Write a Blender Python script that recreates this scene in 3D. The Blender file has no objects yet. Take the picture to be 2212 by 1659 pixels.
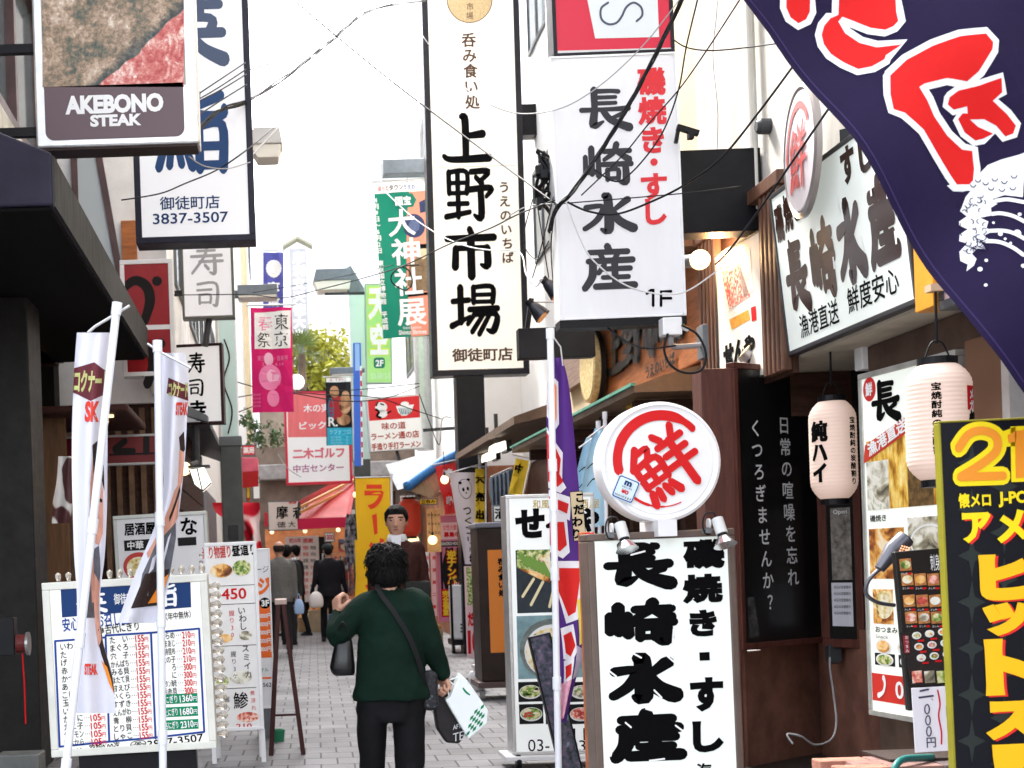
import bpy, bmesh, math, random
from mathutils import Vector, Matrix
random.seed(7)
R = math.radians
SC = bpy.context.scene
COL = SC.collection

# ------------------------------------------------------------------ camera, sky, sun, exposure
W_, H_ = 2211.0, 1658.0
F = 3035.0                       # focal length in photo pixels
PX, PY = 600.0, 1228.0           # the street's vanishing point
ROLL = R(1.9)
CAMH = 1.3
CR, SR = math.cos(ROLL), math.sin(ROLL)
cam = bpy.data.cameras.new('camera')
cam.sensor_width = 36.0
cam.lens = 36.0 * F / W_
cam.shift_x = (W_ / 2 - PX) / W_
cam.shift_y = (PY - H_ / 2) / W_
cam.clip_start = 0.05
cam.clip_end = 3000
cam_o = bpy.data.objects.new('camera', cam)
COL.objects.link(cam_o)
cam_o.matrix_world = Matrix(((CR, SR, 0, 0), (0, 0, -1, 0), (-SR, CR, 0, CAMH), (0, 0, 0, 1)))
cam.dof.use_dof = True
cam.dof.focus_distance = 6.6
cam.dof.aperture_fstop = 7.0
SC.camera = cam_o

EXP = 2.9
SC.view_settings.view_transform = 'Standard'
SC.view_settings.look = 'None'
SC.view_settings.exposure = EXP
SC.view_settings.gamma = 1.0
SUN_EL, SUN_AZ = R(52), R(-28)    # azimuth from +Y (down the street) towards +X
wd = bpy.data.worlds.new('World')
SC.world = wd
wd.use_nodes = True
nt = wd.node_tree
bg = nt.nodes['Background']
sky = nt.nodes.new('ShaderNodeTexSky')
sky.sky_type = 'NISHITA'
sky.sun_disc = False
sky.sun_elevation = SUN_EL
sky.sun_rotation = SUN_AZ
sky.dust_density = 4.0
hs = nt.nodes.new('ShaderNodeHueSaturation')
hs.inputs['Saturation'].default_value = 0.26
nt.links.new(sky.outputs[0], hs.inputs['Color'])
nt.links.new(hs.outputs[0], bg.inputs['Color'])
bg.inputs['Strength'].default_value = 0.15
sun = bpy.data.lights.new('sun', 'SUN')
sun.energy = 1.3
sun.angle = R(12)
sun.color = (1.0, 0.95, 0.88)
sun_o = bpy.data.objects.new('sun', sun)
COL.objects.link(sun_o)
sd = Vector((math.sin(SUN_AZ) * math.cos(SUN_EL), math.cos(SUN_AZ) * math.cos(SUN_EL), math.sin(SUN_EL)))
sun_o.rotation_euler = sd.to_track_quat('Z', 'Y').to_euler()
sun_o.location = sd * 30
SC.cycles.max_bounces = 8
SC.cycles.diffuse_bounces = 4
SC.cycles.transparent_max_bounces = 12
SC.cycles.use_denoising = True

# ------------------------------------------------------------------ helpers
def P(x, y, d):
    """photo pixel and distance down the street -> world point"""
    dx, dy = x - PX, PY - y
    return Vector(((dx * CR + dy * SR) * d / F, d, (-dx * SR + dy * CR) * d / F + CAMH))

def XW(x, d): return (x - PX) * d / F

MATS = {}
def mat(name, col, rough=0.6, var=0.0, scale=6.0, metal=0.0, bump=0.0, emit=0.0, emit_col=None, spec=0.5, stretch=None, trans=0.0, alpha=1.0, bscale=None, dirt=None):
    if name in MATS: return MATS[name]
    m = bpy.data.materials.new(name)
    m.use_nodes = True
    t = m.node_tree
    b = t.nodes['Principled BSDF']
    c = tuple(col) + (1.0,)
    b.inputs['Base Color'].default_value = c
    if max(col) < .035: var = min(var, .3)
    b.inputs['Roughness'].default_value = rough
    b.inputs['Metallic'].default_value = metal
    b.inputs['Specular IOR Level'].default_value = spec * (.35 if not metal and max(col) < .06 and rough > .3 else .6 if not metal and rough > .3 else 1)
    if trans: b.inputs['Transmission Weight'].default_value = trans
    if alpha < 1: b.inputs['Alpha'].default_value = alpha
    m.diffuse_color = c
    co = None
    if var or bump:
        tc = t.nodes.new('ShaderNodeTexCoord')
        mp = t.nodes.new('ShaderNodeMapping')
        if stretch: mp.inputs['Scale'].default_value = stretch
        t.links.new(tc.outputs['Object'], mp.inputs['Vector'])
        n = t.nodes.new('ShaderNodeTexNoise')
        n.inputs['Scale'].default_value = scale
        n.inputs['Detail'].default_value = 8
        n.inputs['Roughness'].default_value = 0.62
        t.links.new(mp.outputs[0], n.inputs['Vector'])
    if var:
        r = t.nodes.new('ShaderNodeValToRGB')
        lo = dirt if dirt else tuple(max(0, x * (1 - var)) for x in col)
        hi = tuple(min(1, x * (1 + var * 0.6)) for x in col)
        r.color_ramp.elements[0].position = 0.32
        r.color_ramp.elements[1].position = 0.68
        r.color_ramp.elements[0].color = tuple(lo) + (1,)
        r.color_ramp.elements[1].color = hi + (1,)
        t.links.new(n.outputs['Fac'], r.inputs['Fac'])
        t.links.new(r.outputs[0], b.inputs['Base Color'])
        co = r.outputs[0]
        rr = t.nodes.new('ShaderNodeMapRange')
        rr.inputs['To Min'].default_value = min(1, rough + 0.12)
        rr.inputs['To Max'].default_value = max(0.05, rough - 0.1)
        t.links.new(n.outputs['Fac'], rr.inputs['Value'])
        t.links.new(rr.outputs[0], b.inputs['Roughness'])
    if bump:
        bp = t.nodes.new('ShaderNodeBump')
        bp.inputs['Strength'].default_value = bump
        bp.inputs['Distance'].default_value = 0.01
        if bscale:
            n2 = t.nodes.new('ShaderNodeTexNoise')
            n2.inputs['Scale'].default_value = bscale
            n2.inputs['Detail'].default_value = 4
            t.links.new(mp.outputs[0], n2.inputs['Vector'])
            t.links.new(n2.outputs['Fac'], bp.inputs['Height'])
        else:
            t.links.new(n.outputs['Fac'], bp.inputs['Height'])
        t.links.new(bp.outputs[0], b.inputs['Normal'])
    if emit:
        b.inputs['Emission Color'].default_value = tuple(emit_col or col) + (1,)
        b.inputs['Emission Strength'].default_value = emit / 2 ** EXP
        if var and not emit_col: t.links.new(co, b.inputs['Emission Color'])
    MATS[name] = m
    return m

def ramp_mat(name, stops, scale=8, kind='noise', rough=0.5, emit=0.0, stretch=None, detail=6, distort=0.0, nr=.55):
    """printed picture / foliage style material: noise or voronoi through a colour ramp"""
    if name in MATS: return MATS[name]
    m = bpy.data.materials.new(name)
    m.use_nodes = True
    t = m.node_tree
    b = t.nodes['Principled BSDF']
    tc = t.nodes.new('ShaderNodeTexCoord')
    mp = t.nodes.new('ShaderNodeMapping')
    if stretch: mp.inputs['Scale'].default_value = stretch
    t.links.new(tc.outputs['Object'], mp.inputs['Vector'])
    if kind == 'noise':
        n = t.nodes.new('ShaderNodeTexNoise')
        n.inputs['Detail'].default_value = detail
        n.inputs['Distortion'].default_value = distort
        n.inputs['Roughness'].default_value = nr
        out = n.outputs['Fac']
    else:
        n = t.nodes.new('ShaderNodeTexVoronoi')
        out = n.outputs['Color'] if kind == 'cells' else n.outputs['Distance']
    n.inputs['Scale'].default_value = scale
    t.links.new(mp.outputs[0], n.inputs['Vector'])
    r = t.nodes.new('ShaderNodeValToRGB')
    e = r.color_ramp.elements
    e[0].position, e[0].color = stops[0][0], tuple(stops[0][1]) + (1,)
    e[1].position, e[1].color = stops[-1][0], tuple(stops[-1][1]) + (1,)
    for p, c in stops[1:-1]:
        k = e.new(p)
        k.color = tuple(c) + (1,)
    t.links.new(out, r.inputs['Fac'])
    t.links.new(r.outputs[0], b.inputs['Base Color'])
    b.inputs['Roughness'].default_value = rough
    b.inputs['Specular IOR Level'].default_value = .25
    if emit:
        t.links.new(r.outputs[0], b.inputs['Emission Color'])
        b.inputs['Emission Strength'].default_value = emit / 2 ** EXP
    m.diffuse_color = tuple(stops[0][1]) + (1,)
    MATS[name] = m
    return m

def tag(o, label=None, cat=None, group=None, kind=None):
    if label: o['label'] = label
    if cat: o['category'] = cat
    if group: o['group'] = group
    if kind: o['kind'] = kind
    return o

def thing(name, label, cat, loc=(0, 0, 0), group=None, mw=None):
    o = bpy.data.objects.new(name, None)
    o.empty_display_size = 0.1
    COL.objects.link(o)
    o.location = loc
    if mw is not None: o.matrix_world = mw
    return tag(o, label, cat, group)

def tri_sub(bm, L):
    bmesh.ops.triangulate(bm, faces=bm.faces[:])
    for _ in range(9):
        es = [e for e in bm.edges if e.calc_length() > L]
        if not es: break
        bmesh.ops.subdivide_edges(bm, edges=es, cuts=1)
        bmesh.ops.triangulate(bm, faces=[f for f in bm.faces if len(f.verts) > 3])

class MB:
    """collects shapes and links them as ONE mesh object"""
    def __init__(s): s.v = []; s.f = []
    def add(s, vs, fs):
        n = len(s.v)
        s.v += [tuple(p) for p in vs]
        s.f += [tuple(i + n for i in f) for f in fs]
        return s
    def box(s, x0, x1, y0, y1, z0, z1):
        vs = [(x, y, z) for z in (z0, z1) for y in (y0, y1) for x in (x0, x1)]
        return s.add(vs, [(0, 2, 3, 1), (4, 5, 7, 6), (0, 1, 5, 4), (2, 6, 7, 3), (0, 4, 6, 2), (1, 3, 7, 5)])
    def bar(s, a, b, w, h, up=(0, 0, 1)):
        a, b = Vector(a), Vector(b)
        d = (b - a).normalized()
        up = Vector(up)
        if abs(d.dot(up)) > 0.98: up = Vector((0, 1, 0))
        sx = d.cross(up).normalized() * w / 2
        sy = sx.cross(d).normalized() * h / 2
        vs = [p + i * sx + j * sy for p in (a, b) for j in (-1, 1) for i in (-1, 1)]
        return s.add(vs, [(0, 1, 3, 2), (4, 6, 7, 5), (0, 4, 5, 1), (2, 3, 7, 6), (0, 2, 6, 4), (1, 5, 7, 3)])
    def prism(s, pts, y0, y1, axis='y'):
        """pts: 2D outline (x, z); extruded from y0 to y1"""
        n = len(pts)
        if axis == 'y': vs = [(p[0], y0, p[1]) for p in pts] + [(p[0], y1, p[1]) for p in pts]
        elif axis == 'x': vs = [(y0, p[0], p[1]) for p in pts] + [(y1, p[0], p[1]) for p in pts]
        else: vs = [(p[0], p[1], y0) for p in pts] + [(p[0], p[1], y1) for p in pts]
        fs = [tuple(range(n)), tuple(range(2 * n - 1, n - 1, -1))]
        fs += [(i, i + n, (i + 1) % n + n, (i + 1) % n) for i in range(n)]
        return s.add(vs, fs)
    def loft(s, rings, cap=True, close=True):
        n = len(rings[0])
        vs = [p for r in rings for p in r]
        fs = []
        for i in range(len(rings) - 1):
            for j in range(n if close else n - 1):
                k = (j + 1) % n
                fs.append((i * n + j, i * n + k, (i + 1) * n + k, (i + 1) * n + j))
        if cap:
            fs.append(tuple(range(n - 1, -1, -1)))
            fs.append(tuple((len(rings) - 1) * n + j for j in range(n)))
        return s.add(vs, fs)
    def tube(s, pts, r, n=8, cap=True):
        pts = [Vector(p) for p in pts]
        rs = r if isinstance(r, (list, tuple)) else [r] * len(pts)
        rings = []
        ref = None
        for i, p in enumerate(pts):
            d = (pts[min(i + 1, len(pts) - 1)] - pts[max(i - 1, 0)])
            if d.length < 1e-9: d = Vector((0, 0, 1))
            d.normalize()
            if ref is None:
                ref = Vector((1, 0, 0)) if abs(d.x) < 0.8 else Vector((0, 1, 0))
            a = (ref - d * ref.dot(d)).normalized()
            ref = a
            b = d.cross(a)
            rings.append([p + (a * math.cos(t) + b * math.sin(t)) * rs[i] for t in [2 * math.pi * k / n for k in range(n)]])
        return s.loft(rings, cap)
    def lathe(s, prof, n=20, c=(0, 0, 0), axis='z'):
        rings = []
        for r, z in prof:
            ring = []
            for k in range(n):
                t = 2 * math.pi * k / n
                if axis == 'z': ring.append((c[0] + r * math.cos(t), c[1] + r * math.sin(t), c[2] + z))
                elif axis == 'y': ring.append((c[0] + r * math.cos(t), c[1] + z, c[2] + r * math.sin(t)))
                else: ring.append((c[0] + z, c[1] + r * math.cos(t), c[2] + r * math.sin(t)))
            rings.append(ring)
        return s.loft(rings)
    def ball(s, c, r, n=12, m=8, sq=(1, 1, 1)):
        c = Vector(c)
        rings = []
        for i in range(m + 1):
            a = math.pi * (i + (0.02 if i == 0 else -0.02 if i == m else 0)) / m
            rings.append([(c.x + sq[0] * r * math.sin(a) * math.cos(2 * math.pi * k / n), c.y + sq[1] * r * math.sin(a) * math.sin(2 * math.pi * k / n), c.z - sq[2] * r * math.cos(a)) for k in range(n)])
        return s.loft(rings)
    def cone_to(s, a, b, r0, r1, n=14):
        return s.tube([a, b], [r0, r1], n)
    def build(s, name, m, parent=None, bevel=0.0, smooth=False, seg=2, warp=None, sub=None, mw=None):
        me = bpy.data.meshes.new(name)
        me.from_pydata(s.v, [], s.f)
        if warp or sub:
            bm = bmesh.new(); bm.from_mesh(me)
            if sub: tri_sub(bm, sub)
            if warp:
                for v in bm.verts: v.co = warp(v.co)
            bm.to_mesh(me); bm.free()
        me.validate()
        bm = bmesh.new(); bm.from_mesh(me)
        bmesh.ops.recalc_face_normals(bm, faces=bm.faces[:])
        bm.to_mesh(me); bm.free()
        if m: me.materials.append(m)
        o = bpy.data.objects.new(name, me)
        COL.objects.link(o)
        if parent: o.parent = parent
        if mw is not None: o.matrix_world = mw
        if smooth:
            me.shade_smooth() if smooth is True else me.set_sharp_from_angle(angle=R(smooth))
        if bevel:
            md = o.modifiers.new('edge', 'BEVEL')
            md.width = bevel; md.segments = seg; md.limit_method = 'ANGLE'; md.angle_limit = R(40)
        return o

def copy_tree(o, parent=None):
    c = o.copy(); COL.objects.link(c); c.parent = parent
    for ch in list(o.children): copy_tree(ch, c)
    return c

def single(name, label, cat, mb, m, group=None, kind=None, **k):
    return tag(mb.build(name, m, **k), label, cat, group, kind)

# ------------------------------------------------------------------ lettering
def crom(pts, n=6):
    """smooth a polyline of tuples through its points"""
    if len(pts) < 3: 
        a, b = pts[0], pts[-1]
        return [tuple(p + (q - p) * i / n for p, q in zip(a, b)) for i in range(n + 1)]
    out = []
    for i in range(len(pts) - 1):
        p0, p1, p2, p3 = pts[max(i - 1, 0)], pts[i], pts[i + 1], pts[min(i + 2, len(pts) - 1)]
        for j in range(n):
            t = j / n
            out.append(tuple(0.5 * (2 * b + (c - a) * t + (2 * a - 5 * b + 4 * c - d) * t * t + (3 * b - a - 3 * c + d) * t ** 3) for a, b, c, d in zip(p0, p1, p2, p3)))
    out.append(tuple(pts[-1]))
    return out

def stroke(pts, caps=5, smooth=True):
    """(x, y, halfwidth) polyline -> list of quads / fans as (verts2d, faces)"""
    q = crom(pts, 5) if smooth else list(pts)
    L, Rr = [], []
    for i, (x, y, w) in enumerate(q):
        a, b = q[max(i - 1, 0)], q[min(i + 1, len(q) - 1)]
        dx, dy = b[0] - a[0], b[1] - a[1]
        l = math.hypot(dx, dy) or 1
        nx, ny = -dy / l * w, dx / l * w
        L.append((x + nx, y + ny)); Rr.append((x - nx, y - ny))
    vs = L + Rr
    n = len(q)
    fs = [(i, i + 1, n + i + 1, n + i) for i in range(n - 1)]
    for end in (0, n - 1):
        x, y, w = q[end]
        o = q[1] if end == 0 else q[n - 2]
        a0 = math.atan2(y - o[1], x - o[0])
        fan = [(x + w * math.cos(a0 + t) * (0.8 if abs(t) < 1.2 else 1), y + w * math.sin(a0 + t)) for t in [-math.pi / 2 + math.pi * k / caps for k in range(caps + 1)]]
        b = len(vs)
        vs += fan
        fs.append(tuple(range(b, b + len(fan))))
    return vs, fs

FISH = "26,96,5 4,70,4|22,88,4 42,88,4 33,73,4|8,70,4.5 8,34,4.5|8,69,4.5 46,69,4.5 46,34,4.5|8,52,4 46,52,4|8,36,4 46,36,4|27,70,4 27,35,4|9,24,5 3,6,5|20,24,4.5 18,8,4.5|32,24,4.5 35,9,4.5|43,24,4.5 50,6,5.5"
BR = {
'長': "30,97,7 30,45,6|30,92,6 62,92,5 78,90,5.5|32,77,5 72,77,4.5|32,63,5 72,63,4.5|4,48,6 60,48,5 96,49,7|30,46,7 27,10,8 46,19,3|88,38,5.5 62,26,4|46,46,6 62,22,7.5 97,3,10",
'崎': "16,90,6.5 16,28,6|3,70,5 3,30,5.5|3,32,5 30,32,5|30,70,5 30,22,6|42,81,6 96,81,6|69,98,6.5 62,78,6 42,61,4.5|68,80,5 94,60,8|38,50,6 98,50,6.5|86,50,6.5 86,8,7.5 73,8,3.5|48,38,5 48,13,5|48,37,5 70,37,5 70,14,5|48,17,4.5 70,17,4.5",
'水': "44,97,8 50,90,8.5 50,8,9 36,10,4|8,68,7 40,69,6 29,36,6.5 4,12,6|88,86,8 60,58,5|54,66,6 70,32,9 97,10,11",
'産': "48,98,6.5 52,86,6.5|14,84,6 86,84,6.5|34,81,5 40,67,5|68,81,5 61,67,5|12,64,6.5 95,65,7|20,64,7 18,30,7.5 3,3,6.5|42,56,5 30,37,5|36,46,5.5 90,46,6|38,27,5 86,27,5.5|24,7,7 97,8,8|61,60,6.5 61,8,6",
'上': "40,97,6 48,90,8 48,10,7|48,56,6 84,60,9|2,16,5 20,8,7 96,10,9",
'野': "8,93,5.5 8,52,5|8,92,5 46,92,5 46,52,5.5|8,72,4.5 46,72,4.5|8,53,4.5 46,53,4.5|27,92,5.5 27,8,5.5|6,33,5 48,33,5|0,9,6 52,17,5|56,92,6 94,92,6 74,73,4.5|66,82,5 80,69,6|52,59,6.5 99,61,6 88,45,4.5|76,60,7 76,7,7.5 61,11,3.5",
'市': "48,99,6 53,84,6.5|3,79,7 96,80,8|20,60,6.5 18,20,7.5|20,59,6 82,59,6|82,60,7 82,22,7.5 69,25,3.5|50,80,8 50,0,8",
'場': "3,66,6 38,68,6|20,94,7 20,24,7|0,17,7 40,35,4|48,94,5.5 48,62,5.5|48,93,5 88,93,5.5 88,62,6|48,78,4.5 88,78,4.5|48,64,4.5 88,64,4.5|38,49,6 99,50,6.5|56,48,5 34,20,5|46,38,5 95,38,6 89,6,7.5 75,8,3.5|66,36,5 43,4,5.5|80,36,5 58,-1,5.5",
'鮮': FISH + "|58,97,4.5 66,84,4.5|92,97,4.5 84,82,4.5|55,77,4.5 99,77,4.5|58,59,4.5 96,59,4.5|53,40,4.5 101,40,4.5|77,78,5 77,1,5.5",
'英': "6,84,6 94,84,6.5|34,99,6 34,72,6|66,99,6 66,72,6|20,65,6 20,44,6|20,64,6 80,64,6 80,44,6.5|3,42,7 97,42,7|50,74,7 46,36,7 6,3,6|52,40,6 70,18,8 98,2,10",
'鮨': FISH + "|58,96,5.5 58,71,5.5 92,68,5.5 96,78,4|92,92,5.5 60,80,4.5|60,57,5.5 60,3,5.5|60,56,5.5 92,56,5.5 92,3,6|60,31,5 92,31,5|60,8,5 92,8,5",
'寿': "16,88,4.5 84,89,4.5|24,74,4 76,75,4|6,58,4.5 95,60,5|54,99,5 46,60,4.5 8,8,4|30,42,4.5 98,43,4.5|74,58,5 74,8,6 60,10,3|46,32,4.5 56,20,5",
'司': "14,90,5 84,90,5 84,8,6 70,8,3|12,66,4.5 66,68,4.5|20,48,4.5 20,12,4.5|20,47,4.5 60,47,4.5 60,14,4.5|20,17,4 60,17,4",
}
GLY = {}
def glyph(txt, bold=0.0, style=None):
    """-> (verts2d with small z, faces, bbox, em box) of a piece of lettering"""
    key = (txt, bold, style)
    if key in GLY: return GLY[key]
    if style == 'brush' and txt in BR:
        vs, fs = [], []
        for k, st in enumerate(BR[txt].split('|')):
            pts = [tuple(float(q) for q in p.split(',')) for p in st.split()]
            pts = [(a, b, w * (1 + bold)) for a, b, w in pts]
            v, f = stroke(pts)
            n = len(vs)
            vs += [(p[0] / 100, p[1] / 100, 0.02 + k * 0.02) for p in v]
            fs += [tuple(i + n for i in q) for q in f]
    else:
        c = bpy.data.curves.new('lettering', 'FONT')
        c.body = txt
        c.resolution_u = 3
        c.bevel_depth = bold
        c.bevel_resolution = 0
        o = bpy.data.objects.new('lettering', c)
        COL.objects.link(o)
        dg = bpy.context.evaluated_depsgraph_get()
        me = bpy.data.meshes.new_from_object(o.evaluated_get(dg))
        keep = [p for p in me.polygons if all(me.vertices[i].co.z >= -1e-5 for i in p.vertices)]
        vs = [(v.co.x, v.co.y, (0.3 + 0.06 * v.co.z / bold) if bold else 0.3) for v in me.vertices]
        if bold:
            q = glyph(txt, 0.0)[2]
            e = bold * 1.05
            vs = [(min(max(v[0], q[0] - e), q[1] + e), min(max(v[1], q[2] - e), q[3] + e), v[2]) for v in vs]
        fs = [tuple(p.vertices) for p in keep]
        used = sorted({i for f in fs for i in f})
        ix = {k: i for i, k in enumerate(used)}
        vs = [vs[i] for i in used]
        fs = [tuple(ix[i] for i in f) for f in fs]
        bpy.data.objects.remove(o); bpy.data.curves.remove(c); bpy.data.meshes.remove(me)
    xs = [v[0] for v in vs] or [0]
    ys = [v[1] for v in vs] or [0]
    GLY[key] = (vs, fs, (min(xs), max(xs), min(ys), max(ys)))
    return GLY[key]

def topping(S, cx, cy, rx, ry, n, cols, layer, seed):
    """small printed morsels over a dish picture"""
    r_ = random.Random(seed)
    S.grp = 'topping'
    for i in range(n):
        a, q = r_.uniform(0, 6.28), math.sqrt(r_.random()) * .8
        S.oval(cols[i % len(cols)], cx + rx * q * math.cos(a), cy + ry * q * math.sin(a), rx * r_.uniform(.16, .3), ry * r_.uniform(.16, .3), layer + (i % 3), 'print', 9)
    S.grp = None

class Panel:
    """a flat upright face: local x = along it, local y = away from the street viewer, local z = up; origin at its bottom centre"""
    def __init__(s, xl, xr, yt, yb, d, yaw=0.0, tilt=0.0, lean=0.0):
        s.u = Vector((math.cos(R(yaw)), math.sin(R(yaw)), 0))
        s.v = Vector((0, 0, 1))
        n = s.u.cross(s.v)
        if tilt:
            q = Matrix.Rotation(R(tilt), 3, n)
            s.u = q @ s.u; s.v = q @ s.v
        if lean:
            q = Matrix.Rotation(R(lean), 3, s.u)
            s.v = q @ s.v; n = q @ n
        s.n = n
        s.o = P((xl + xr) / 2, (yt + yb) / 2, d)
        xm, ym = (xl + xr) / 2, (yt + yb) / 2
        a, b = s.uv(xl, ym), s.uv(xr, ym)
        t, q = s.uv(xm, yt), s.uv(xm, yb)
        s.w = b[0] - a[0]
        s.h = t[1] - q[1]
        s.o = s.o + s.u * (a[0] + b[0]) / 2 + s.v * q[1]
        s.mw = Matrix((( s.u.x, -n.x, s.v.x, s.o.x), (s.u.y, -n.y, s.v.y, s.o.y), (s.u.z, -n.z, s.v.z, s.o.z), (0, 0, 0, 1)))
    def uv(s, x, y):
        c = Vector((0, 0, CAMH))
        r = P(x, y, 1.0) - c
        k = (s.o - c).dot(s.n) / r.dot(s.n)
        q = c + r * k - s.o
        return q.dot(s.u), q.dot(s.v)

def rrect(x0, x1, z0, z1, r, n=5):
    out = []
    for cx, cz, a in ((x1 - r, z1 - r, 0), (x0 + r, z1 - r, 90), (x0 + r, z0 + r, 180), (x1 - r, z0 + r, 270)):
        for k in range(n + 1):
            t = R(a + 90 * k / n)
            out.append((cx + r * math.cos(t), cz + r * math.sin(t)))
    return out

class Sign(Panel):
    def __init__(s, name, label, cat, xl, xr, yt, yb, d, yaw=0, tilt=0, lean=0, depth=0.12, fr=0.02, frame=None, face=None, back=None, group=None, proud=0.008, bev=0.004, root=True):
        Panel.__init__(s, xl, xr, yt, yb, d, yaw, tilt, lean)
        s.root = thing(name, label, cat, group=group, mw=s.mw)
        s.fr = fr
        s.mbs = {}
        s.k = 0
        s.grp = None
        s.nn = 0
        w, h = s.w / 2, s.h
        if fr > 0:
            b = MB()
            b.box(-w, w, -proud, depth, 0, fr); b.box(-w, w, -proud, depth, h - fr, h)
            b.box(-w, -w + fr, -proud, depth, fr, h - fr); b.box(w - fr, w, -proud, depth, fr, h - fr)
            b.build('frame', frame, s.root, bevel=bev)
            MB().box(-w + fr, w - fr, 0.0, max(depth - 0.01, depth * .5), fr, h - fr).build('face', face, s.root)
            s.face = [c_ for c_ in s.root.children if c_.name.startswith('face')][0]
        else:
            s.face = MB().box(-w, w, 0.0, depth, 0, h).build('face', face, s.root, bevel=min(bev, depth / 3))
    def mb(s, m, name='lettering'):
        k = (name, m.name, s.grp if s.grp is not None else s.nn if name in ('lettering', 'food_picture', 'photo') else 0)
        if k not in s.mbs: s.mbs[k] = (MB(), name, m)
        return s.mbs[k][0]
    # every print layer sits a little proud of the one below
    def y(s, layer): return -0.0015 - 0.0012 * layer
    def put(s, m, txt, cx, cz, w, h, bold, style=None, layer=1, rot=0, em=False, name='lettering', slant=0):
        vs, fs, bb = glyph(txt, bold, style)
        if not vs: return
        if em:
            ex0, ex1, ez0, ez1 = (0, 1, 0, 1) if style == 'brush' and txt in BR else ((bb[0] + bb[1]) / 2 - 0.5, (bb[0] + bb[1]) / 2 + 0.5, -0.12, 0.88)
        else: ex0, ex1, ez0, ez1 = bb
        sx, sz = w / max(ex1 - ex0, 1e-6), h / max(ez1 - ez0, 1e-6)
        ca, sa = math.cos(R(rot)), math.sin(R(rot))
        y0 = s.y(layer)
        out = []
        for v in vs:
            a, b = (v[0] - (ex0 + ex1) / 2) * sx, (v[1] - (ez0 + ez1) / 2) * sz
            a += b * slant
            out.append((cx + a * ca - b * sa, y0 - 0.001 * v[2], cz + a * sa + b * ca))
        s.mb(m, name).add(out, fs)
    def ch(s, m, txt, x0, y0, x1, y1, bold=0.03, style=None, layer=1, rot=0, slant=0, name='lettering'):
        s.nn += 1
        """a character or line fitted to a pixel box of the photo"""
        xm, ym = (x0 + x1) / 2, (y0 + y1) / 2
        c = s.uv(xm, ym)
        w = s.uv(x1, ym)[0] - s.uv(x0, ym)[0]
        h = s.uv(xm, y0)[1] - s.uv(xm, y1)[1]
        s.put(m, txt, c[0], c[1], abs(w), abs(h), bold, style, layer, rot, slant=slant, name=name)
    def col(s, m, txt, xt, yt, xb, yb, size, bold=0.03, style=None, layer=1, wide=1.0, name='lettering'):
        s.nn += 1
        """a vertical column: centres of first and last character, size in pixels"""
        n = len(txt)
        for i, c in enumerate(txt):
            if c in ' \u3000': continue
            t = i / max(n - 1, 1)
            x, y = xt + (xb - xt) * t, yt + (yb - yt) * t
            p = s.uv(x, y)
            h = s.uv(x, y - size / 2)[1] - s.uv(x, y + size / 2)[1]
            w = h * wide
            rot = -90 if c in 'ー〜…「」（）()-' else 0
            if rot: s.put(m, c, p[0], p[1], h, w, bold, style, layer, rot, em=True, name=name)
            else: s.put(m, c, p[0], p[1], w, h, bold, style, layer, 0, em=True, name=name)
    def quad(s, m, pts, layer=0, name='panel', thick=0.001):
        s.nn += 1
        """flat patch from pixel outline"""
        q = [s.uv(*p) for p in pts]
        y = s.y(layer)
        s.mb(m, name).prism(q, y, y + thick)
    def rect(s, m, x0, y0, x1, y1, layer=0, name='panel', r=0):
        s.nn += 1
        """upright rectangle in the sign's own axes around the pixel box"""
        xm, ym = (x0 + x1) / 2, (y0 + y1) / 2
        c = s.uv(xm, ym)
        w = abs(s.uv(x1, ym)[0] - s.uv(x0, ym)[0]) / 2
        h = abs(s.uv(xm, y0)[1] - s.uv(xm, y1)[1]) / 2
        y = s.y(layer)
        if r:
            s.mb(m, name).prism(rrect(c[0] - w, c[0] + w, c[1] - h, c[1] + h, min(r * s.w, w * .99, h * .99)), y, y + 0.001)
        else: s.mb(m, name).box(c[0] - w, c[0] + w, y, y + 0.001, c[1] - h, c[1] + h)
    def oval(s, m, cx, cy, rx, ry, layer=0, name='panel', n=28):
        s.nn += 1
        c = s.uv(cx, cy)
        w = abs(s.uv(cx + rx, cy)[0] - c[0]); h = abs(s.uv(cx, cy - ry)[1] - c[1])
        y = s.y(layer)
        s.mb(m, name).prism([(c[0] + w * math.cos(2 * math.pi * k / n), c[1] + h * math.sin(2 * math.pi * k / n)) for k in range(n)], y, y + 0.001)
    def line(s, m, pts, wpx, layer=1, name='lettering', closed=False, smooth=True):
        s.nn += 1
        """painted line through pixel points, half width in pixels (one value or one per point)"""
        ws = wpx if isinstance(wpx, (list, tuple)) else [wpx] * len(pts)
        k = abs(s.uv(pts[0][0] + 10, pts[0][1])[0] - s.uv(*pts[0])[0]) / 10
        k2 = abs(s.uv(pts[0][0], pts[0][1] - 10)[1] - s.uv(*pts[0])[1]) / 10
        k = min(k, k2 * 1.6)
        q = [s.uv(*p) + (w * k,) for p, w in zip(pts, ws)]
        if closed: q.append(q[0])
        v, f = stroke(q, smooth=smooth)
        y = s.y(layer)
        s.k += 1
        yy = y - 0.00002 * (s.k % 40)
        s.mb(m, name).add([(a, yy, b) for a, b in v], f)
    def done(s, warp=None, sub=None):
        for mb, name, m in s.mbs.values():
            mb.build(name, m, s.face or s.root, warp=warp, sub=sub)
        s.mbs = {}
        return s.root
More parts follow.
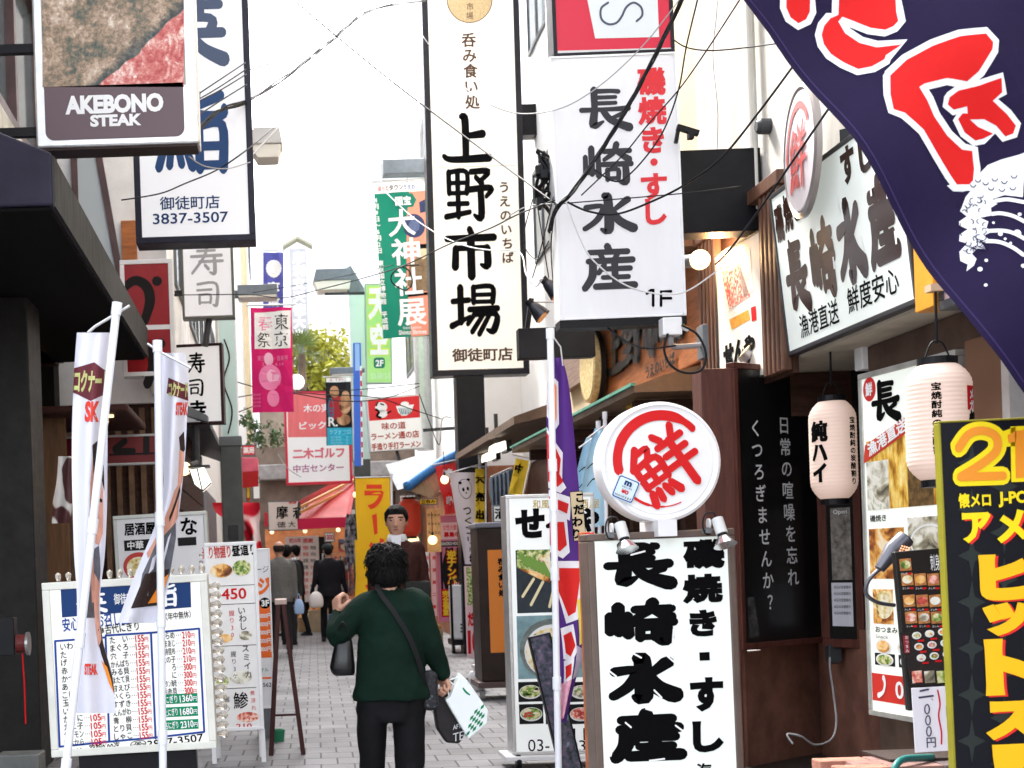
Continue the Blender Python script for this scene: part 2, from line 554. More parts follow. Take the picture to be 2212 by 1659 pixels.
# ------------------------------------------------------------------ shared materials
INK = mat('black_ink', (.0025, .0025, .003), .6, spec=.12)
GREYINK = mat('faded_black_ink', (.045, .045, .05), .5, spec=.2)
REDINK = mat('red_ink', (.55, .008, .012), .5, spec=.2)
BLUEINK = mat('blue_ink', (.015, .05, .26), .5, spec=.2)
NAVYINK = mat('navy_ink', (.012, .04, .14), .5, spec=.2)
WHITEINK = mat('white_ink', (.8, .8, .8), .5, spec=.2)
GREENINK = mat('green_ink', (.0, .22, .1), .5, spec=.2)
BLACKM = mat('black_painted_metal', (.007, .007, .009), .42, var=.5, scale=9)
GREYM = mat('grey_painted_metal', (.13, .14, .15), .45, var=.25, scale=5)
DARKM = mat('dark_grey_metal', (.04, .042, .045), .45, var=.4, scale=6)
ALU = mat('brushed_aluminium', (.62, .62, .62), .35, metal=.7, var=.12, scale=14)
WHITEM = mat('white_painted_metal', (.78, .78, .79), .4, var=.1, scale=4)
POLEW = mat('white_plastic_pole', (.74, .76, .82), .35)
DARKWOOD = mat('dark_brown_timber', (.05, .022, .014), .6, var=.45, scale=5, bump=.25, stretch=(1, 1, 6))
REDWOOD = mat('red_brown_timber', (.085, .026, .018), .5, var=.35, scale=5, bump=.2, stretch=(6, 6, 1))
WOOD = mat('orange_timber', (.42, .14, .04), .55, var=.4, scale=3, bump=.2, stretch=(1, 1, 9))
CABLE = mat('black_cable', (.01, .01, .012), .5)
GCABLE = mat('grey_cable', (.3, .3, .31), .5)
CREAM = mat('cream_render', (.56, .55, .51), .85, var=.14, scale=2.2, bump=.15, bscale=60, dirt=(.36, .33, .28), stretch=(1, 1.6, .35))
BEIGE = mat('beige_render', (.55, .45, .30), .85, var=.15, scale=1.2, bump=.15, bscale=60)
WHITEW = mat('white_wall_paint', (.8, .8, .8), .8, var=.08, scale=.9, bump=.1, bscale=50)
GREYW = mat('grey_concrete', (.3, .29, .28), .85, var=.3, scale=2.5, bump=.3, bscale=40)
BROWNW = mat('brown_tile_wall', (.2, .15, .12), .7, var=.4, scale=3, bump=.2)
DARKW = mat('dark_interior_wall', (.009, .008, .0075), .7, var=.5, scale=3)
GLASS = mat('window_glass', (.10, .13, .15), .08, spec=.8)
STONE = mat('dark_stone_pillar', (.013, .012, .011), .45, var=.6, scale=11, bump=.2)
BULB = mat('warm_lamp_bulb', (1, .78, .5), .4, emit=2.6, emit_col=(1, .66, .3))
TUBEL = mat('white_lamp_tube', (1, .97, .88), .4, emit=2.0, emit_col=(1, .95, .8))

# ------------------------------------------------------------------ ground
def paving():
    m = bpy.data.materials.new('grey_paving_bricks')
    m.use_nodes = True
    t = m.node_tree
    b = t.nodes['Principled BSDF']
    tc = t.nodes.new('ShaderNodeTexCoord')
    mp = t.nodes.new('ShaderNodeMapping')
    mp.inputs['Rotation'].default_value = (0, 0, R(1.5))
    t.links.new(tc.outputs['Object'], mp.inputs['Vector'])
    br = t.nodes.new('ShaderNodeTexBrick')
    br.inputs['Scale'].default_value = 1.0
    br.inputs['Brick Width'].default_value = 0.22
    br.inputs['Row Height'].default_value = 0.29
    br.inputs['Mortar Size'].default_value = 0.007
    br.inputs['Mortar Smooth'].default_value = 0.3
    br.inputs['Bias'].default_value = 0.0
    br.inputs['Color1'].default_value = (.255, .255, .27, 1)
    br.inputs['Color2'].default_value = (.185, .184, .195, 1)
    br.inputs['Mortar'].default_value = (.028, .026, .025, 1)
    t.links.new(mp.outputs[0], br.inputs['Vector'])
    n = t.nodes.new('ShaderNodeTexNoise')
    n.inputs['Scale'].default_value = 1.1
    n.inputs['Detail'].default_value = 8
    t.links.new(tc.outputs['Object'], n.inputs['Vector'])
    n2 = t.nodes.new('ShaderNodeTexNoise')
    n2.inputs['Scale'].default_value = 45
    n2.inputs['Detail'].default_value = 5
    t.links.new(tc.outputs['Object'], n2.inputs['Vector'])
    r = t.nodes.new('ShaderNodeValToRGB')
    r.color_ramp.elements[0].position = .34; r.color_ramp.elements[0].color = (.55, .53, .52, 1)
    r.color_ramp.elements[1].position = .66; r.color_ramp.elements[1].color = (1.08, 1.06, 1.04, 1)
    t.links.new(n.outputs['Fac'], r.inputs['Fac'])
    r2 = t.nodes.new('ShaderNodeMapRange')
    r2.inputs['To Min'].default_value = .72; r2.inputs['To Max'].default_value = 1.25
    t.links.new(n2.outputs['Fac'], r2.inputs['Value'])
    m1 = t.nodes.new('ShaderNodeMixRGB'); m1.blend_type = 'MULTIPLY'; m1.inputs['Fac'].default_value = 1
    m2 = t.nodes.new('ShaderNodeMixRGB'); m2.blend_type = 'MULTIPLY'; m2.inputs['Fac'].default_value = 1
    t.links.new(br.outputs['Color'], m1.inputs['Color1']); t.links.new(r.outputs[0], m1.inputs['Color2'])
    t.links.new(m1.outputs[0], m2.inputs['Color1']); t.links.new(r2.outputs[0], m2.inputs['Color2'])
    t.links.new(m2.outputs[0], b.inputs['Base Color'])
    bp = t.nodes.new('ShaderNodeBump'); bp.inputs['Strength'].default_value = .5; bp.inputs['Distance'].default_value = .006
    inv = t.nodes.new('ShaderNodeMath'); inv.operation = 'SUBTRACT'; inv.inputs[0].default_value = 1
    t.links.new(br.outputs['Fac'], inv.inputs[1])
    t.links.new(inv.outputs[0], bp.inputs['Height'])
    t.links.new(bp.outputs[0], b.inputs['Normal'])
    b.inputs['Roughness'].default_value = .62
    return m
g = MB(); g.add([(-300, -20, 0), (300, -20, 0), (300, 600, 0), (-300, 600, 0)], [(0, 1, 2, 3)])
tag(g.build('street_paving', paving()), kind='structure')

def window(par, x, y0, y1, z0, z1, side, fm=GREYM, depth=.09, bars=1):
    """window in a wall that faces the street; side +1: wall faces +X"""
    f = MB()
    t = .05
    a, b = (x, x + side * .03) if side > 0 else (x - .03, x)
    f.box(a, b, y0, y1, z0, z0 + t); f.box(a, b, y0, y1, z1 - t, z1)
    f.box(a, b, y0, y0 + t, z0 + t, z1 - t); f.box(a, b, y1 - t, y1, z0 + t, z1 - t)
    for k in range(1, bars + 1):
        yc = y0 + (y1 - y0) * k / (bars + 1)
        f.box(a, b, yc - .02, yc + .02, z0 + t, z1 - t)
    w = f.build('window', fm, par)
    MB().box(x + side * .004 if side > 0 else x - .012, x + .012 if side > 0 else x - .004, y0 + t, y1 - t, z0 + t, z1 - t).build('pane', GLASS, w)

# ------------------------------------------------------------------ left side buildings
LB = thing('restaurant_building', 'dark restaurant building behind the black canopy at the street edge', 'building', (-1.9, 9, 0))
LBo = Vector((-1.9, 9, 0))
def at(o): return Matrix.Translation(-Vector(o))
def part(par, name, mb, m, **k):
    """geometry given in world coordinates, parented under a thing"""
    o = par.matrix_world.inverted() if par.type == 'EMPTY' and False else None
    inv = Matrix.Translation(par.location).inverted()
    mb.v = [tuple(inv @ Vector(v)) for v in mb.v]
    return mb.build(name, m, par, **k)
part(LB, 'upper_wall', MB().box(-8, -1.9, 5, 12.9, 3.25, 10), mat('brown_grey_wall', (.2, .17, .16), .8, var=.3, scale=3, bump=.2))
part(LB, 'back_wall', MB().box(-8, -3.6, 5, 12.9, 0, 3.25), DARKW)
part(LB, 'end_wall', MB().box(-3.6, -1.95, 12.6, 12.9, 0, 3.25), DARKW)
part(LB, 'ceiling', MB().box(-3.6, -1.9, 5, 12.6, 3.18, 3.25), mat('maroon_ceiling', (.05, .018, .014), .6, var=.3))
part(LB, 'lower_ceiling', MB().box(-2.4, -1.12, 10.9, 12.4, 2.56, 2.62), mat('maroon_ceiling', (.05, .018, .014)), bevel=.02)
for xx, yy in ((-1.40, 11.5), (-1.31, 11.1)):
    lm = MB(); lm.prism(rrect(xx - .055, xx + .055, yy - .03, yy + .03, .028), 2.54, 2.558, 'z'); part(LB, 'ceiling_lamp', lm, BULB)
part(LB, 'pillar', MB().box(-1.97, -1.62, 9.4, 9.9, 0, 3.18), STONE, bevel=.01)
part(LB, 'timber_panel', MB().box(-2.6, -1.66, 11.2, 11.28, 0, 2.6), mat('brown_wood_panel', (.13, .06, .022), .5, var=.35, scale=3, stretch=(8, 1, 1)))
part(LB, 'ledge', MB().box(-2.2, -1.72, 5, 11.3, 4.02, 4.42), mat('stained_cream_ledge', (.62, .6, .53), .8, var=.3, scale=3, dirt=(.3, .27, .2)), bevel=.01)
wf = MB()
for z in (4.5, 5.9): wf.box(-1.9, -1.78, 5, 11.6, z, z + .1)
for y in (6.2, 7.6, 9.0, 10.3, 11.5): wf.box(-1.9, -1.8, y, y + .09, 4.6, 5.9)
w_ = part(LB, 'window', wf, mat('brown_window_frame', (.09, .05, .05), .4, var=.3), bevel=.004)
MB().box(0.0, .03, -4, 2.5, 4.6, 5.9).build('pane', GLASS, w_)
for yy in (10.4, 11.6):
    lm = MB(); lm.box(-2.15, -1.98, yy, yy + .2, 3.14, 3.178)
    part(LB, 'ceiling_lamp', lm, BULB)
# canopy
CN = thing('shop_canopy', 'long black sloping canopy over the restaurant front', 'canopy', (-1.5, 7.2, 3.2))
def canopy():
    y0, y1, xe, xi = 7.2, 12.4, -1.09, -2.35
    zb, zt = 3.2, 3.47
    rise = .55
    prof = [(xe, zb), (xe, zt), (xi, zt + rise), (xi, zb)]
    b = MB().prism(prof, y0, y1)
    part(CN, 'cover', b, mat('dark_purple_grey_canvas', (.022, .019, .036), .55, var=.3, scale=4, bump=.2), bevel=.012)
    part(CN, 'fascia', MB().box(xe, xe + .012, y0 + .01, y1, zb - .005, zt - .015), mat('grey_canvas_edge', (.034, .033, .031), .6, var=.35, scale=4, stretch=(1, 6, 1)))
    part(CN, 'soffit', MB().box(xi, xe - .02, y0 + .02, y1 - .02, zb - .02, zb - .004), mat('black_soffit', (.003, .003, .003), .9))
canopy()
B2 = thing('narrow_bar_building', 'grey building with timber slatted front behind the red sign', 'building', (-.95, 13.2, 0))
part(B2, 'wall', MB().box(-7, -.95, 13.2, 19, 2.9, 9.5), mat('grey_beige_wall', (.8, .79, .77), .8, var=.2, scale=2, bump=.15))
part(B2, 'front_wall', MB().box(-7, -1.0, 13.3, 19, 0, 2.9), DARKWOOD)
sl = MB()
for k in range(9): sl.box(-1.95 + k * .115, -1.90 + k * .115, 13.24, 13.3, 0, 2.86)
part(B2, 'slats', sl, mat('mid_brown_slats', (.17, .10, .06), .6, var=.4))
sd_ = MB()
for k in range(12): sd_.box(-1.0, -.97, 13.35, 18.9, .1 + k * .23, .31 + k * .23)
part(B2, 'siding', sd_, DARKWOOD)
ev = MB().prism([(-1.1, 2.9), (-.62, 2.72), (-.62, 2.78), (-1.1, 3.05)], 13.4, 18.8)
part(B2, 'eave', ev, GREYM)
fw = MB(); fw.bar((-1.78, 13.17, 4.0), (-1.78, 13.17, 5.3), .06, .06); fw.bar((-1.36, 13.17, 3.9), (-1.56, 13.17, 5.3), .06, .06); fw.bar((-1.8, 13.17, 5.3), (-1.5, 13.17, 5.3), .06, .06)
wn_ = part(B2, 'window', fw, mat('brown_window_frame', (.09, .05, .05)))
MB().prism([(-.8, 4.0), (-.42, 4.0), (-.62, 5.28), (-.8, 5.28)], -.04, -.02).build('pane', mat('painted_reflection_glass', (.45, .5, .52), .1), wn_)  # reflected brightness put into the pane's pale base colour
part(B2, 'orange_panel', MB().box(-1.36, -1.22, 13.14, 13.2, 3.95, 4.6), WOOD)
part(B2, 'air_duct', MB().box(-1.12, -.98, 13.0, 13.2, 2.95, 3.5), mat('cream_duct', (.6, .58, .5), .6), bevel=.02)
window(B2, .0, 1.0, 2.6, 4.2, 5.6, 1); window(B2, .0, 3.4, 5.0, 4.2, 5.6, 1)
window(B2, .0, 1.0, 2.6, 7.0, 8.3, 1); window(B2, .0, 3.4, 5.0, 7.0, 8.3, 1)
B3 = thing('beige_building', 'tall beige plastered building beyond the sushi signs', 'building', (-1.05, 19, 0))
part(B3, 'wall', MB().box(-8, -1.05, 19, 28, 0, 11), mat('pale_plaster', (.8, .77, .72), .8, var=.08))
part(B3, 'shutter', MB().box(-1.05, -1.02, 20, 24, 0, 2.5), GREYM)
for yy in (1.2, 3.4, 5.6):
    for z in (4.2, 7.2): window(B3, 0, yy, yy + 1.4, z, z + 1.4, 1)
part(B3, 'drainpipe', MB().tube([(-.98, 26.5, 0), (-.98, 26.5, 11)], .05), CREAM)
B4 = thing('pale_corner_building', 'white building with a beige drainpipe at the far end of the street', 'building', (-.45, 30, 0))
part(B4, 'wall', MB().box(-9, -.45, 31, 44, 3.2, 13), WHITEW)
part(B4, 'shopfront', MB().box(-9, -.5, 31.1, 44, 0, 3.2), mat('pale_shopfront', (.6, .55, .5), .7, var=.2))
part(B4, 'drainpipe', MB().tube([(-.52, 30.92, 3.2), (-.52, 30.92, 13)], .07), BEIGE)
for z in (5.2, 8.4):
    window(B4, 0, 2.5, 4.5, z, z + 1.5, 1)
    f = MB().box(-2.2, -1.1, 30.96, 31.0, z, z + 1.4)
    part(B4, 'window', f, GLASS)

# ------------------------------------------------------------------ right side buildings
RB = thing('seafood_restaurant_building', 'cream restaurant building with a brown entrance niche under the lit wall sign', 'building', (2.9, 6, 0))
up = MB(); up.box(2.9, 9, 1.5, 9.4, 2.42, 13)
part(RB, 'upper_wall', up, CREAM)
part(RB, 'soffit', MB().box(2.9, 4.6, 1.5, 9.4, 2.36, 2.415), mat('cream_soffit', (.55, .5, .4), .7, var=.25, scale=3))
part(RB, 'street_wall', MB().box(3.12, 9, 1.5, 7.35, 0, 2.355), mat('brown_plaster_wall', (.1, .062, .046), .7, var=.35, scale=4))
nb = MB()
a, b = Vector((2.72, 8.25, 0)), Vector((3.36, 8.75, 0))
nb.bar(a + Vector((0, .06, .42)), b + Vector((0, .06, .42)), .05, .84)
part(RB, 'lower_niche_wall', nb, mat('red_brown_plaster', (.21, .095, .066), .65, var=.35, scale=5, bump=.2))
nb = MB(); nb.bar(Vector((3.36, 8.72, .42)), Vector((3.36, 7.2, .42)), .05, .84)
part(RB, 'niche_side_wall', nb, MATS['red_brown_plaster'])
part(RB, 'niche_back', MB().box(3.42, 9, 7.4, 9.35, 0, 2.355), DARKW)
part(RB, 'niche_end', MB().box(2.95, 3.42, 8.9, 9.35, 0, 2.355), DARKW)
part(RB, 'metal_door_frame', MB().box(3.03, 3.12, 5.78, 5.84, 0, 2.355), ALU)
part(RB, 'cardboard_panel', MB().box(3.06, 3.12, 5.9, 6.2, 0, 2.2), mat('brown_card_panel', (.16, .085, .05), .7))
part(RB, 'threshold', MB().box(2.6, 3.5, 7.3, 8.85, 0, .04), mat('dark_tiled_step', (.03, .03, .028), .35, var=.4))
part(RB, 'door_post', MB().box(2.45, 2.63, 8.02, 8.2, 0, 2.36), REDWOOD, bevel=.006)
part(RB, 'door_lintel', MB().box(2.7, 3.5, 8.3, 8.4, 2.1, 2.355), DARKWOOD)
for ps in ([(8.95, 5.2), (8.9, 4.8), (9.02, 4.5), (8.96, 4.1), (9.05, 3.7)], [(7.7, 4.6), (7.5, 4.3), (7.55, 4.1)], [(7.9, 3.3), (7.6, 3.4), (7.4, 3.38)]): part(RB, 'crack', MB().tube(crom([(2.9, a_, b_) for a_, b_ in ps], 5), .0035, 5), GREYM)
part(RB, 'vertical_pipe', MB().tube([(2.86, 8.2, 13), (2.86, 8.2, 3.3)], .024), CREAM)
part(RB, 'meter_box', MB().lathe([(.0, 0), (.045, 0), (.045, -.06), (.03, -.08), (0, -.08)], 16, (2.9, 8.05, 3.74), 'x'), DARKM)
R2 = thing('timber_market_building', 'timber fronted market building with green edged eave', 'building', (2.9, 9.4, 0))
part(R2, 'wall', MB().box(2.95, 9, 9.45, 14.4, 2.5, 10), BEIGE)
part(R2, 'shopfront', MB().box(3.15, 9, 9.45, 14.4, 0, 2.5), DARKWOOD)
ev = MB().prism([(2.42, 2.40), (2.42, 2.44), (2.62, 2.51), (3.15, 2.64), (3.15, 2.40)], 9.4, 14.3)
e_ = part(R2, 'eave', ev, mat('bronze_gutter', (.17, .10, .055), .45, var=.3, metal=.3))
part(R2, 'eave_edge', MB().box(2.40, 2.43, 9.4, 14.3, 2.445, 2.465), mat('copper_green_edge', (.1, .3, .22), .6, var=.3))
for k in range(5): part(R2, 'rafter', MB().box(2.5, 3.1, 9.7 + k, 9.78 + k, 2.28, 2.38), DARKWOOD)
for k in range(7): part(R2, 'post', MB().box(2.98, 3.14, 9.5 + k * .75, 9.6 + k * .75, 0, 2.38), DARKWOOD)
part(R2, 'shutter', MB().box(2.88, 2.95, 12.3, 13.9, 2.95, 4.3), mat('brown_corrugated_shutter', (.2, .13, .1), .5, var=.3, scale=3, stretch=(1, 1, 20), bump=.5))
R3 = thing('white_duct_building', 'set back white wall building with metal pipes behind the tall lit market sign', 'building', (3.9, 14.5, 0))
part(R3, 'wall', MB().box(3.9, 12, 14.5, 22, 2.8, 12), WHITEW)
part(R3, 'shopfront', MB().box(3.95, 12, 14.5, 22, 0, 2.8), mat('dark_red_shopfront', (.09, .045, .03), .6, var=.5, scale=2))
part(R3, 'drainpipe', MB().tube([(3.8, 18.4, 3), (3.8, 18.4, 12)], .06), WHITEM)
part(R3, 'conduit', MB().tube([(3.82, 17.0, 3), (3.82, 17.0, 12)], .03), GREYM)
part(R3, 'eave', MB().prism([(2.5, 2.72), (2.5, 2.80), (3.9, 3.25), (3.9, 3.0)], 14.6, 19.4), mat('brown_roof_sheet', (.13, .085, .06), .6, var=.4, scale=4, stretch=(1, 8, 1)))
for k, yy in enumerate((1.2, 4.6)):
    window(R3, 0, yy, yy + 1.3, 5.6, 6.9, -1); window(R3, 0, yy, yy + 1.3, 8.6, 9.9, -1)
R4 = thing('pale_office_building', 'tall white building with a rooftop tank beyond the lamp post', 'building', (3.0, 22, 0))
part(R4, 'wall', MB().box(3.0, 12, 22, 33, 2.8, 12.2), WHITEW)
part(R4, 'shopfront', MB().box(3.1, 12, 22, 33, 0, 2.8), mat('warm_dark_shopfront', (.3, .12, .06), .6, var=.5, scale=2))
part(R4, 'duct', MB().tube([(2.8, 26, 3.4), (2.8, 26, 9.2), (2.9, 26, 9.7), (3.2, 26, 9.9)], .16, 12), ALU)
part(R4, 'rooftop_tank', MB().box(3.1, 5, 24, 28, 12.2, 13.6), mat('pale_grey_sheet', (.66, .66, .68), .6), bevel=.03)
0 and part(R4, 'banner_panel', MB().box(2.75, 2.98, 31, 31.6, 7.4, 11.2), mat('terracotta_panel', (.6, .28, .2), .7, var=.2))
0 and part(R4, 'balcony', MB().box(2.2, 3.0, 28, 31, 9.6, 9.95), mat('blue_grey_balcony', (.24, .31, .38), .6))
for yy in (1.4, 4.4, 7.4):
    for z in (5.4, 8.2): window(R4, 0, yy, yy + 1.6, z, z + 1.2, -1)
# end of the street
EB = thing('street_end_shop', 'low brown shop building closing the street under the red awning', 'building', (0, 30, 0))
part(EB, 'wall', MB().box(-2.2, 3.2, 30, 38, 0, 3.9), BROWNW)
part(EB, 'roof_edge', MB().box(-.35, 3.2, 29.6, 30.0, 3.18, 3.5), mat('grey_roof_edge', (.35, .34, .34), .6, var=.3), bevel=.02)
part(EB, 'upper_storey', MB().box(-.3, 2.2, 31.5, 38, 3.9, 4.9), mat('weathered_brown_storey', (.34, .28, .23), .8, var=.4, scale=2))
for k in range(5): part(EB, 'sign_panel', MB().box(-.25 + k * .58, .28 + k * .58, 29.8, 29.89, 2.2, 2.5), mat('end_panel_%s' % ('red', 'cream', 'pink', 'white', 'orange')[k], ((.5, .02, .03), (.7, .6, .45), (.65, .2, .3), (.75, .74, .72), (.65, .25, .05))[k], .5))
part(EB, 'doorway', MB().box(.55, 1.15, 29.84, 29.9, 0, 1.95), DARKW)
for k in range(4): part(EB, 'shelf', MB().box(1.3, 2.5, 29.6, 29.88, .35 + k * .42, .62 + k * .42), ramp_mat('shelf_goods_%d' % k, [(.3, (.12, .05, .03)), (.42, (.5, .1, .08)), (.5, (.6, .45, .2)), (.58, (.55, .5, .48)), (.7, (.1, .16, .25))], 9, kind='cells'), bevel=.01)
for k in range(4): part(EB, 'lamp', MB().ball((-.1 + k * .7, 29.7, 2.08), .045, 10, 8), BULB)
part(EB, 'counter', MB().box(-.2, .5, 29.3, 29.85, 0, .8), mat('counter_wood', (.4, .24, .13), .6, var=.3), bevel=.01)
part(EB, 'interior_glow_panel', MB().box(-.25, 2.6, 29.9, 29.99, 0, 2.15), mat('orange_interior_glow', (.42, .16, .07), .7, var=.5, scale=3, emit=.25, emit_col=(1, .38, .16)))  # flat emissive panel stands in for the lamplit interior
FB = thing('distant_white_building', 'pale white building far behind the street end', 'building', (2, 62, 0))
part(FB, 'wall', MB().box(-3.4, 16, 62, 80, 0, 17), WHITEW)
part(FB, 'tower', MB().box(.6, 16, 61.2, 62, 0, 19.8), WHITEW)
for z in (9, 12, 15):
    for x in (-2.4, -.8, 1.4, 3.0): part(FB, 'window', MB().box(x, x + 1.1, 61.96 if x < .6 else 61.16, 61.999 if x < .6 else 61.199, z, z + 1.3), mat('pale_distant_glass', (.66, .69, .71), .4))
# ------------------------------------------------------------------ printed food pictures
FD = [
 ramp_mat('food_print_greens', [(.3, (.05, .06, .04)), (.42, (.10, .22, .03)), (.52, (.45, .5, .15)), (.6, (.75, .72, .5)), (.7, (.5, .3, .08))], 34),
 ramp_mat('food_print_soup', [(.3, (.2, .1, .03)), (.42, (.7, .55, .2)), (.55, (.85, .8, .62)), (.68, (.8, .75, .6)), (.75, (.75, .4, .05))], 22),
 ramp_mat('food_print_roast', [(.3, (.03, .012, .006)), (.42, (.35, .1, .02)), (.52, (.8, .42, .1)), (.62, (.9, .7, .4)), (.75, (.85, .82, .7))], 11, distort=.8),
 ramp_mat('food_print_raw_red', [(.3, (.3, .03, .03)), (.45, (.6, .1, .07)), (.55, (.8, .45, .35)), (.66, (.85, .7, .6)), (.72, (.2, .3, .08))], 40),
 ramp_mat('food_print_oyster', [(.32, (.04, .04, .035)), (.44, (.34, .3, .2)), (.54, (.72, .7, .6)), (.64, (.85, .83, .76)), (.74, (.32, .36, .18))], 9, distort=1.0),
 ramp_mat('food_print_beer', [(.3, (.08, .03, .01)), (.42, (.45, .2, .02)), (.52, (.8, .5, .08)), (.62, (.9, .75, .3)), (.72, (.85, .84, .7))], 18, stretch=(1, 1, .35)),
]
PLATE = mat('printed_plate_white', (.75, .76, .76), .5)
BLACKP = mat('printed_black', (.012, .012, .013), .5, spec=.3)
LITW = mat('backlit_white_acrylic', (.66, .7, .67), .35, emit=.3, emit_col=(.92, 1, .95))
LITWARM = mat('backlit_warm_acrylic', (.8, .74, .62), .35, emit=.5, emit_col=(1, .86, .62), var=.04, scale=2)
DIMW = mat('white_acrylic', (.8, .81, .83), .35, emit=.2, emit_col=(1, 1, 1))
PLAINW = mat('white_sign_board', (.74, .74, .765), .4, var=.07, scale=2.2, stretch=(1.5, 1, .3))
def plate(S, cx, cy, rx, ry, food, layer=2):
    S.oval(PLATE, cx, cy, rx, ry, layer, 'food_picture')
    S.oval(FD[food], cx, cy - ry * .05, rx * .72, ry * .68, layer + 1, 'food_picture')

# ------------------------------------------------------------------ left side signs
# steak sign
S = Sign('steak_sign', 'big metal framed steak sign with a meat photo above a brown panel', 'sign', 72, 425, -60, 314, 8.0, depth=.2, fr=0, frame=ALU, face=ALU, bev=.012)
S.rect(mat('steak_backing', (.3, .28, .24), .4), 90, -50, 398, 188, 0, 'photo_panel')
def meat_print(p1, p2):
    """one printed close-up: seared beef above a charred seam, raw pink beef below it"""
    m = bpy.data.materials.new('beef_photo_print'); m.use_nodes = True
    t = m.node_tree; b = t.nodes['Principled BSDF']; L = t.links
    tc = t.nodes.new('ShaderNodeTexCoord'); sx = t.nodes.new('ShaderNodeSeparateXYZ'); L.new(tc.outputs['Object'], sx.inputs[0])
    def math_(op, a, c_=None):
        n = t.nodes.new('ShaderNodeMath'); n.operation = op
        for k, v in enumerate((a, c_)):
            if v is None: continue
            if isinstance(v, (int, float)): n.inputs[k].default_value = v
            else: L.new(v, n.inputs[k])
        return n.outputs[0]
    def noise(sc, det, rgh, dis=0.0):
        n = t.nodes.new('ShaderNodeTexNoise'); n.inputs['Scale'].default_value = sc; n.inputs['Detail'].default_value = det; n.inputs['Roughness'].default_value = rgh; n.inputs['Distortion'].default_value = dis
        L.new(tc.outputs['Object'], n.inputs['Vector']); return n.outputs['Fac']
    def ramp(v, stops):
        r = t.nodes.new('ShaderNodeValToRGB'); e = r.color_ramp.elements
        e[0].position, e[0].color = stops[0][0], tuple(stops[0][1]) + (1,); e[1].position, e[1].color = stops[-1][0], tuple(stops[-1][1]) + (1,)
        for p, c_ in stops[1:-1]: k = e.new(p); k.color = tuple(c_) + (1,)
        L.new(v, r.inputs['Fac']); return r.outputs[0]
    def mix(f, a, c_):
        n = t.nodes.new('ShaderNodeMixRGB'); L.new(f, n.inputs['Fac']); L.new(a, n.inputs['Color1']); L.new(c_, n.inputs['Color2']); return n.outputs[0]
    dx, dz = p2[0] - p1[0], p2[1] - p1[1]; ln = math.hypot(dx, dz)
    f = math_('ADD', math_('MULTIPLY', sx.outputs['X'], -dz / ln), math_('MULTIPLY', sx.outputs['Z'], dx / ln))
    f = math_('SUBTRACT', f, (-dz * p1[0] + dx * p1[1]) / ln)
    wob = math_('MULTIPLY', math_('SUBTRACT', noise(5, 3, .5), .5), .12)
    f = math_('ADD', f, wob)
    seared = ramp(math_('ADD', math_('MULTIPLY', noise(5, 4, .5), .5), math_('MULTIPLY', noise(32, 12, .75, .3), .5)), [(.36, (.02, .03, .03)), (.44, (.1, .11, .085)), (.49, (.24, .17, .11)), (.54, (.4, .28, .2)), (.59, (.55, .44, .34)), (.64, (.8, .74, .66))])
    raw = ramp(math_('ADD', math_('MULTIPLY', noise(9, 6, .6, 1.2), .65), math_('MULTIPLY', noise(45, 10, .7), .35)), [(.38, (.32, .035, .035)), (.46, (.5, .1, .09)), (.52, (.6, .22, .19)), (.57, (.74, .48, .43)), (.62, (.85, .76, .72))])
    char = ramp(noise(22, 10, .7), [(.35, (.008, .014, .016)), (.52, (.035, .055, .055)), (.68, (.2, .2, .15))])
    band = ramp(math_('ADD', math_('MULTIPLY', f, 4.0), math_('MULTIPLY', noise(8, 8, .65), .55)), [(.26, (1, 1, 1)), (.40, (.75, .75, .75)), (.52, (0, 0, 0))])
    up = mix(band, seared, char)
    cut = ramp(math_('ADD', math_('MULTIPLY', f, 12.0), .5), [(.46, (1, 1, 1)), (.54, (0, 0, 0))])
    col = mix(cut, up, raw)
    L.new(col, b.inputs['Base Color']); b.inputs['Roughness'].default_value = .35; b.inputs['Specular IOR Level'].default_value = .3
    return m
S.quad(meat_print(S.uv(206, 190), S.uv(396, 22)), [(90, -48), (397, -48), (397, 188), (92, 188)], 1, 'photo_panel')
bz = S.uv(95, 188), S.uv(399, 294)
S.mb(mat('plum_brown_panel', (.115, .075, .085), .4), 'name_panel').prism([(bz[0][0], bz[0][1]), (bz[0][0] + .0, bz[1][1] + .05)] + [(bz[0][0] + .05 - .05 * math.cos(R(a)), bz[1][1] + .05 - .05 * math.sin(R(a))) for a in range(15, 91, 15)] + [(bz[1][0] - .05 + .05 * math.sin(R(a)), bz[1][1] + .05 - .05 * math.cos(R(a))) for a in range(0, 91, 15)] + [(bz[1][0], bz[0][1])], S.y(1), S.y(1) + .002)
S.ch(WHITEINK, 'AKEBONO', 141, 204, 353, 245, .055, layer=3)
S.ch(WHITEINK, 'STEAK', 195, 247, 305, 273, .05, layer=3)
for z in (.12, .6): MB().bar((-S.w / 2, .1, z), (-S.w / 2 - .5, .1, z), .05, .05).build('bracket', BLACKM, S.root)
MB().box(-S.w / 2 + .015, S.w / 2 - .015, .015, .185, -.012, -.001).build('underside', mat('dark_brown_underside', (.035, .02, .018), .5), S.root)
S.done()

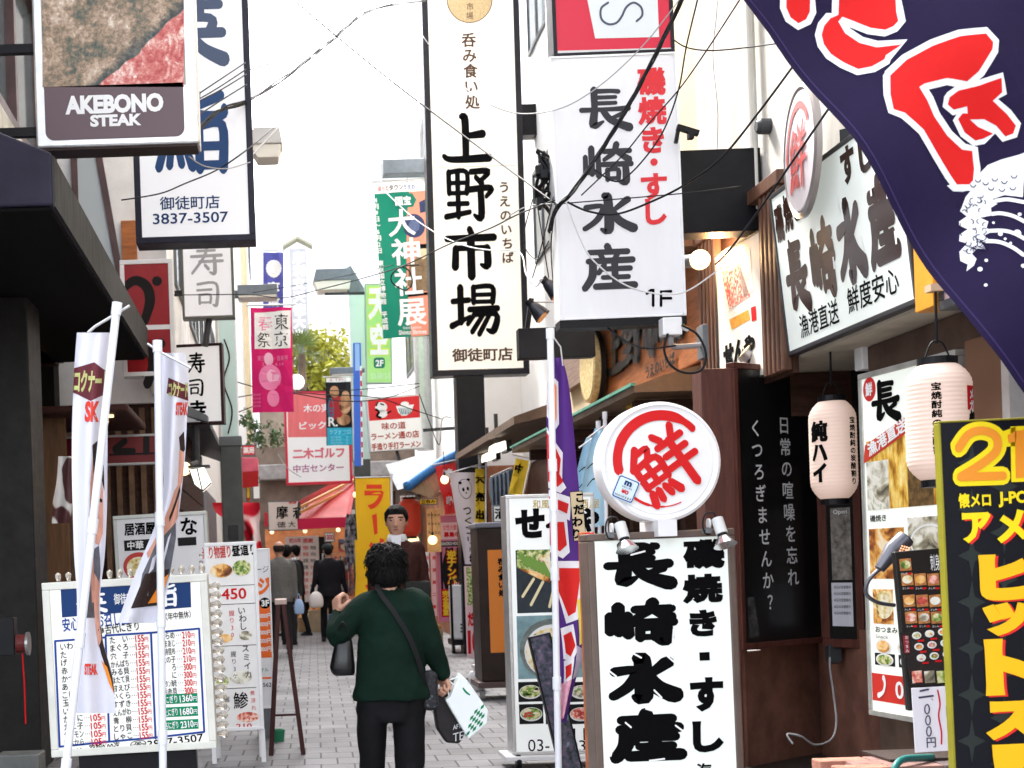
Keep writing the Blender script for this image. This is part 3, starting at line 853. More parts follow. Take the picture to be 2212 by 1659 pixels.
# tall blue sushi light box
S = Sign('sushi_light_box', 'tall pale light box with large blue brush characters behind the steak sign', 'sign', 282, 541, -190, 523, 10.0, depth=.22, fr=.045, frame=mat('navy_black_frame', (.02, .02, .035), .4, var=.3), face=DIMW)
S.ch(mat('faded_blue_ink', (.06, .085, .15), .5), '英', 328, -20, 494, 146, .12, 'brush')
S.ch(mat('strong_blue_ink', (.01, .05, .16), .5), '鮨', 332, 190, 494, 378, .12, 'brush')
S.ch(NAVYINK, '御徒町店', 345, 423, 474, 452, .012)
S.ch(NAVYINK, '3837-3507', 330, 459, 493, 482, .012)
S.done()

# upper white sushi sign
S = Sign('sushi_hanging_sign', 'white hanging sign with two grey brush characters in a thin olive frame', 'sign', 391, 504, 470, 687, 13.0, depth=.14, fr=.022, frame=mat('olive_metal', (.12, .12, .10), .45), face=DIMW)
GI = mat('pale_grey_ink', (.38, .38, .39), .5)
S.ch(GI, '寿', 410, 520, 483, 595, .0, 'brush'); S.ch(GI, '司', 424, 607, 474, 664, .1, 'brush')
for z_ in (.75, .25): MB().bar((-S.w / 2, .06, z_), (-S.w / 2 - .3, .06, z_), .03, .05).build('bracket', DARKM, S.root)
MB().tube([(.0, .06, 0), (-.05, .06, -.25)], .03).build('conduit', DARKM, S.root)
S.done()

# lower sushi sign
S = Sign('sushi_wall_sign', 'white sign with three black brush characters in a dark brown frame', 'sign', 374, 482, 742, 917, 13.6, yaw=-6, depth=.12, fr=.028, frame=mat('dark_maroon_frame', (.03, .012, .012), .4, var=.3), face=DIMW)
for c, b in (('寿', (405, 760, 443, 806)), ('司', (408, 818, 440, 856))): S.ch(INK, c, *b, .2, 'brush')
S.ch(INK, '幸', 407, 864, 446, 909, .03)
MB().tube([(-.05, .05, 0), (-.05, .05, -.4)], .04).build('post', DARKM, S.root)
S.done()

# red vertical sign
S = Sign('red_vertical_sign', 'red sign with large black characters in a white frame hanging past the canopy end', 'sign', 262, 376, 560, 812, 12.6, depth=.16, fr=.04, frame=WHITEM, face=mat('red_sign_acrylic', (.3, .008, .012), .35, var=.15))
S.rect(WHITEM, 268, 702, 368, 712, 1, 'divider')
BK = mat('black_cut_letter', (.01, .006, .006), .5)
S.line(BK, [(262, 628), (290, 606), (316, 618), (324, 650), (312, 694)], [8, 10, 11, 11, 9], 2)
S.oval(BK, 339, 607, 10.5, 10.5, 2, 'lettering'); S.oval(BK, 346, 742, 11, 11, 2, 'lettering')
S.line(BK, [(300, 740), (322, 752), (330, 790), (318, 830)], 10, 2)
S.done()
S = Sign('red_band_sign', 'dim red band sign with black strokes inside the dark shop front', 'sign', 84, 352, 940, 1006, 12.1, depth=.06, fr=.02, frame=mat('shaded_white_frame', (.4, .4, .4), .5), face=mat('shaded_red_acrylic', (.14, .005, .007), .4))  # darker red and white copies, canopy shade put into the colours
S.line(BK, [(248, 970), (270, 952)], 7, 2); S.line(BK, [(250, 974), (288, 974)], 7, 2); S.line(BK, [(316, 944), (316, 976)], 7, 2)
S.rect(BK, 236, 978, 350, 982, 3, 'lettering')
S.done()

# izakaya sign box
S = Sign('pub_sign_box', 'grey framed white sign listing a pub in black lettering behind the flags', 'sign', 248, 452, 1108, 1290, 11.0, tilt=1.5, depth=.16, fr=.03, frame=mat('dull_silver_frame', (.42, .43, .4), .4, metal=.4), face=PLAINW)
S.ch(INK, '居酒屋', 268, 1128, 336, 1155, .035)
S.ch(INK, 'な', 390, 1117, 426, 1155, .03)
S.rect(BLACKP, 268, 1165, 336, 1188, 1); S.ch(WHITEINK, '中華', 275, 1168, 310, 1186, .02, layer=3)
S.rect(BLACKP, 384, 1160, 424, 1178, 1)
S.oval(mat('red_bowl_print', (.5, .04, .03), .5), 300, 1222, 34, 30, 1); S.oval(FD[1], 300, 1224, 26, 22, 3)
S.done()

# menu board of the sushi bar
S = Sign('sushi_price_board', 'lit white price board with three blue ruled columns standing on the paving', 'sign', 100, 458, 1248, 1626, 6.5, tilt=1.4, depth=.16, fr=.035, frame=mat('cream_white_frame', (.66, .66, .6), .4, var=.1), face=mat('lit_cream_acrylic', (.8, .8, .76), .35, emit=.16, emit_col=(1, 1, .92)))
S.quad(NAVYINK, [(131, 1272), (411, 1250), (413, 1311), (134, 1333)], 0)
S.ch(WHITEINK, '英', 165, 1275, 232, 1324, .0, 'brush', 2); S.ch(WHITEINK, '鮨', 318, 1260, 382, 1311, .0, 'brush', 2)
S.ch(WHITEINK, '御徒町店', 246, 1280, 300, 1304, .01, layer=2)
S.ch(BLUEINK, '安心してお召し上がれる店', 134, 1322, 352, 1352, .02, rot=3.4)
S.ch(INK, '〈年中無休〉', 357, 1320, 413, 1337, .01, rot=3.4)
S.ch(INK, '※舌代にぎり', 216, 1345, 300, 1366, .012, rot=3.4)
def rl(x0, y0, x1, y1, w=2.2): S.line(BLUEINK, [(x0, y0), (x1, y1)], w, 1, smooth=False)
rl(119, 1384, 228, 1376); rl(228, 1372, 326, 1366); rl(326, 1366, 430, 1357)
rl(119, 1384, 129, 1612); rl(228, 1374, 236, 1601); rl(326, 1366, 336, 1594); rl(430, 1357, 441, 1580)
rl(129, 1612, 236, 1601); rl(236, 1601, 336, 1592); rl(336, 1592, 441, 1580)
c1 = ['いわし', 'た　こ', 'げ　そ', '赤　貝', 'かつお', 'あ　じ', 'こはだ', '玉　子', 'い　か', 'か　に', 'カニ子', 'サーモン', 'しおから']
c2 = ['た　い', 'まぐろ', '穴　子', 'かんぱち', 'みる貝', 'ほたて貝', '甘えび', 'いくら', 'すずき', 'えんがわ', '青　柳', 'とり貝', 'しゃこ']
c3 = ['ひらめ', 'しまあじ', '子持昆布', '数の子', 'と　ろ', 'う　に', 'ボタン海老', '活赤貝']
def rows(names, x0, xp, x1, y0, dy, sl, price, px):
    S.grp = 'column%d' % x0
    for i, nme in enumerate(names):
        yy = y0 + dy * i
        xx = px * i
        S.ch(INK, nme, x0 + xx, yy - 7, xp - 16 + xx, yy + 8, .012, rot=3)
        S.ch(INK, '…', xp - 13 + xx, yy - 2, xp - 2 + xx, yy + 0, .02)
        pr = price if isinstance(price, str) else price[i]
        S.ch(REDINK, pr, xp + xx, yy - 9, x1 - 9 + xx, yy + 6, .022, rot=3)
        S.ch(REDINK, '円', x1 - 8 + xx, yy - 5, x1 + xx, yy + 5, .01)
rows(c1, 130, 188, 220, 1394, 17.4, 0, '105', .8)
rows(c2, 237, 292, 320, 1380, 17.4, 0, '155', .8)
rows(c3, 346, 393, 420, 1372, 17.2, 0, ['210'] * 4 + ['300'] * 4, .8)
for k, (a, b) in enumerate((('上にぎり', '1360'), ('特上にぎり', '1680'), ('大名にぎり', '2310'))):
    y = 1510 + 28 * k
    S.quad(GREENINK, [(343 + k, y - 10), (426 + k, y - 14), (427 + k, y + 7), (344 + k, y + 11)], 1)
    S.grp = None
    S.ch(WHITEINK, a, 346 + k, y - 8, 383 + k, y + 8, .014, layer=3, rot=3); S.ch(WHITEINK, b, 388 + k, y - 10, 416 + k, y + 5, .02, layer=3, rot=3)
    S.ch(WHITEINK, '円', 417 + k, y - 7, 425 + k, y + 3, .01, layer=3)
S.ch(INK, 'AM11:00→翌朝0:00迄', 126, 1608, 260, 1630, .012, rot=4)
S.ch(INK, '☎3837-3507', 281, 1590, 440, 1614, .012, rot=4.5)
w, h = S.w / 2, S.h
BB = mat('clear_bulb_glass', (.75, .7, .62), .08, trans=.7)
for k in range(15):
    b = MB(); b.lathe([(.0, 0), (.009, 0), (.010, .008), (.015, .02), (.014, .032), (.0, .042)], 10, (-w + .07 + k * .048, .05, h + .004))
    b.build('bulb', BB, S.root, smooth=True)
for k in range(17):
    b = MB(); b.lathe([(.0, 0), (.011, 0), (.012, .012), (.02, .03), (.019, .045), (.0, .056)], 10, (w + .004, .05, h - .06 - k * .043), 'x')
    b.build('bulb', BB, S.root, smooth=True)
zb = -S.o.z
b = MB(); b.box(-w + .12, w - .1, .03, .14, zb + .0, -.002)
b.build('stand', BLACKM, S.root, bevel=.005)
S.done()

# handwritten sushi board
S = Sign('handwritten_menu_board', 'white board of handwritten sushi offers under clear plastic beside the price board', 'sign', 448, 562, 1170, 1578, 9.5, tilt=.6, lean=-3, depth=.06, fr=.024, frame=WHITEM, face=mat('pale_paper_board', (.78, .76, .74), .25, var=.08, scale=6))
S.ch(mat('dark_red_marker', (.5, .06, .05), .5), '光り物握り', 366 + 70, 1178, 452 + 46, 1206, .03, rot=2)
S.ch(INK, '昼道り', 500, 1170, 552, 1200, .03, rot=2)
for k, (x, y, w_2, h_2, f) in enumerate(((478, 1232, 24, 15, 2), (522, 1226, 20, 17, 0), (530, 1372, 14, 10, 4), (486, 1378, 16, 9, 2), (520, 1462, 24, 14, 4), (535, 1548, 24, 11, 3), (480, 1470, 14, 12, 0))):
    S.oval(FD[f], x, y, w_2, h_2, 1, 'food_picture')
S.ch(REDINK, '450', 478, 1270, 532, 1294, .02)
S.col(GREYINK, 'いわし', 522, 1318, 526, 1352, 18, .015); S.col(REDINK, '握り30', 500, 1324, 502, 1370, 13, .0)
S.col(GREYINK, 'スミイカ', 530, 1400, 536, 1456, 17, .015); S.col(GREYINK, '握り3ケ', 504, 1412, 508, 1460, 13, .0)
S.ch(INK, '鯵', 504, 1494, 536, 1530, .01); S.col(GREYINK, '握り', 490, 1510, 492, 1530, 13, .0); S.col(REDINK, '煮浸れ', 545, 1496, 548, 1528, 11, .0)
S.ch(REDINK, '210', 510, 1562, 544, 1574, .015)
for y in (1262, 1302, 1392, 1484): S.line(GREYINK, [(462, y + 4), (553, y)], .7, 1)
zb = -S.o.z
for sx in (-1, 1):
    MB().bar((sx * (S.w / 2 - .012), .03, -.0), (sx * (S.w / 2 - .012), .05, zb), .03, .05).build('leg', WHITEM, S.root)
MB().bar((-S.w / 2 + .03, .3, zb), (-S.w / 2 + .03, .05, S.h - .05), .03, .03).bar((S.w / 2 - .03, .3, zb), (S.w / 2 - .03, .05, S.h - .05), .03, .03).build('rear_brace', WHITEM, S.root)
b = MB()
for k in range(24):
    b.lathe([(.0, 0), (.007, 0), (.012, .018), (.0, .032)], 8, (-S.w / 2 - .004 - .032, .02, S.h - .08 - k * .045), 'x')
b.build('bulb_string', BB, S.root, smooth=True)
S.done()

# narrow orange price sign
S = Sign('massage_price_sign', 'narrow white and orange price sign with a black floor disc behind the wooden easel', 'sign', 546, 588, 1184, 1530, 10.8, depth=.1, fr=.012, frame=WHITEM, face=PLAINW)
ORG = mat('orange_print', (.75, .13, .01), .5)
S.rect(ORG, 549, 1296, 586, 1420, 0); S.rect(ORG, 549, 1462, 586, 1466, 0)
S.oval(INK, 572, 1302, 12, 12, 1); S.ch(WHITEINK, '3F', 564, 1295, 581, 1309, .04, layer=3)
S.ch(INK, 'ージ', 552, 1222, 580, 1236, .0); S.ch(ORG, 'ジ', 556, 1246, 584, 1284, .05)
for k in range(5): S.ch(WHITEINK, ('5', '8', '3', '4', '6')[k] + '000円', 556, 1324 + k * 18, 586, 1335 + k * 18, .02, layer=2)
S.ch(GREENINK, 'オル', 562, 1442, 580, 1450, .01); S.ch(INK, '3562', 562, 1474, 586, 1483, .01)
zb = -S.o.z
MB().box(-S.w / 2 + .01, S.w / 2 - .01, .0, .2, zb, -.002).build('base', GREYM, S.root, bevel=.004)
S.done()
gp = MB(); gp.lathe([(0, 0), (.05, 0), (.06, .1), (0, .1)], 14, P(600, 1582, 10.6) * 1)
o = P(600, 1582, 10.6); o.z = 0
gp = MB(); gp.lathe([(0, 0), (.045, 0), (.055, .09), (.045, .09), (.04, .02), (0, .02)], 14, o)
single('plant_pot', 'small green plastic pot on the paving behind the wooden easel', 'pot', gp, mat('green_plastic', (.02, .2, .1), .4), smooth=40)

# wooden easel seen from its side
ez = thing('wooden_easel', 'dark red wooden easel standing sideways on the paving', 'easel', (P(612, 1500, 10).x, 9.8, 0))
def ebar(name, a, b, w, h, m): MB().bar(a, b, w, h, up=(0, 1, 0)).build(name, m, ez, bevel=.004)
EW = mat('dark_red_easel_wood', (.045, .012, .012), .4, var=.35, scale=6)
for dy in (0, .42):
    ebar('leg', (-.10, dy, 0), (-.016, dy * .9 + .02, 1.05), .034, .055, EW)
    ebar('leg', (.125, dy, 0), (.02, dy * .9 + .02, 1.05), .032, .05, EW)
MB().box(-.04, .045, .0, .42, 1.05, 1.085).build('top_rail', mat('worn_pale_wood', (.4, .3, .27), .6), ez, bevel=.004)
MB().prism([(-.088, .24), (-.07, .24), (-.018, 1.04), (-.036, 1.04)], .03, .40).build('board', mat('dark_green_board', (.02, .028, .024), .5), ez)
MB().bar((-.08, .0, .28), (.1, .0, .28), .015, .02, up=(0, 1, 0)).build('stay', EW, ez)

# ------------------------------------------------------------------ cloth helper
class Cloth:
    """cloth hanging in folds: rows of (photo y, left x, right x, distance offset) between which the surface is interpolated"""
    def __init__(s, rows, d, fold=.03, nf=2.0, ph=0.0, tw=0.0):
        s.r, s.d, s.fold, s.nf, s.ph, s.tw = rows, d, fold, nf, ph, tw
    def px(s, u, v):
        r = s.r
        t = v * (len(r) - 1)
        i = min(int(t), len(r) - 2)
        q = t - i
        p0, p1, p2, p3 = r[max(i - 1, 0)], r[i], r[i + 1], r[min(i + 2, len(r) - 1)]
        cr = [0.5 * (2 * b + (c - a) * q + (2 * a - 5 * b + 4 * c - e) * q * q + (3 * b - a - 3 * c + e) * q ** 3) for a, b, c, e in zip(p0[:3], p1[:3], p2[:3], p3[:3])]
        return cr[1] + (cr[2] - cr[1]) * u, cr[0]
    def at(s, u, v, off=0.0):
        x, y = s.px(u, v)
        d = s.d + s.fold * math.sin(u * s.nf * 2 * math.pi + s.ph + v * s.tw) + s.fold * .4 * math.sin(v * 9 + u * 5)
        p = P(x, y, d)
        p.y -= off
        return p
    def sheet(s, u0=0, u1=1, v0=0, v1=1, nu=22, nv=50, off=0.0):
        m = MB()
        vs = [s.at(u0 + (u1 - u0) * i / nu, v0 + (v1 - v0) * j / nv, off) for j in range(nv + 1) for i in range(nu + 1)]
        fs = [(j * (nu + 1) + i, j * (nu + 1) + i + 1, (j + 1) * (nu + 1) + i + 1, (j + 1) * (nu + 1) + i) for j in range(nv) for i in range(nu)]
        return m.add(vs, fs)
    def patch(s, mb, pts, off=.003, sub=.09):
        """flat (u, v) outline laid on the cloth"""
        bm = bmesh.new()
        bm.faces.new([bm.verts.new((p[0], p[1], 0)) for p in pts])
        tri_sub(bm, sub)
        vs = [s.at(v.co.x, v.co.y, off) for v in bm.verts]
        bm.verts.index_update()
        fs = [tuple(v.index for v in f.verts) for f in bm.faces]
        bm.free()
        return mb.add(vs, fs)
    def text(s, mb, txt, u0, u1, v0, v1, bold=.03, style=None, off=.004, slant=0, rot=False):
        vs, fs, bb = glyph(txt, bold, style)
        out = []
        for a, b, z in vs:
            p, q = (a - bb[0]) / (bb[1] - bb[0]), (bb[3] - b) / (bb[3] - bb[2])
            if rot: p, q = 1 - q, p
            out.append(s.at(u0 + (u1 - u0) * p + slant * (q - .5), v0 + (v1 - v0) * q, off + .001 * z))
        return mb.add(out, fs)

FLAGW = mat('white_polyester', (.66, .66, .74), .75, bump=.55, scale=5, stretch=(1, 1, .3))
def pole(par, a, b, r=.0165, joints=(.3, .6), m=None):
    a, b = Vector(a), Vector(b)
    par = MB().tube([a, b], r, 12).build('pole', m or POLEW, par, smooth=40)
    for t in joints:
        p = a + (b - a) * t
        d = (b - a).normalized()
        MB().tube([p, p + d * .06], r * 1.28, 12).build('joint', m or POLEW, par, smooth=40)
    d = (b - a).normalized()
    MB().tube([b - d * .03, b + d * .02], r * 1.25, 12).build('cap', m or POLEW, par, smooth=40)

# first white flag
base = P(143, 1900, 5.6); base.z = 0
f1 = thing('promotional_flag', 'white steak house flag with a folded portrait print on the leaning pole', 'flag', base, group=None)
inv = Matrix.Translation(base).inverted()
def loc(mb, o):
    i = Matrix.Translation(o).inverted(); mb.v = [tuple(i @ Vector(v)) for v in mb.v]; return mb
top, bot = P(252, 664, 5.6), P(142, 1659, 5.55)
ext = top + (bot - top) * (top.z / (top.z - bot.z))
pole(f1, ext - base, top - base, .0165, (.22, .43, .62))
loc(MB().tube([P(280, 660, 5.6), P(205, 705, 5.62), P(190, 718, 5.62)], .006), base).build('cross_rod', ALU, f1)
c = Cloth([(718, 166, 243), (800, 160, 238), (900, 156, 233), (1000, 155, 232), (1100, 157, 231), (1200, 160, 226), (1290, 166, 216), (1380, 164, 222), (1460, 152, 243), (1540, 158, 250)], 5.66, .028, 1.2, .3, 2.0)
loc(c.sheet(), base).build('cloth', FLAGW, f1, smooth=True)
OLV = mat('olive_yellow_print', (.5, .5, .2), .7); MRN = mat('maroon_print', (.12, .02, .03), .7); SKIN_P = mat('skin_print', (.6, .3, .22), .7, var=.2, scale=12); HAIR_P = mat('dark_hair_print', (.03, .018, .016), .7)
GREYP = mat('grey_cloth_print', (.12, .12, .14), .7, var=.4, scale=14); FRED = mat('flag_red_print', (.65, .05, .03), .7); FORG = mat('flag_orange_print', (.8, .25, .02), .7)
m = MB(); c.patch(m, [(.0, .105), (.55, .09), (1, .12), (1, .165), (.5, .185), (0, .165)], .002); loc(m, base).build('print', MRN, f1)
m = MB(); c.text(m, 'コクナード', .02, .98, .11, .165, .05); loc(m, base).build('print', OLV, f1)
m = MB(); c.text(m, 'SK', .35, .75, .185, .235, .05); loc(m, base).build('print', FRED, f1)
m = MB(); c.patch(m, [(.62, .30), (.72, .31), (.88, .40), (.9, .5), (.8, .53), (.6, .52), (.5, .46), (.52, .38)], .002); loc(m, base).build('print', SKIN_P, f1)
m = MB(); c.patch(m, [(.58, .29), (.72, .28), (.9, .34), (.92, .40), (.8, .36), (.7, .35), (.62, .37)], .003); c.patch(m, [(.74, .415), (.86, .42), (.86, .428), (.74, .424)], .004); loc(m, base).build('print', HAIR_P, f1)
m = MB(); c.patch(m, [(.45, .50), (.62, .54), (.8, .53), (.92, .60), (.95, .72), (.3, .72), (.36, .58)], .002); loc(m, base).build('print', GREYP, f1)
m = MB(); c.patch(m, [(.5, .54), (.64, .56), (.76, .68), (.66, .68)], .004); c.patch(m, [(.7, .60), (.95, .63), (.95, .78), (.8, .80)], .004); loc(m, base).build('print', SKIN_P, f1)
m = MB(); c.patch(m, [(.78, .76), (.98, .74), (1.0, .94), (.9, .88)], .003); loc(m, base).build('print', HAIR_P, f1)
m = MB(); c.patch(m, [(.8, .84), (.92, .86), (.99, .935), (.9, .91)], .005); loc(m, base).build('print', FORG, f1)
m = MB(); c.text(m, 'STEAK', .34, .66, .85, .885, .05); loc(m, base).build('print', FRED, f1)

# second white flag
base = P(337, 1900, 6.0); base.z = 0
f2 = thing('promotional_flag', 'white steak house flag with a wrestler print swinging out from the upright pole', 'flag', base)
top, bot = P(340, 745, 6.0), P(337, 1659, 6.0)
ext = Vector((bot.x + .02, 6.0, 0))
pole(f2, ext - base, top - base, .0165, (.25, .47, .66))
loc(MB().tube([P(318, 742, 6.0), P(340, 757, 6.0), P(412, 795, 6.0)], .005), base).build('cross_rod', ALU, f2)
c = Cloth([(762, 346, 400), (830, 347, 408), (900, 349, 404), (980, 351, 400), (1060, 352, 392), (1130, 336, 384), (1200, 308, 374), (1270, 280, 362), (1345, 254, 334)], 6.06, .03, 1.0, 1.0, 2.5)
loc(c.sheet(), base).build('cloth', FLAGW, f2, smooth=True)
m = MB(); c.patch(m, [(.28, .10), (.95, .13), (1, .19), (.2, .16)], .002); loc(m, base).build('print', MRN, f2)
m = MB(); c.text(m, 'コクナード', .28, .98, .115, .175, .05); loc(m, base).build('print', OLV, f2)
m = MB(); c.text(m, 'STEAK', .55, 1, .195, .245, .05); loc(m, base).build('print', FRED, f2)
m = MB(); c.patch(m, [(.70, .32), (.9, .30), (.98, .36), (.92, .37), (.78, .37)], .002); loc(m, base).build('print', HAIR_P, f2)
m = MB(); c.patch(m, [(.74, .36), (.95, .37), (.98, .45), (.9, .5), (.96, .6), (.7, .66), (.2, .76), (.1, .74), (.4, .58), (.62, .5), (.76, .48)], .003); loc(m, base).build('print', SKIN_P, f2)
m = MB(); c.patch(m, [(.88, .48), (.94, .5), (.62, .62), (.56, .6)], .005); loc(m, base).build('print', HAIR_P, f2)
m = MB(); c.patch(m, [(.3, .70), (.9, .62), (1.0, .68), (.98, .82), (.8, .90), (.3, .90), (.2, .82)], .004); loc(m, base).build('print', GREYP, f2)
m = MB(); c.patch(m, [(.28, .82), (.95, .80), (.9, .93), (.22, .94)], .005); loc(m, base).build('print', HAIR_P, f2)
m = MB(); c.patch(m, [(.35, .76), (.45, .74), (.48, .8), (.38, .82)], .007); c.patch(m, [(.7, .68), (.78, .66), (.74, .79), (.66, .8)], .007); loc(m, base).build('print', FLAGW, f2)
m = MB(); c.patch(m, [(.8, .84), (.95, .82), (.9, .92), (.62, .925)], .007); loc(m, base).build('print', FORG, f2)

# maroon and white patterned hanging cloth in the shop front, cable reel and boxes
c = Cloth([(985, 126, 156), (1040, 122, 157), (1085, 114, 156), (1130, 112, 152)], 8.6, .02, 1.0)
ob = c.sheet(nu=10, nv=16)
MW = ramp_mat('maroon_white_cloth', [(.44, (.06, .02, .02)), (.47, (.07, .022, .02)), (.5, (.5, .47, .44)), (.7, (.55, .52, .5))], 5, detail=1)
single('shop_curtain', 'maroon and white patterned cloth hanging in the dark shop front', 'curtain', ob, MW, smooth=True)
o = P(45, 1390, 7.4)
rl_ = thing('cable_reel', 'red cord reel fixed on the dark pillar face', 'reel', o)
MB().lathe([(.0, -.02), (.05, -.02), (.05, .03), (.0, .03)], 20, (0, 0, 0), 'x').build('drum', mat('red_cord', (.1, .008, .008), .5, var=.4, scale=60), rl_)
MB().lathe([(.0, .03), (.06, .03), (.062, .045), (.0, .045)], 20, (0, 0, 0), 'x').build('flange', mat('reel_black_white', (.3, .3, .3), .3, metal=.6), rl_)
MB().box(-.16, -.03, -.02, .08, -.06, .14).build('bracket', BLACKM, rl_, bevel=.005)
MB().tube([(.01, -.02, -.05), (.015, -.02, -.2), (.015, -.02, -.42)], .004).build('cord', REDINK, rl_)
o = P(45, 1640, 7.6); o.z = 0
bx = MB(); bx.box(-.14, .1, 0, .2, 0, .34); 
single('utility_cabinet', 'small grey cabinet on the paving at the foot of the dark pillar', 'cabinet', bx, mat('pale_grey_cabinet', (.12, .125, .12), .5, var=.3), mw=Matrix.Translation(o), bevel=.008)
# warm and cold lamps by the sushi bar
o = P(398, 1012, 12.6)
l = thing('round_wall_lamp', 'glowing warm globe lamp beside the sushi wall sign', 'lamp', o)
MB().ball((0, 0, 0), .062).build('globe', BULB, l, smooth=True)
MB().tube([(.05, .05, .03), (.1, .2, .06)], .03).build('holder', DARKM, l)
o = P(432, 1032, 12.4)
l = thing('square_wall_lantern', 'glowing square glass lantern under the dark eave', 'lamp', o)
MB().prism([(-.09, .07), (.04, .09), (.1, -.05), (.02, -.12), (-.05, -.06)], -.05, .08).build('glass', TUBEL, l)
MB().box(-.1, .09, -.06, .09, .09, .11).build('cap', DARKM, l)
fm = MB()
for a_, b_ in (((-.09, .07), (-.05, -.06)), ((-.05, -.06), (.02, -.12)), ((.02, -.12), (.1, -.05)), ((-.02, .08), (.02, -.12))): fm.bar((a_[0], -.054, a_[1]), (b_[0], -.054, b_[1]), .012, .012)
fm.build('frame', DARKM, l)
# red hanging banners behind the grey post
c = Cloth([(1085, 458, 560), (1110, 470, 562), (1140, 520, 560), (1185, 535, 566)], 17.5, .06, 1.4)
single('red_store_banner', 'bunched red banner with white marks behind the grey lamp post', 'banner', c.sheet(nu=16, nv=20), ramp_mat('red_white_cloth', [(.3, (.6, .01, .03)), (.58, (.62, .012, .035)), (.62, (.8, .6, .6)), (.8, (.8, .75, .75))], 2.2, detail=1), smooth=True)
# ------------------------------------------------------------------ middle of the street: lamp posts
POSTG = mat('grey_green_post', (.07, .078, .075), .45, var=.25, scale=4)
GLASSG = mat('pale_green_glass_panel', (.55, .74, .70), .12, spec=.6, alpha=.82)
LAMPG = mat('blue_grey_lamp_metal', (.16, .19, .22), .4, var=.2)
LDIFF = mat('lamp_diffuser', (.75, .73, .66), .5)
def lamp_head(par, c, w, h, dep, side=0):
    """trapezoid street lamp head, centre c, in world axes relative to the parent"""
    x, y, z = c
    MB().prism([(x - w / 2, z), (x + w / 2, z), (x + w / 2 - .02, z + h * .55), (x - w / 2 + .05, z + h * .55)], y - dep / 2, y + dep / 2).build('lamp_head', LAMPG, par, bevel=.008)
    MB().prism([(x - w / 2 + .01, z - .002), (x + w / 2 - .01, z - .002), (x + w / 2 - .04, z - h * .45), (x - w / 2 + .08, z - h * .45)], y - dep / 2 + .02, y + dep / 2 - .02).build('diffuser', LDIFF, par, bevel=.006)
o = P(506, 1200, 15); o.z = 0
LPA = thing('street_lamp', 'grey street lamp post with a pale green glass upper half beside the sushi signs', 'street lamp', o)
s = 15 / F
MB().box(-.11, .11, -.1, .1, 0, 2.62).build('post', POSTG, LPA, bevel=.01)
MB().box(-.12, .12, -.11, .11, 2.62, 2.72).build('collar', GREYM, LPA, bevel=.005)
MB().box(-.055, .055, -.108, -.1, 1.62, 1.78).build('hatch', DARKM, LPA, bevel=.003)
MB().box(-.112, .112, -.102, .102, 1.36, 1.375).build('seam', DARKM, LPA)
MB().box(-.085, .085, -.08, .08, 2.72, 4.6).build('glass_panel', GLASSG, LPA, bevel=.006)
for sx in (-.088, .088): MB().box(sx - .006, sx + .006, -.085, .085, 2.72, 4.62).build('edge_strip', ALU, LPA)
MB().tube(crom([(-.02, -.095, 2.75), (.03, -.1, 3.0), (-.05, -.1, 3.3), (.02, -.1, 3.55), (-.03, -.1, 3.75)]), .008, 6).build('cable', CABLE, LPA)
MB().box(-.09, .2, -.02, .02, 4.2, 4.28).build('arm', LAMPG, LPA)
MB().box(.13, .55, -.16, .16, 4.2, 4.31).build('lamp_head', LAMPG, LPA, bevel=.006)
MB().box(.14, .54, -.15, .15, 4.18, 4.2).build('diffuser', LDIFF, LPA)
# second post, further on
o = P(788, 1200, 24.5); o.z = 0
LPB = thing('street_lamp', 'street lamp post with a blue grey box lamp beside the green sign', 'street lamp', o)
MB().box(-.14, .14, -.14, .14, 0, 3.15).build('post', POSTG, LPB, bevel=.01)
MB().box(-.13, .13, -.12, .12, 3.15, 6.05).build('glass_panel', GLASSG, LPB, bevel=.006)
for sx in (-.133, .133): MB().box(sx - .008, sx + .008, -.125, .125, 3.15, 6.05).build('edge_strip', ALU, LPB)
MB().prism([(.17, 6.05), (-.15, 6.05), (-.2, 6.46), (-.09, 6.52)], -.13, .13).build('arm', LAMPG, LPB, bevel=.008)
lamp_head(LPB, (-.42, 0, 6.25), .66, .36, .5)
# lamp heads on arms
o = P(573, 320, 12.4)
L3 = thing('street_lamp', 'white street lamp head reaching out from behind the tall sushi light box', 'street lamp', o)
_k = LAMPG; LAMPG = mat('overexposed_lamp_metal', (.55, .55, .54), .5); lamp_head(L3, (0, 0, 0), .30, .26, .3); MB().box(-.5, -.12, -.02, .02, .03, .09).build('arm', LAMPG, L3); LAMPG = _k  # paler copy of the lamp metal, overexposure put into its colour
o = P(744, 802, 24)
L4 = thing('street_lamp', 'flat grey street lamp head in front of the tree', 'street lamp', o)
MB().box(-.25, .25, -.1, .1, -.05, .06).build('lamp_head', LAMPG, L4, bevel=.01)
MB().box(.25, .34, -.03, .03, -.03, .04).build('arm', LAMPG, L4); MB().box(-.22, .22, -.09, .09, -.065, -.05).build('diffuser', LDIFF, L4)
o = P(641, 825, 28.2)
L5 = thing('globe_lamp', 'white glowing globe lamp above the red and white shop sign', 'lamp', o)
MB().ball((0, 0, 0), .157, 20, 14).build('globe', mat('lit_white_globe', (.9, .9, .88), .4, emit=.6, emit_col=(1, .98, .9)), L5, smooth=True)
MB().tube([(0, 0, -.14), (0, 0, -.5), (0, .4, -.8)], .03).build('stem', POSTG, L5)

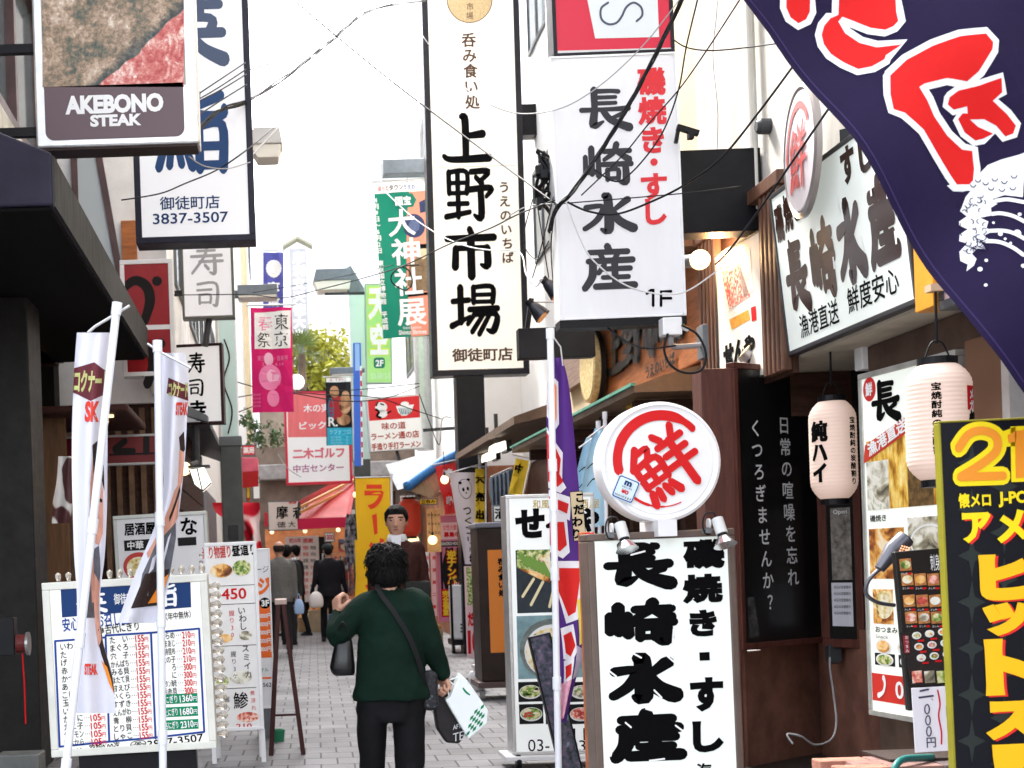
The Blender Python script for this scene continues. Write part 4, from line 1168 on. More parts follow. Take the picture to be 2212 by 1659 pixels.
# ------------------------------------------------------------------ banners and signs along the street
def hung(name, label, xl, xr, yt, yb, d, m, tilt=0, yaw=0, group=None, rods=True, wave=.02):
    S = Sign(name, label, 'banner', xl, xr, yt, yb, d, yaw, tilt, depth=.004, fr=0, face=m, group=group)
    S.y = lambda layer: -0.008 - 0.0014 * layer
    o = S.root.children[0]
    o.name = 'cloth'
    bm = bmesh.new(); bm.from_mesh(o.data); tri_sub(bm, .12)
    S.warp = lambda c: Vector((c.x, c.y + wave * math.sin(c.x * 9 / S.w + c.z * 2.2), c.z))
    for v in bm.verts: v.co = S.warp(v.co)
    bm.to_mesh(o.data); bm.free()
    o.modifiers.clear()
    S.face = o
    if rods:
        MB().tube([(-S.w / 2 - .05, .0, S.h + .03), (S.w / 2 + .05, .0, S.h + .03)], .012, 6).build('rod', ALU, S.root)
    return S
PINK = mat('magenta_banner_cloth', (.62, .006, .14), .7, bump=.1, scale=12)
S = hung('festival_banner', 'magenta festival banner with a white square of lettering hanging under the lamp arm', 543, 632, 664, 890, 16, PINK, tilt=-.8)
S.quad(WHITEINK, [(549, 676), (628, 670), (627, 752), (550, 754)], 0)
S.ch(INK, '東', 593, 678, 622, 712, .0, layer=1); S.ch(INK, '京', 592, 716, 621, 748, .0, layer=1); S.ch(INK, '祭', 556, 718, 586, 750, .0, layer=1)
PK2 = mat('pink_print', (.75, .2, .4), .7); S.ch(PK2, '春', 558, 682, 588, 714, .0, layer=1)
S.oval(PK2, 583, 815, 24, 28, 0, 'print'); S.oval(mat('pale_pink_print', (.75, .4, .55), .7), 590, 812, 14, 16, 1, 'print'); S.oval(PK2, 590, 860, 13, 18, 0, 'print'); S.oval(MATS['pale_pink_print'], 580, 775, 10, 14, 0, 'print')
S.ch(PK2, '東京・春・音楽祭', 556, 768, 622, 779, .0, layer=1); S.ch(PK2, '3.15 - 4.14', 566, 783, 612, 790, .0, layer=1)
for k in range(4): S.ch(PK2, '東京文化会館', 545, 850 + k * 8, 563, 855 + k * 8, .0, layer=1)
S.done(S.warp, .12)
S = hung('crest_flag', 'violet flag with a white chrysanthemum crest above the magenta banner', 568, 612, 545, 672, 22, mat('violet_flag_cloth', (.08, .085, .36), .7), tilt=-2)
for k in range(16):
    a = 2 * math.pi * k / 16
    S.oval(WHITEINK, 591 + 12 * math.cos(a), 580 + 14 * math.sin(a), 5, 5.5, 0 if k % 2 else 1, 'crest', 10)
S.oval(WHITEINK, 591, 580, 10, 12, 2, 'crest', 16)
S.ch(WHITEINK, '京', 578, 608, 604, 630, .06, layer=1); S.ch(WHITEINK, '成', 578, 640, 604, 662, .06, layer=1)
S.done(S.warp, .12)
# grey temple sign tower
S = Sign('temple_sign_tower', 'tall grey temple sign with white characters under a small gabled roof', 'sign', 628, 664, 536, 740, 40, yaw=0, depth=.3, fr=0, face=mat('pale_grey_board', (.34, .35, .37), .7, var=.1))
S.col(WHITEINK, '摩利支天徳大寺', 645, 556, 647, 724, 26, .05)
MB().prism([(-.42, 2.72), (0, 2.95), (.42, 2.72), (.42, 2.78), (0, 3.02), (-.42, 2.78)], -.1, .4).build('roof', mat('mossy_roof', (.3, .3, .22), .7), S.root)
MB().box(-.1, .1, .1, .25, -6.5, 0).build('post', GREYM, S.root)
S.done()

# sports shop sign
RSG = mat('red_sign_frame', (.6, .02, .05), .4)
S = Sign('sports_shop_sign', 'large sign with a faded red upper half and white lower half over the street end', 'sign', 615, 758, 844, 1045, 26.5, depth=.25, fr=.045, frame=RSG, face=mat('sunlight_glow_acrylic', (.8, .79, .8), .4, emit=.12))  # faint emission added so the white face reads as sunlit
S.quad(mat('faded_red_acrylic', (.78, .16, .17), .4, var=.1, scale=2, stretch=(6, 1, 1)), [(621, 850), (752, 845), (752, 943), (622, 944)], 0)
S.ch(WHITEINK, '木の実', 655, 872, 712, 890, .02); S.ch(WHITEINK, 'ビック', 646, 910, 704, 927, .03)
PR = mat('pink_red_ink', (.72, .16, .2), .5); S.ch(PR, '二木ゴルフ', 632, 966, 744, 990, .045)
S.ch(mat('mauve_ink', (.42, .13, .28), .5), '中古センター', 633, 1002, 742, 1019, .025)
for k in range(2): MB().bar((-.3 + .6 * k, .25, 1), (-.3 + .6 * k, 4, 1), .06, .06).build('bracket', GREYM, S.root)
S.done()
# exhibition banner, plain picture of no work in particular
S = hung('exhibition_banner', 'dark exhibition banner with a blurred warm picture and a cyan lower edge', 704, 763, 817, 961, 25, mat('dark_banner_cloth', (.014, .012, .016), .6), tilt=-1)
S.quad(WHITEINK, [(704, 817), (762, 815), (762, 824), (704, 826)], 0); S.ch(REDINK, 'ほっとタウン', 712, 817, 748, 823, .01)
S.quad(mat('cyan_print', (.03, .42, .6), .6), [(706, 924), (763, 923), (763, 960), (707, 962)], 0)
WA = ramp_mat('warm_picture_print', [(.35, (.1, .03, .015)), (.5, (.5, .25, .12)), (.62, (.75, .5, .3))], 2.2, detail=4, distort=1.2)
S.oval(mat('crimson_print', (.35, .015, .02), .6), 727, 880, 17, 26, 0, 'print'); S.oval(mat('teal_print', (.02, .14, .25), .6), 714, 885, 7, 26, 1, 'print')
S.oval(WA, 722, 846, 10, 13, 1, 'print'); S.oval(WA, 745, 872, 13, 22, 2, 'print'); S.oval(WA, 742, 906, 15, 12, 2, 'print'); S.oval(WA, 746, 853, 8, 9, 3, 'print')
S.ch(WHITEINK, 'R.', 709, 901, 729, 921, .02, layer=4); S.ch(mat('light_cyan_ink', (.3, .7, .85), .5), 'ラファエロ', 711, 928, 757, 938, .02, layer=1)
for k in range(3): S.ch(MATS['light_cyan_ink'], '国立西洋美術館', 714, 942 + k * 6, 752, 946 + k * 6, .0, layer=1)
S.done(S.warp, .12)
# blue strip sign
S = Sign('blue_strip_sign', 'narrow bright blue vertical sign with a red and white edge', 'sign', 764, 781, 740, 1006, 23, tilt=-1.2, depth=.1, fr=0, face=mat('bright_blue_acrylic', (.03, .12, .55), .4, emit=.1))
S.quad(mat('pale_blue_print', (.3, .5, .85), .5), [(766, 742), (776, 742), (777, 800), (767, 800)], 0)
S.quad(WHITEINK, [(777, 790), (781, 790), (784, 1004), (780, 1004)], 0, 'edge'); 
for k in range(9): S.quad(REDINK, [(777.5 + k * .3, 800 + k * 22), (781 + k * .3, 800 + k * 22), (781.3 + k * .3, 812 + k * 22), (778 + k * .3, 812 + k * 22)], 1, 'edge')
S.done()
# green restaurant sign
S = Sign('green_restaurant_sign', 'green gradient sign with white outlined characters and a dark green floor badge', 'sign', 789, 846, 612, 828, 23.8, tilt=-1, depth=.14, fr=.02, frame=mat('grey_sign_edge', (.3, .36, .33), .4), face=mat('fresh_green_acrylic', (.22, .52, .12), .4, emit=.1, var=.35, scale=.8, dirt=(.42, .68, .25)))
LIME = mat('lime_outline', (.6, .7, .05), .5)
for c, b in (('天', (795, 622, 838, 690)), ('空', (799, 698, 838, 766))):
    S.ch(LIME, c, *[q + e for q, e in zip(b, (-2, -2, 2, 2))], .09); S.ch(WHITEINK, c, *b, .045, layer=2)
DG = mat('dark_green_badge', (.01, .16, .09), .5); S.rect(DG, 807, 772, 831, 795, 1, r=.1); S.ch(WHITEINK, '2F', 811, 777, 828, 791, .03, layer=3)
S.ch(mat('pale_green_ink', (.5, .7, .45), .5), '03-5812-5', 801, 805, 843, 818, .02)
MB().bar((-S.w / 2, .07, S.h - .15), (-.9, .07, S.h - .15), .04, .04).build('bracket', DARKM, S.root)
S.done()
# museum banner
GRB = mat('deep_green_banner', (.0, .2, .125), .7, bump=.1, scale=15)
S = hung('museum_banner', 'deep green and salmon museum banner with large white characters beside the tall market sign', 817, 936, 394, 728, 22, GRB, tilt=1.6, wave=.015)
SAL = mat('salmon_print', (.72, .26, .17), .7)
S.quad(SAL, [(884, 414), (925, 410), (937, 722), (888, 727), (878, 600), (878, 470)], 0, 'print'); S.quad(WHITEINK, [(803, 399), (922, 391), (924, 411), (804, 419)], 1, 'print')
S.ch(REDINK, 'ほっと', 816, 401, 838, 412, .03, layer=2); S.ch(INK, 'タウン', 840, 399, 870, 411, .03, layer=2); S.ch(BLUEINK, 'うえの', 871, 398, 896, 409, .03, layer=2)
S.quad(mat('darker_green_print', (.0, .15, .1), .7), [(846, 434), (854, 420), (890, 417), (899, 431), (892, 447), (855, 451)], 1, 'print')
S.ch(WHITEINK, '国宝', 853, 424, 887, 444, .03, layer=2)
S.oval(mat('navy_print', (.03, .045, .12), .7, var=.4, scale=30), 894, 488, 24, 26, 1, 'print'); S.oval(mat('blue_grey_print', (.1, .13, .25), .7, var=.4, scale=40), 894, 488, 12, 13, 2, 'print')
S.quad(mat('brown_robe_print', (.2, .13, .07), .7, var=.4, scale=20), [(884, 570), (900, 555), (925, 552), (934, 630), (900, 628), (880, 616)], 1, 'print'); S.oval(mat('pale_face_print', (.6, .5, .33), .7), 913, 545, 9, 15, 2, 'print'); S.quad(INK, [(903, 528), (923, 526), (925, 536), (902, 538)], 3, 'print'); S.quad(INK, [(880, 635), (935, 630), (936, 636), (881, 641)], 2, 'print'); S.quad(MATS['navy_print'], [(905, 436), (922, 428), (926, 455), (907, 460)], 1, 'print')
for c, b in (('大', (838, 452, 896, 510)), ('神', (845, 514, 907, 572)), ('社', (851, 578, 912, 638)), ('展', (857, 645, 920, 703))): S.ch(WHITEINK, c, *b, .02, layer=4)
S.col(WHITEINK, '4月9日～6月2日　東京国立博物館　平成館', 811, 432, 832, 706, 13, .02, layer=2)
S.ch(WHITEINK, 'Shinto Shrines', 861, 712, 921, 722, .02, layer=3); S.ch(WHITEINK, 'Grand Exhibition', 870, 704, 910, 710, .0, layer=3)
S.done(S.warp, .1)
o = P(872, 362, 22)
br = thing('banner_bracket', 'blue grey box arm with thin rods holding the museum banner', 'bracket', o)
MB().box(-.33, .42, -.1, .2, -.11, .11).build('box', LAMPG, br, bevel=.01); MB().tube([(-.52, 0, .13), (.45, 0, .13)], .014, 6).build('rod', ALU, br); MB().tube([(-.5, 0, -.19), (.45, 0, -.19)], .014, 6).build('rod', ALU, br); MB().tube([(-.36, 0, .95), (-.36, 0, -.22)], .018, 6).build('upright', ALU, br); MB().box(.42, 1.9, .0, .1, -.03, .03).build('arm', LAMPG, br)

# tall market sign on its steel post
LITM = mat('backlit_cream_acrylic', (.8, .76, .68), .35, emit=.36, emit_col=(1, .9, .72), var=.03, scale=2)
S = Sign('market_tower_sign', 'tall backlit cream market sign with big black brush characters in a black frame', 'sign', 921, 1131, -70, 810, 20, tilt=-.25, depth=.3, fr=.085, frame=mat('black_sign_frame', (.015, .015, .02), .35, var=.3), face=LITM)
BRN = mat('dark_brown_ink', (.07, .03, .015), .5)
S.col(BRN, '呑み食い処', 1012, 86, 1020, 220, 32, .03)
for c, b in (('上', (953, 243, 1062, 352)), ('野', (957, 362, 1068, 480)), ('市', (960, 487, 1074, 606)), ('場', (969, 612, 1080, 728))): S.ch(INK, c, *b, .02, 'brush')
S.col(BRN, 'うえのいちば', 1088, 404, 1097, 556, 26, .03)
S.ch(BRN, '御徒町店', 976, 751, 1107, 780, .03)
CRS = mat('tan_crest_print', (.5, .36, .18), .5, var=.3, scale=40); S.oval(CRS, 1014, -2, 50, 52, 0, 'crest'); S.line(BRN, [(1014 + 49 * math.cos(a / 8 * math.pi), -2 + 51 * math.sin(a / 8 * math.pi)) for a in range(16)], 1, 1, 'crest', closed=True)
S.ch(BRN, '市', 1007, 6, 1022, 22, .0, layer=2); S.ch(BRN, '場', 1007, 26, 1022, 42, .0, layer=2)
S.quad(mat('panel_seam_line', (.4, .36, .3), .6), [(944, 361), (1112, 356), (1112, 357.5), (944, 362.5)], 0, 'seam')  # thin darker line across the face at its seam
p0 = S.uv(985, 810)[0]; p1 = S.uv(1045, 810)[0]
MB().box(p0, p1, .0, .36, -S.o.z, -.002).build('post', BLACKM, S.root, bevel=.006)
MB().box(S.w / 2, 3.95 - S.o.x, .05, .3, S.uv(1100, 290)[1], S.uv(1100, 223)[1]).build('beam', BLACKM, S.root)
S.done()

# ramen sign
S = Sign('ramen_sign', 'white ramen sign with a red top band of a beast and a bowl', 'sign', 795, 912, 854, 972, 23, tilt=2.4, yaw=4, depth=.16, fr=.02, frame=mat('pale_grey_edge', (.6, .62, .62), .4), face=mat('white_ramen_acrylic', (.8, .8, .78), .4, emit=.1))
RB_ = mat('red_band_acrylic', (.6, .015, .02), .4, emit=.05); S.quad(RB_, [(793, 863), (905, 854), (907, 901), (796, 909)], 0)
S.oval(WHITEINK, 823, 879, 13, 11, 1, 'print'); S.oval(WHITEINK, 826, 893, 11, 9, 1, 'print'); S.line(INK, [(812, 884), (818, 890), (814, 898), (822, 902)], 2.5, 3, 'print'); S.line(INK, [(822, 872), (828, 874)], 1.6, 3, 'print'); S.line(INK, [(836, 892), (844, 888)], 1.6, 3, 'print'); S.line(INK, [(812, 876), (816, 868)], 1.6, 3, 'print')
S.prism_pts = [S.uv(*p) for p in [(855, 876), (894, 872), (888, 888), (878, 897), (868, 897), (860, 890)]]
S.quad(WHITEINK, [(855, 877), (894, 873), (888, 889), (878, 897), (868, 898), (860, 891)], 1, 'print'); S.oval(WHITEINK, 874, 872, 9, 5, 2, 'print')
for k in range(7): S.line(BLUEINK if k % 2 else GREENINK, [(861 + k * 4.4, 882), (866 + k * 3.2, 894)], .9, 3, 'print')
DR = mat('dark_red_brush_ink', (.35, .04, .02), .5)
S.ch(DR, '味の道', 824, 911, 876, 927, .02, rot=2) if False else S.ch(DR, '味の道', 824, 911, 876, 927, .02)
S.ch(DR, 'ラーメン通の店', 801, 932, 905, 948, .03); S.ch(DR, '手造り手打ラーメン', 802, 954, 909, 969, .035)
MB().bar((S.w / 2, .08, .3), (S.w / 2 + 1.3, .08, .3), .05, .05).build('bracket', DARKM, S.root); MB().bar((0, .08, 0), (0.1, .08, -.5), .05, .05).build('hanger', DARKM, S.root)
S.done()

# ------------------------------------------------------------------ the end shop: awning, sign, clothes
RDC = mat('red_awning_canvas', (.36, .004, .005), .6, var=.15, scale=2)
aw = thing('red_awning', 'red sloping awning with orange struts over the shop at the street end', 'awning', P(700, 1120, 27))
def pw(x, y, d): return P(x, y, d) - aw.location
m = MB(); q = [pw(690, 1062, 29.4), pw(772, 1024, 29.4), pw(756, 1116, 26.4), pw(642, 1120, 26.4)]
m.add(q + [v + Vector((0, .02, -.03)) for v in q], [(0, 1, 2, 3), (7, 6, 5, 4), (0, 4, 5, 1), (1, 5, 6, 2), (2, 6, 7, 3), (3, 7, 4, 0)])
m.build('canvas', RDC, aw)
m = MB(); q = [pw(642, 1120, 26.38), pw(756, 1116, 26.38), pw(757, 1138, 26.38), pw(643, 1143, 26.38)]
m.add(q + [v + Vector((0, .02, 0)) for v in q], [(0, 1, 2, 3), (7, 6, 5, 4), (0, 4, 5, 1), (1, 5, 6, 2), (2, 6, 7, 3), (3, 7, 4, 0)])
m.build('valance', mat('magenta_red_valance', (.5, .005, .05), .6), aw)
m = MB(); q = [pw(644, 1082, 26.4), pw(758, 1020, 29.3), pw(766, 1032, 29.3), pw(648, 1092, 26.4)]
m.add(q + [v + Vector((0, .05, -.02)) for v in q], [(0, 1, 2, 3), (7, 6, 5, 4), (0, 4, 5, 1), (1, 5, 6, 2), (2, 6, 7, 3), (3, 7, 4, 0)])
m.build('side_flap', RDC, aw)
for a, b in (((650, 1094), (764, 1036)), ((648, 1106), (762, 1050))):
    MB().bar(pw(a[0], a[1], 26.35), pw(b[0], b[1], 28.9), .05, .05).build('strut', mat('orange_strut', (.55, .25, .06), .5), aw)
MB().bar(pw(646, 1084, 26.35), pw(643, 1120, 26.35), .05, .05).build('strut', DARKM, aw)
S = Sign('temple_shop_sign', 'pale beige shop sign with brush characters tucked behind the red awning', 'sign', 578, 662, 1081, 1145, 29, depth=.12, fr=.02, frame=GREYM, face=mat('pale_beige_board', (.66, .58, .52), .6))
S.ch(INK, '摩', 596, 1092, 622, 1120, .02); S.ch(INK, '利', 632, 1094, 656, 1120, .02); S.ch(INK, '徳', 598, 1126, 617, 1139, .01); S.ch(INK, '大', 622, 1125, 638, 1138, .01); S.ch(REDINK, '開運', 624, 1082, 640, 1088, .01)
S.done()
S = Sign('price_poster_board', 'white board covered with small price posters under the end shop sign', 'board', 618, 690, 1158, 1300, 29.2, depth=.05, fr=0, face=mat('white_poster_paper', (.7, .62, .58), .7, var=.1))
rr = random.Random(4)
S.ch(REDINK, '祝25年', 624, 1162, 650, 1172, .02); S.ch(REDINK, '感謝', 654, 1162, 676, 1172, .02)
for r_ in range(8):
    for q_ in range(4): S.ch(rr.choice([INK, REDINK, PR]), rr.choice(['特価', '1980円', '皮靴', '980', '大売出', '半額']), 622 + q_ * 16, 1178 + r_ * 14, 634 + q_ * 16, 1187 + r_ * 14, .01)
S.done()
rk = thing('clothes_rack', 'rail of patterned clothes hanging in front of the end shop', 'clothes rack', P(755, 1371, 26) * 1)
rk.location.z = 0
gx = 26 / F
MB().tube([(-.45, 0, 0), (-.45, 0, 1.55), (.4, 0, 1.55), (.4, 0, 0)], .015, 6).build('rail', ALU, rk)
for k in range(9):
    m_ = ramp_mat('patterned_cloth_' + 'abc'[k % 3], [(.4, [(.02, .02, .03), (.25, .03, .05), (.05, .06, .12)][k % 3]), (.55, [(.3, .28, .3), (.05, .03, .04), (.35, .1, .1)][k % 3]), (.7, (.45, .4, .4))], 12)
    MB().prism([(-.42 + k * .09, .75), (-.36 + k * .09, .75), (-.37 + k * .09, 1.5), (-.41 + k * .09, 1.5)], -.2, .2).build('garment', m_, rk, bevel=.015)
c = Cloth([(1110, 748, 770), (1140, 745, 772), (1180, 744, 770), (1215, 750, 770)], 24.5, .05, 2)
single('patterned_jacket', 'dark patterned jacket hanging beside the yellow ramen banner', 'jacket', c.sheet(nu=12, nv=12), MATS['patterned_cloth_a'], smooth=True)

# ------------------------------------------------------------------ yellow ramen banner
YEL = mat('yellow_banner_cloth', (.8, .46, .01), .7, bump=.12, scale=12)
o = P(848, 1400, 20); o.z = 0
yb = thing('ramen_banner', 'yellow upright banner with red ramen lettering on a white pole', 'banner', o)
tp_ = P(845, 1026, 20)
pole(yb, (0, 0, 0), tp_ - o, .016, (.4,))
c = Cloth([(1032, 767, 841), (1100, 768, 843), (1180, 772, 846), (1250, 768, 847), (1300, 766, 846)], 20.02, .02, 1.0)
loc(MB().tube([P(766, 1031, 20.02), P(848, 1029, 20.02)], .008, 6), o).build('cross_rod', ALU, yb)
loc(c.sheet(nu=14, nv=24), o).build('cloth', YEL, yb, smooth=True)
m = MB()
for k, ch_ in enumerate('ラ|メン'):
    v0 = (.07, .29, .44, .66)[k]
    if ch_ == '|': c.patch(m, [(.46, .29), (.60, .28), (.60, .41), (.50, .42)], .004)
    else: c.text(m, ch_, .26, .82, v0, v0 + .18, .045)
loc(m, o).build('lettering', mat('red_orange_ink', (.75, .05, .01), .6), yb)
S = Sign('yellow_price_board', 'yellow board with small red lettering at the foot of the ramen banner', 'board', 768, 800, 1165, 1300, 20.2, depth=.03, fr=0, face=mat('yellow_board', (.8, .55, .02), .5))
S.col(REDINK, '一ラーメンド', 790, 1180, 792, 1285, 13, .03)
S.done()

# ------------------------------------------------------------------ stalls on the far right hand side
o = P(925, 1020, 21)
dk = thing('stall_roof', 'stall roof of white plastic sheet with a blue rolled edge above the wooden rafters', 'stall roof', o)
def pd(x, y, d): return P(x, y, d) - o
m = MB()
q = [pd(833, 1005, 22), pd(872, 1000, 22), pd(905, 985, 21.5), pd(925, 1010, 21), pd(880, 1052, 20.5), pd(858, 1058, 20.7)]
m.add(q + [v + Vector((0, .05, .02)) for v in q], [tuple(range(6)), tuple(range(11, 5, -1))] + [(i, i + 6, (i + 1) % 6 + 6, (i + 1) % 6) for i in range(6)])
m.build('plastic_sheet', mat('white_plastic_sheet', (.3, .32, .34), .35, bump=.5, scale=6, var=.15), dk)
pts = [pd(879, 1050, 20.4), pd(915, 1024, 20.7), pd(950, 1000, 21), pd(987, 980, 21.2)]
rr = [.05, .05, .07, .07]
MB().tube(crom(pts, 10), .075, 10).build('blue_roll', mat('blue_tarpaulin', (.03, .16, .42), .5, var=.3, scale=30), dk, smooth=True)
m = MB(); q = [pd(880, 1058, 20.5), pd(985, 995, 21.2), pd(1000, 1050, 21.2), pd(930, 1076, 20.7)]
m.add(q + [v + Vector((0, 0, .03)) for v in q], [(0, 1, 2, 3), (7, 6, 5, 4), (0, 4, 5, 1), (1, 5, 6, 2), (2, 6, 7, 3), (3, 7, 4, 0)])
m.build('boards', mat('pale_roof_boards', (.36, .25, .15), .6, var=.3, scale=8, stretch=(1, 6, 1)), dk)
MB().bar(pd(850, 1060, 21), pd(850, 1400, 21) * 1, .05, .05).build('post', DARKWOOD, dk)
# glowing bulbs in the stalls
for k, (x, y, d, r_) in enumerate(((960, 1036, 20, .06), (893, 1167, 21.5, .085), (934, 1166, 21, .07), (768, 1068, 24, .05))):
    o = P(x, y, d)
    lb = thing('hanging_bulb', ['bare warm bulb glowing under the blue tarpaulin edge', 'large warm bulb glowing beside the man in the brown jacket', 'warm bulb glowing against the pink bar sign', 'small warm bulb glowing next to the red awning'][k], 'bulb', o, group='bare bulbs in the stalls')
    MB().ball((0, 0, 0), r_).build('glass', BULB, lb, smooth=True)
    MB().tube([(0, 0, r_), (0, 0, r_ + .05)], .018).build('socket', DARKM, lb); MB().tube([(0, 0, r_ + .05), (0, 0.02, r_ + .35)], .005, 6).build('cord', CABLE, lb)
def paper_lantern(x, y, d, rx, rz, m, label, cat='lantern', group=None, rings=17, name='paper_lantern'):
    o = P(x, y, d)
    t = thing(name, label, cat, o, group=group)
    prof = []
    n = rings * 4
    for i in range(n + 1):
        z = -rz + 2 * rz * i / n
        q = abs(z) / rz
        r_ = rx * (1 - max(0, (q - .62) / .38) ** 2.2 * .42) * (1 - .016 * (0.5 + .5 * math.cos(i * math.pi / 2)))
        prof.append((r_, z))
    MB().lathe([(0, -rz)] + prof + [(0, rz)], 28).build('paper', m, t, smooth=True)
    for s_ in (-1, 1): MB().lathe([(0, 0), (rx * .6, 0), (rx * .6, .03 * s_), (0, .03 * s_)], 24, (0, 0, rz * s_)).build('rim', BLACKM, t)
    MB().tube(crom([(-rx * .4, 0, rz + .03), (-rx * .2, 0, rz + .09), (0, 0, rz + .1), (rx * .2, 0, rz + .09), (rx * .4, 0, rz + .03)], 5), .004, 6).build('handle', CABLE, t)
    return t
paper_lantern(885, 1118, 21, .165, .28, mat('dark_red_lantern_paper', (.3, .02, .01), .6, emit=.08, emit_col=(1, .1, .03)), 'dark red paper lantern behind the man in the brown jacket', rings=11)
# red banners with white characters over the stalls
S = hung('red_stall_banner', 'red banner with white characters hanging under the blue tarpaulin', 945, 1000, 1000, 1062, 20.6, mat('red_banner_cloth', (.6, .03, .03), .7), tilt=10)
S.ch(WHITEINK, '焼', 955, 1012, 980, 1036, .04, layer=1); S.ch(WHITEINK, 'き', 972, 1038, 988, 1054, .04, layer=1)
S.done(S.warp, .12)
S = hung('red_strip_banner', 'narrow red banner with white marks hanging above the pink bar sign', 958, 982, 1062, 1110, 20.8, MATS['red_banner_cloth'], tilt=6)
S.ch(WHITEINK, '串', 963, 1070, 977, 1090, .04, layer=1)
S.done(S.warp, .12)
# pink bar sign
S = Sign('pink_bar_sign', 'tall pink and black bar sign with yellow lettering at a stall', 'sign', 944, 1003, 1112, 1342, 21.4, depth=.15, fr=.02, frame=mat('pink_frame', (.6, .18, .26), .5), face=mat('pink_striped_face', (.6, .2, .32), .5))
S.rect(mat('pale_pink_panel', (.8, .6, .62), .5), 952, 1128, 997, 1164, 0); S.ch(PR, '女性大歓迎', 956, 1132, 994, 1145, .03); S.ch(REDINK, '募集中', 958, 1148, 992, 1160, .04)
S.rect(BLACKP, 951, 1168, 998, 1180, 0); S.ch(WHITEINK, 'KINOKO HOUSE', 953, 1170, 996, 1177, .03, layer=2)
for k in range(4): S.rect(BLACKP, 952 + k * 12, 1182, 957 + k * 12, 1330, 0)
S.oval(BLACKP, 974, 1235, 19, 52, 1); YI = mat('yellow_ink', (.8, .55, .02), .5, emit=.06)
S.col(REDINK, '逆ナンパ', 975, 1198, 976, 1252, 22, .075, layer=2); S.col(YI, '逆ナンパ', 975, 1198, 976, 1252, 20, .045, layer=3)
S.rect(REDINK, 953, 1272, 974, 1332, 2); S.col(YI, '完全個室', 962, 1282, 963, 1322, 14, .04, layer=3); S.rect(REDINK, 976, 1256, 997, 1334, 2); S.col(WHITEINK, '出会い大王', 986, 1264, 987, 1326, 15, .03, layer=3)
S.done()
S = Sign('small_day_sign', 'white plate with one black character beside the man in the brown jacket', 'sign', 893, 914, 1172, 1262, 20.6, depth=.04, fr=0, face=PLAINW)
S.ch(INK, '日', 896, 1180, 911, 1206, .03); S.ch(INK, '替', 896, 1212, 911, 1232, .02)
S.done()
for k, (x0, x1) in enumerate(((918, 928), (932, 942))):
    S = Sign('narrow_pink_sign', ['narrow white sign with pink lettering beside the white character plate', 'narrow pink striped sign against the pink bar sign'][k], 'sign', x0, x1, 1192, 1330, 21, depth=.05, fr=0, face=PLAINW if k == 0 else mat('light_pink_face', (.75, .45, .45), .5))
    S.col(REDINK if k else PR, '居酒屋二階', (x0 + x1) / 2, 1204, (x0 + x1) / 2 + 1, 1310, 8, .03)
    S.done()
# wooden food plates, warm lamplight put into their emission
S = Sign('wooden_menu_slat', 'row of pale wooden menu slats with a painted warm glow beside the dark lantern', 'menu', 922, 952, 1098, 1192, 21.2, depth=.03, fr=0, face=mat('pale_wood_lamp_glow', (.6, .36, .16), .6, var=.3, scale=12, emit=.12, emit_col=(1, .55, .2)))
for k in range(4): S.col(INK, '焼鳥酒', 926 + k * 7, 1112, 927 + k * 7, 1150, 6, .0)
S.done()
# panda flag, generic animal face
o = P(1036, 1480, 18.4); o.z = 0
pf = thing('stall_flag', 'white flag with a round animal face print and black lettering on a thin pole', 'flag', o)
pole(pf, (0, 0, 0), P(1036, 985, 18.4) - o, .02, (.5, .7))
c = Cloth([(1020, 970, 1026), (1060, 976, 1030), (1120, 986, 1034), (1180, 998, 1036), (1218, 1004, 1038)], 18.42, .02, 1)
loc(MB().tube([P(967, 1022, 18.42), P(1042, 1000, 18.42)], .007, 6), o).build('cross_rod', ALU, pf)
loc(c.sheet(nu=12, nv=20), o).build('cloth', mat('pale_lilac_cloth', (.62, .56, .6), .7), pf, smooth=True)
m = MB()
for cx_, cy_, rx_, ry_ in ((.36, .16, .07, .018), (.70, .12, .07, .018), (.46, .235, .05, .022), (.64, .225, .05, .022), (.56, .27, .03, .01)):
    c.patch(m, [(cx_ + rx_ * math.cos(k * .524), cy_ + ry_ * math.sin(k * .524)) for k in range(12)], .004)
ring = [(.54 + .27 * math.cos(k * .393), .22 + .11 * math.sin(k * .393)) for k in range(17)]
for a_, b_ in zip(ring, ring[1:]):
    m.add([c.at(a_[0], a_[1], .004), c.at(b_[0], b_[1], .004), c.at(.54 + (b_[0] - .54) * .94, .22 + (b_[1] - .22) * .94, .004), c.at(.54 + (a_[0] - .54) * .94, .22 + (a_[1] - .22) * .94, .004)], [(0, 1, 2, 3)])
for k, ch_ in enumerate('つくコリ点'): c.text(m, ch_, .35, .68, .40 + k * .085, .465 + k * .085, .02)
c.text(m, '横', .3, .8, .84, .97, .05)
loc(m, o).build('print', INK, pf)
S = Sign('food_price_board', 'pink price board with a food photo beneath the round face flag', 'board', 1006, 1038, 1222, 1420, 18.2, depth=.04, fr=0, face=mat('pale_pink_board', (.72, .5, .52), .5))
S.rect(FD[0], 1008, 1224, 1036, 1306, 0); S.ch(REDINK, 'だこ', 1010, 1322, 1034, 1352, .06); S.ch(REDINK, '10', 1010, 1360, 1036, 1412, .07)
S.done()
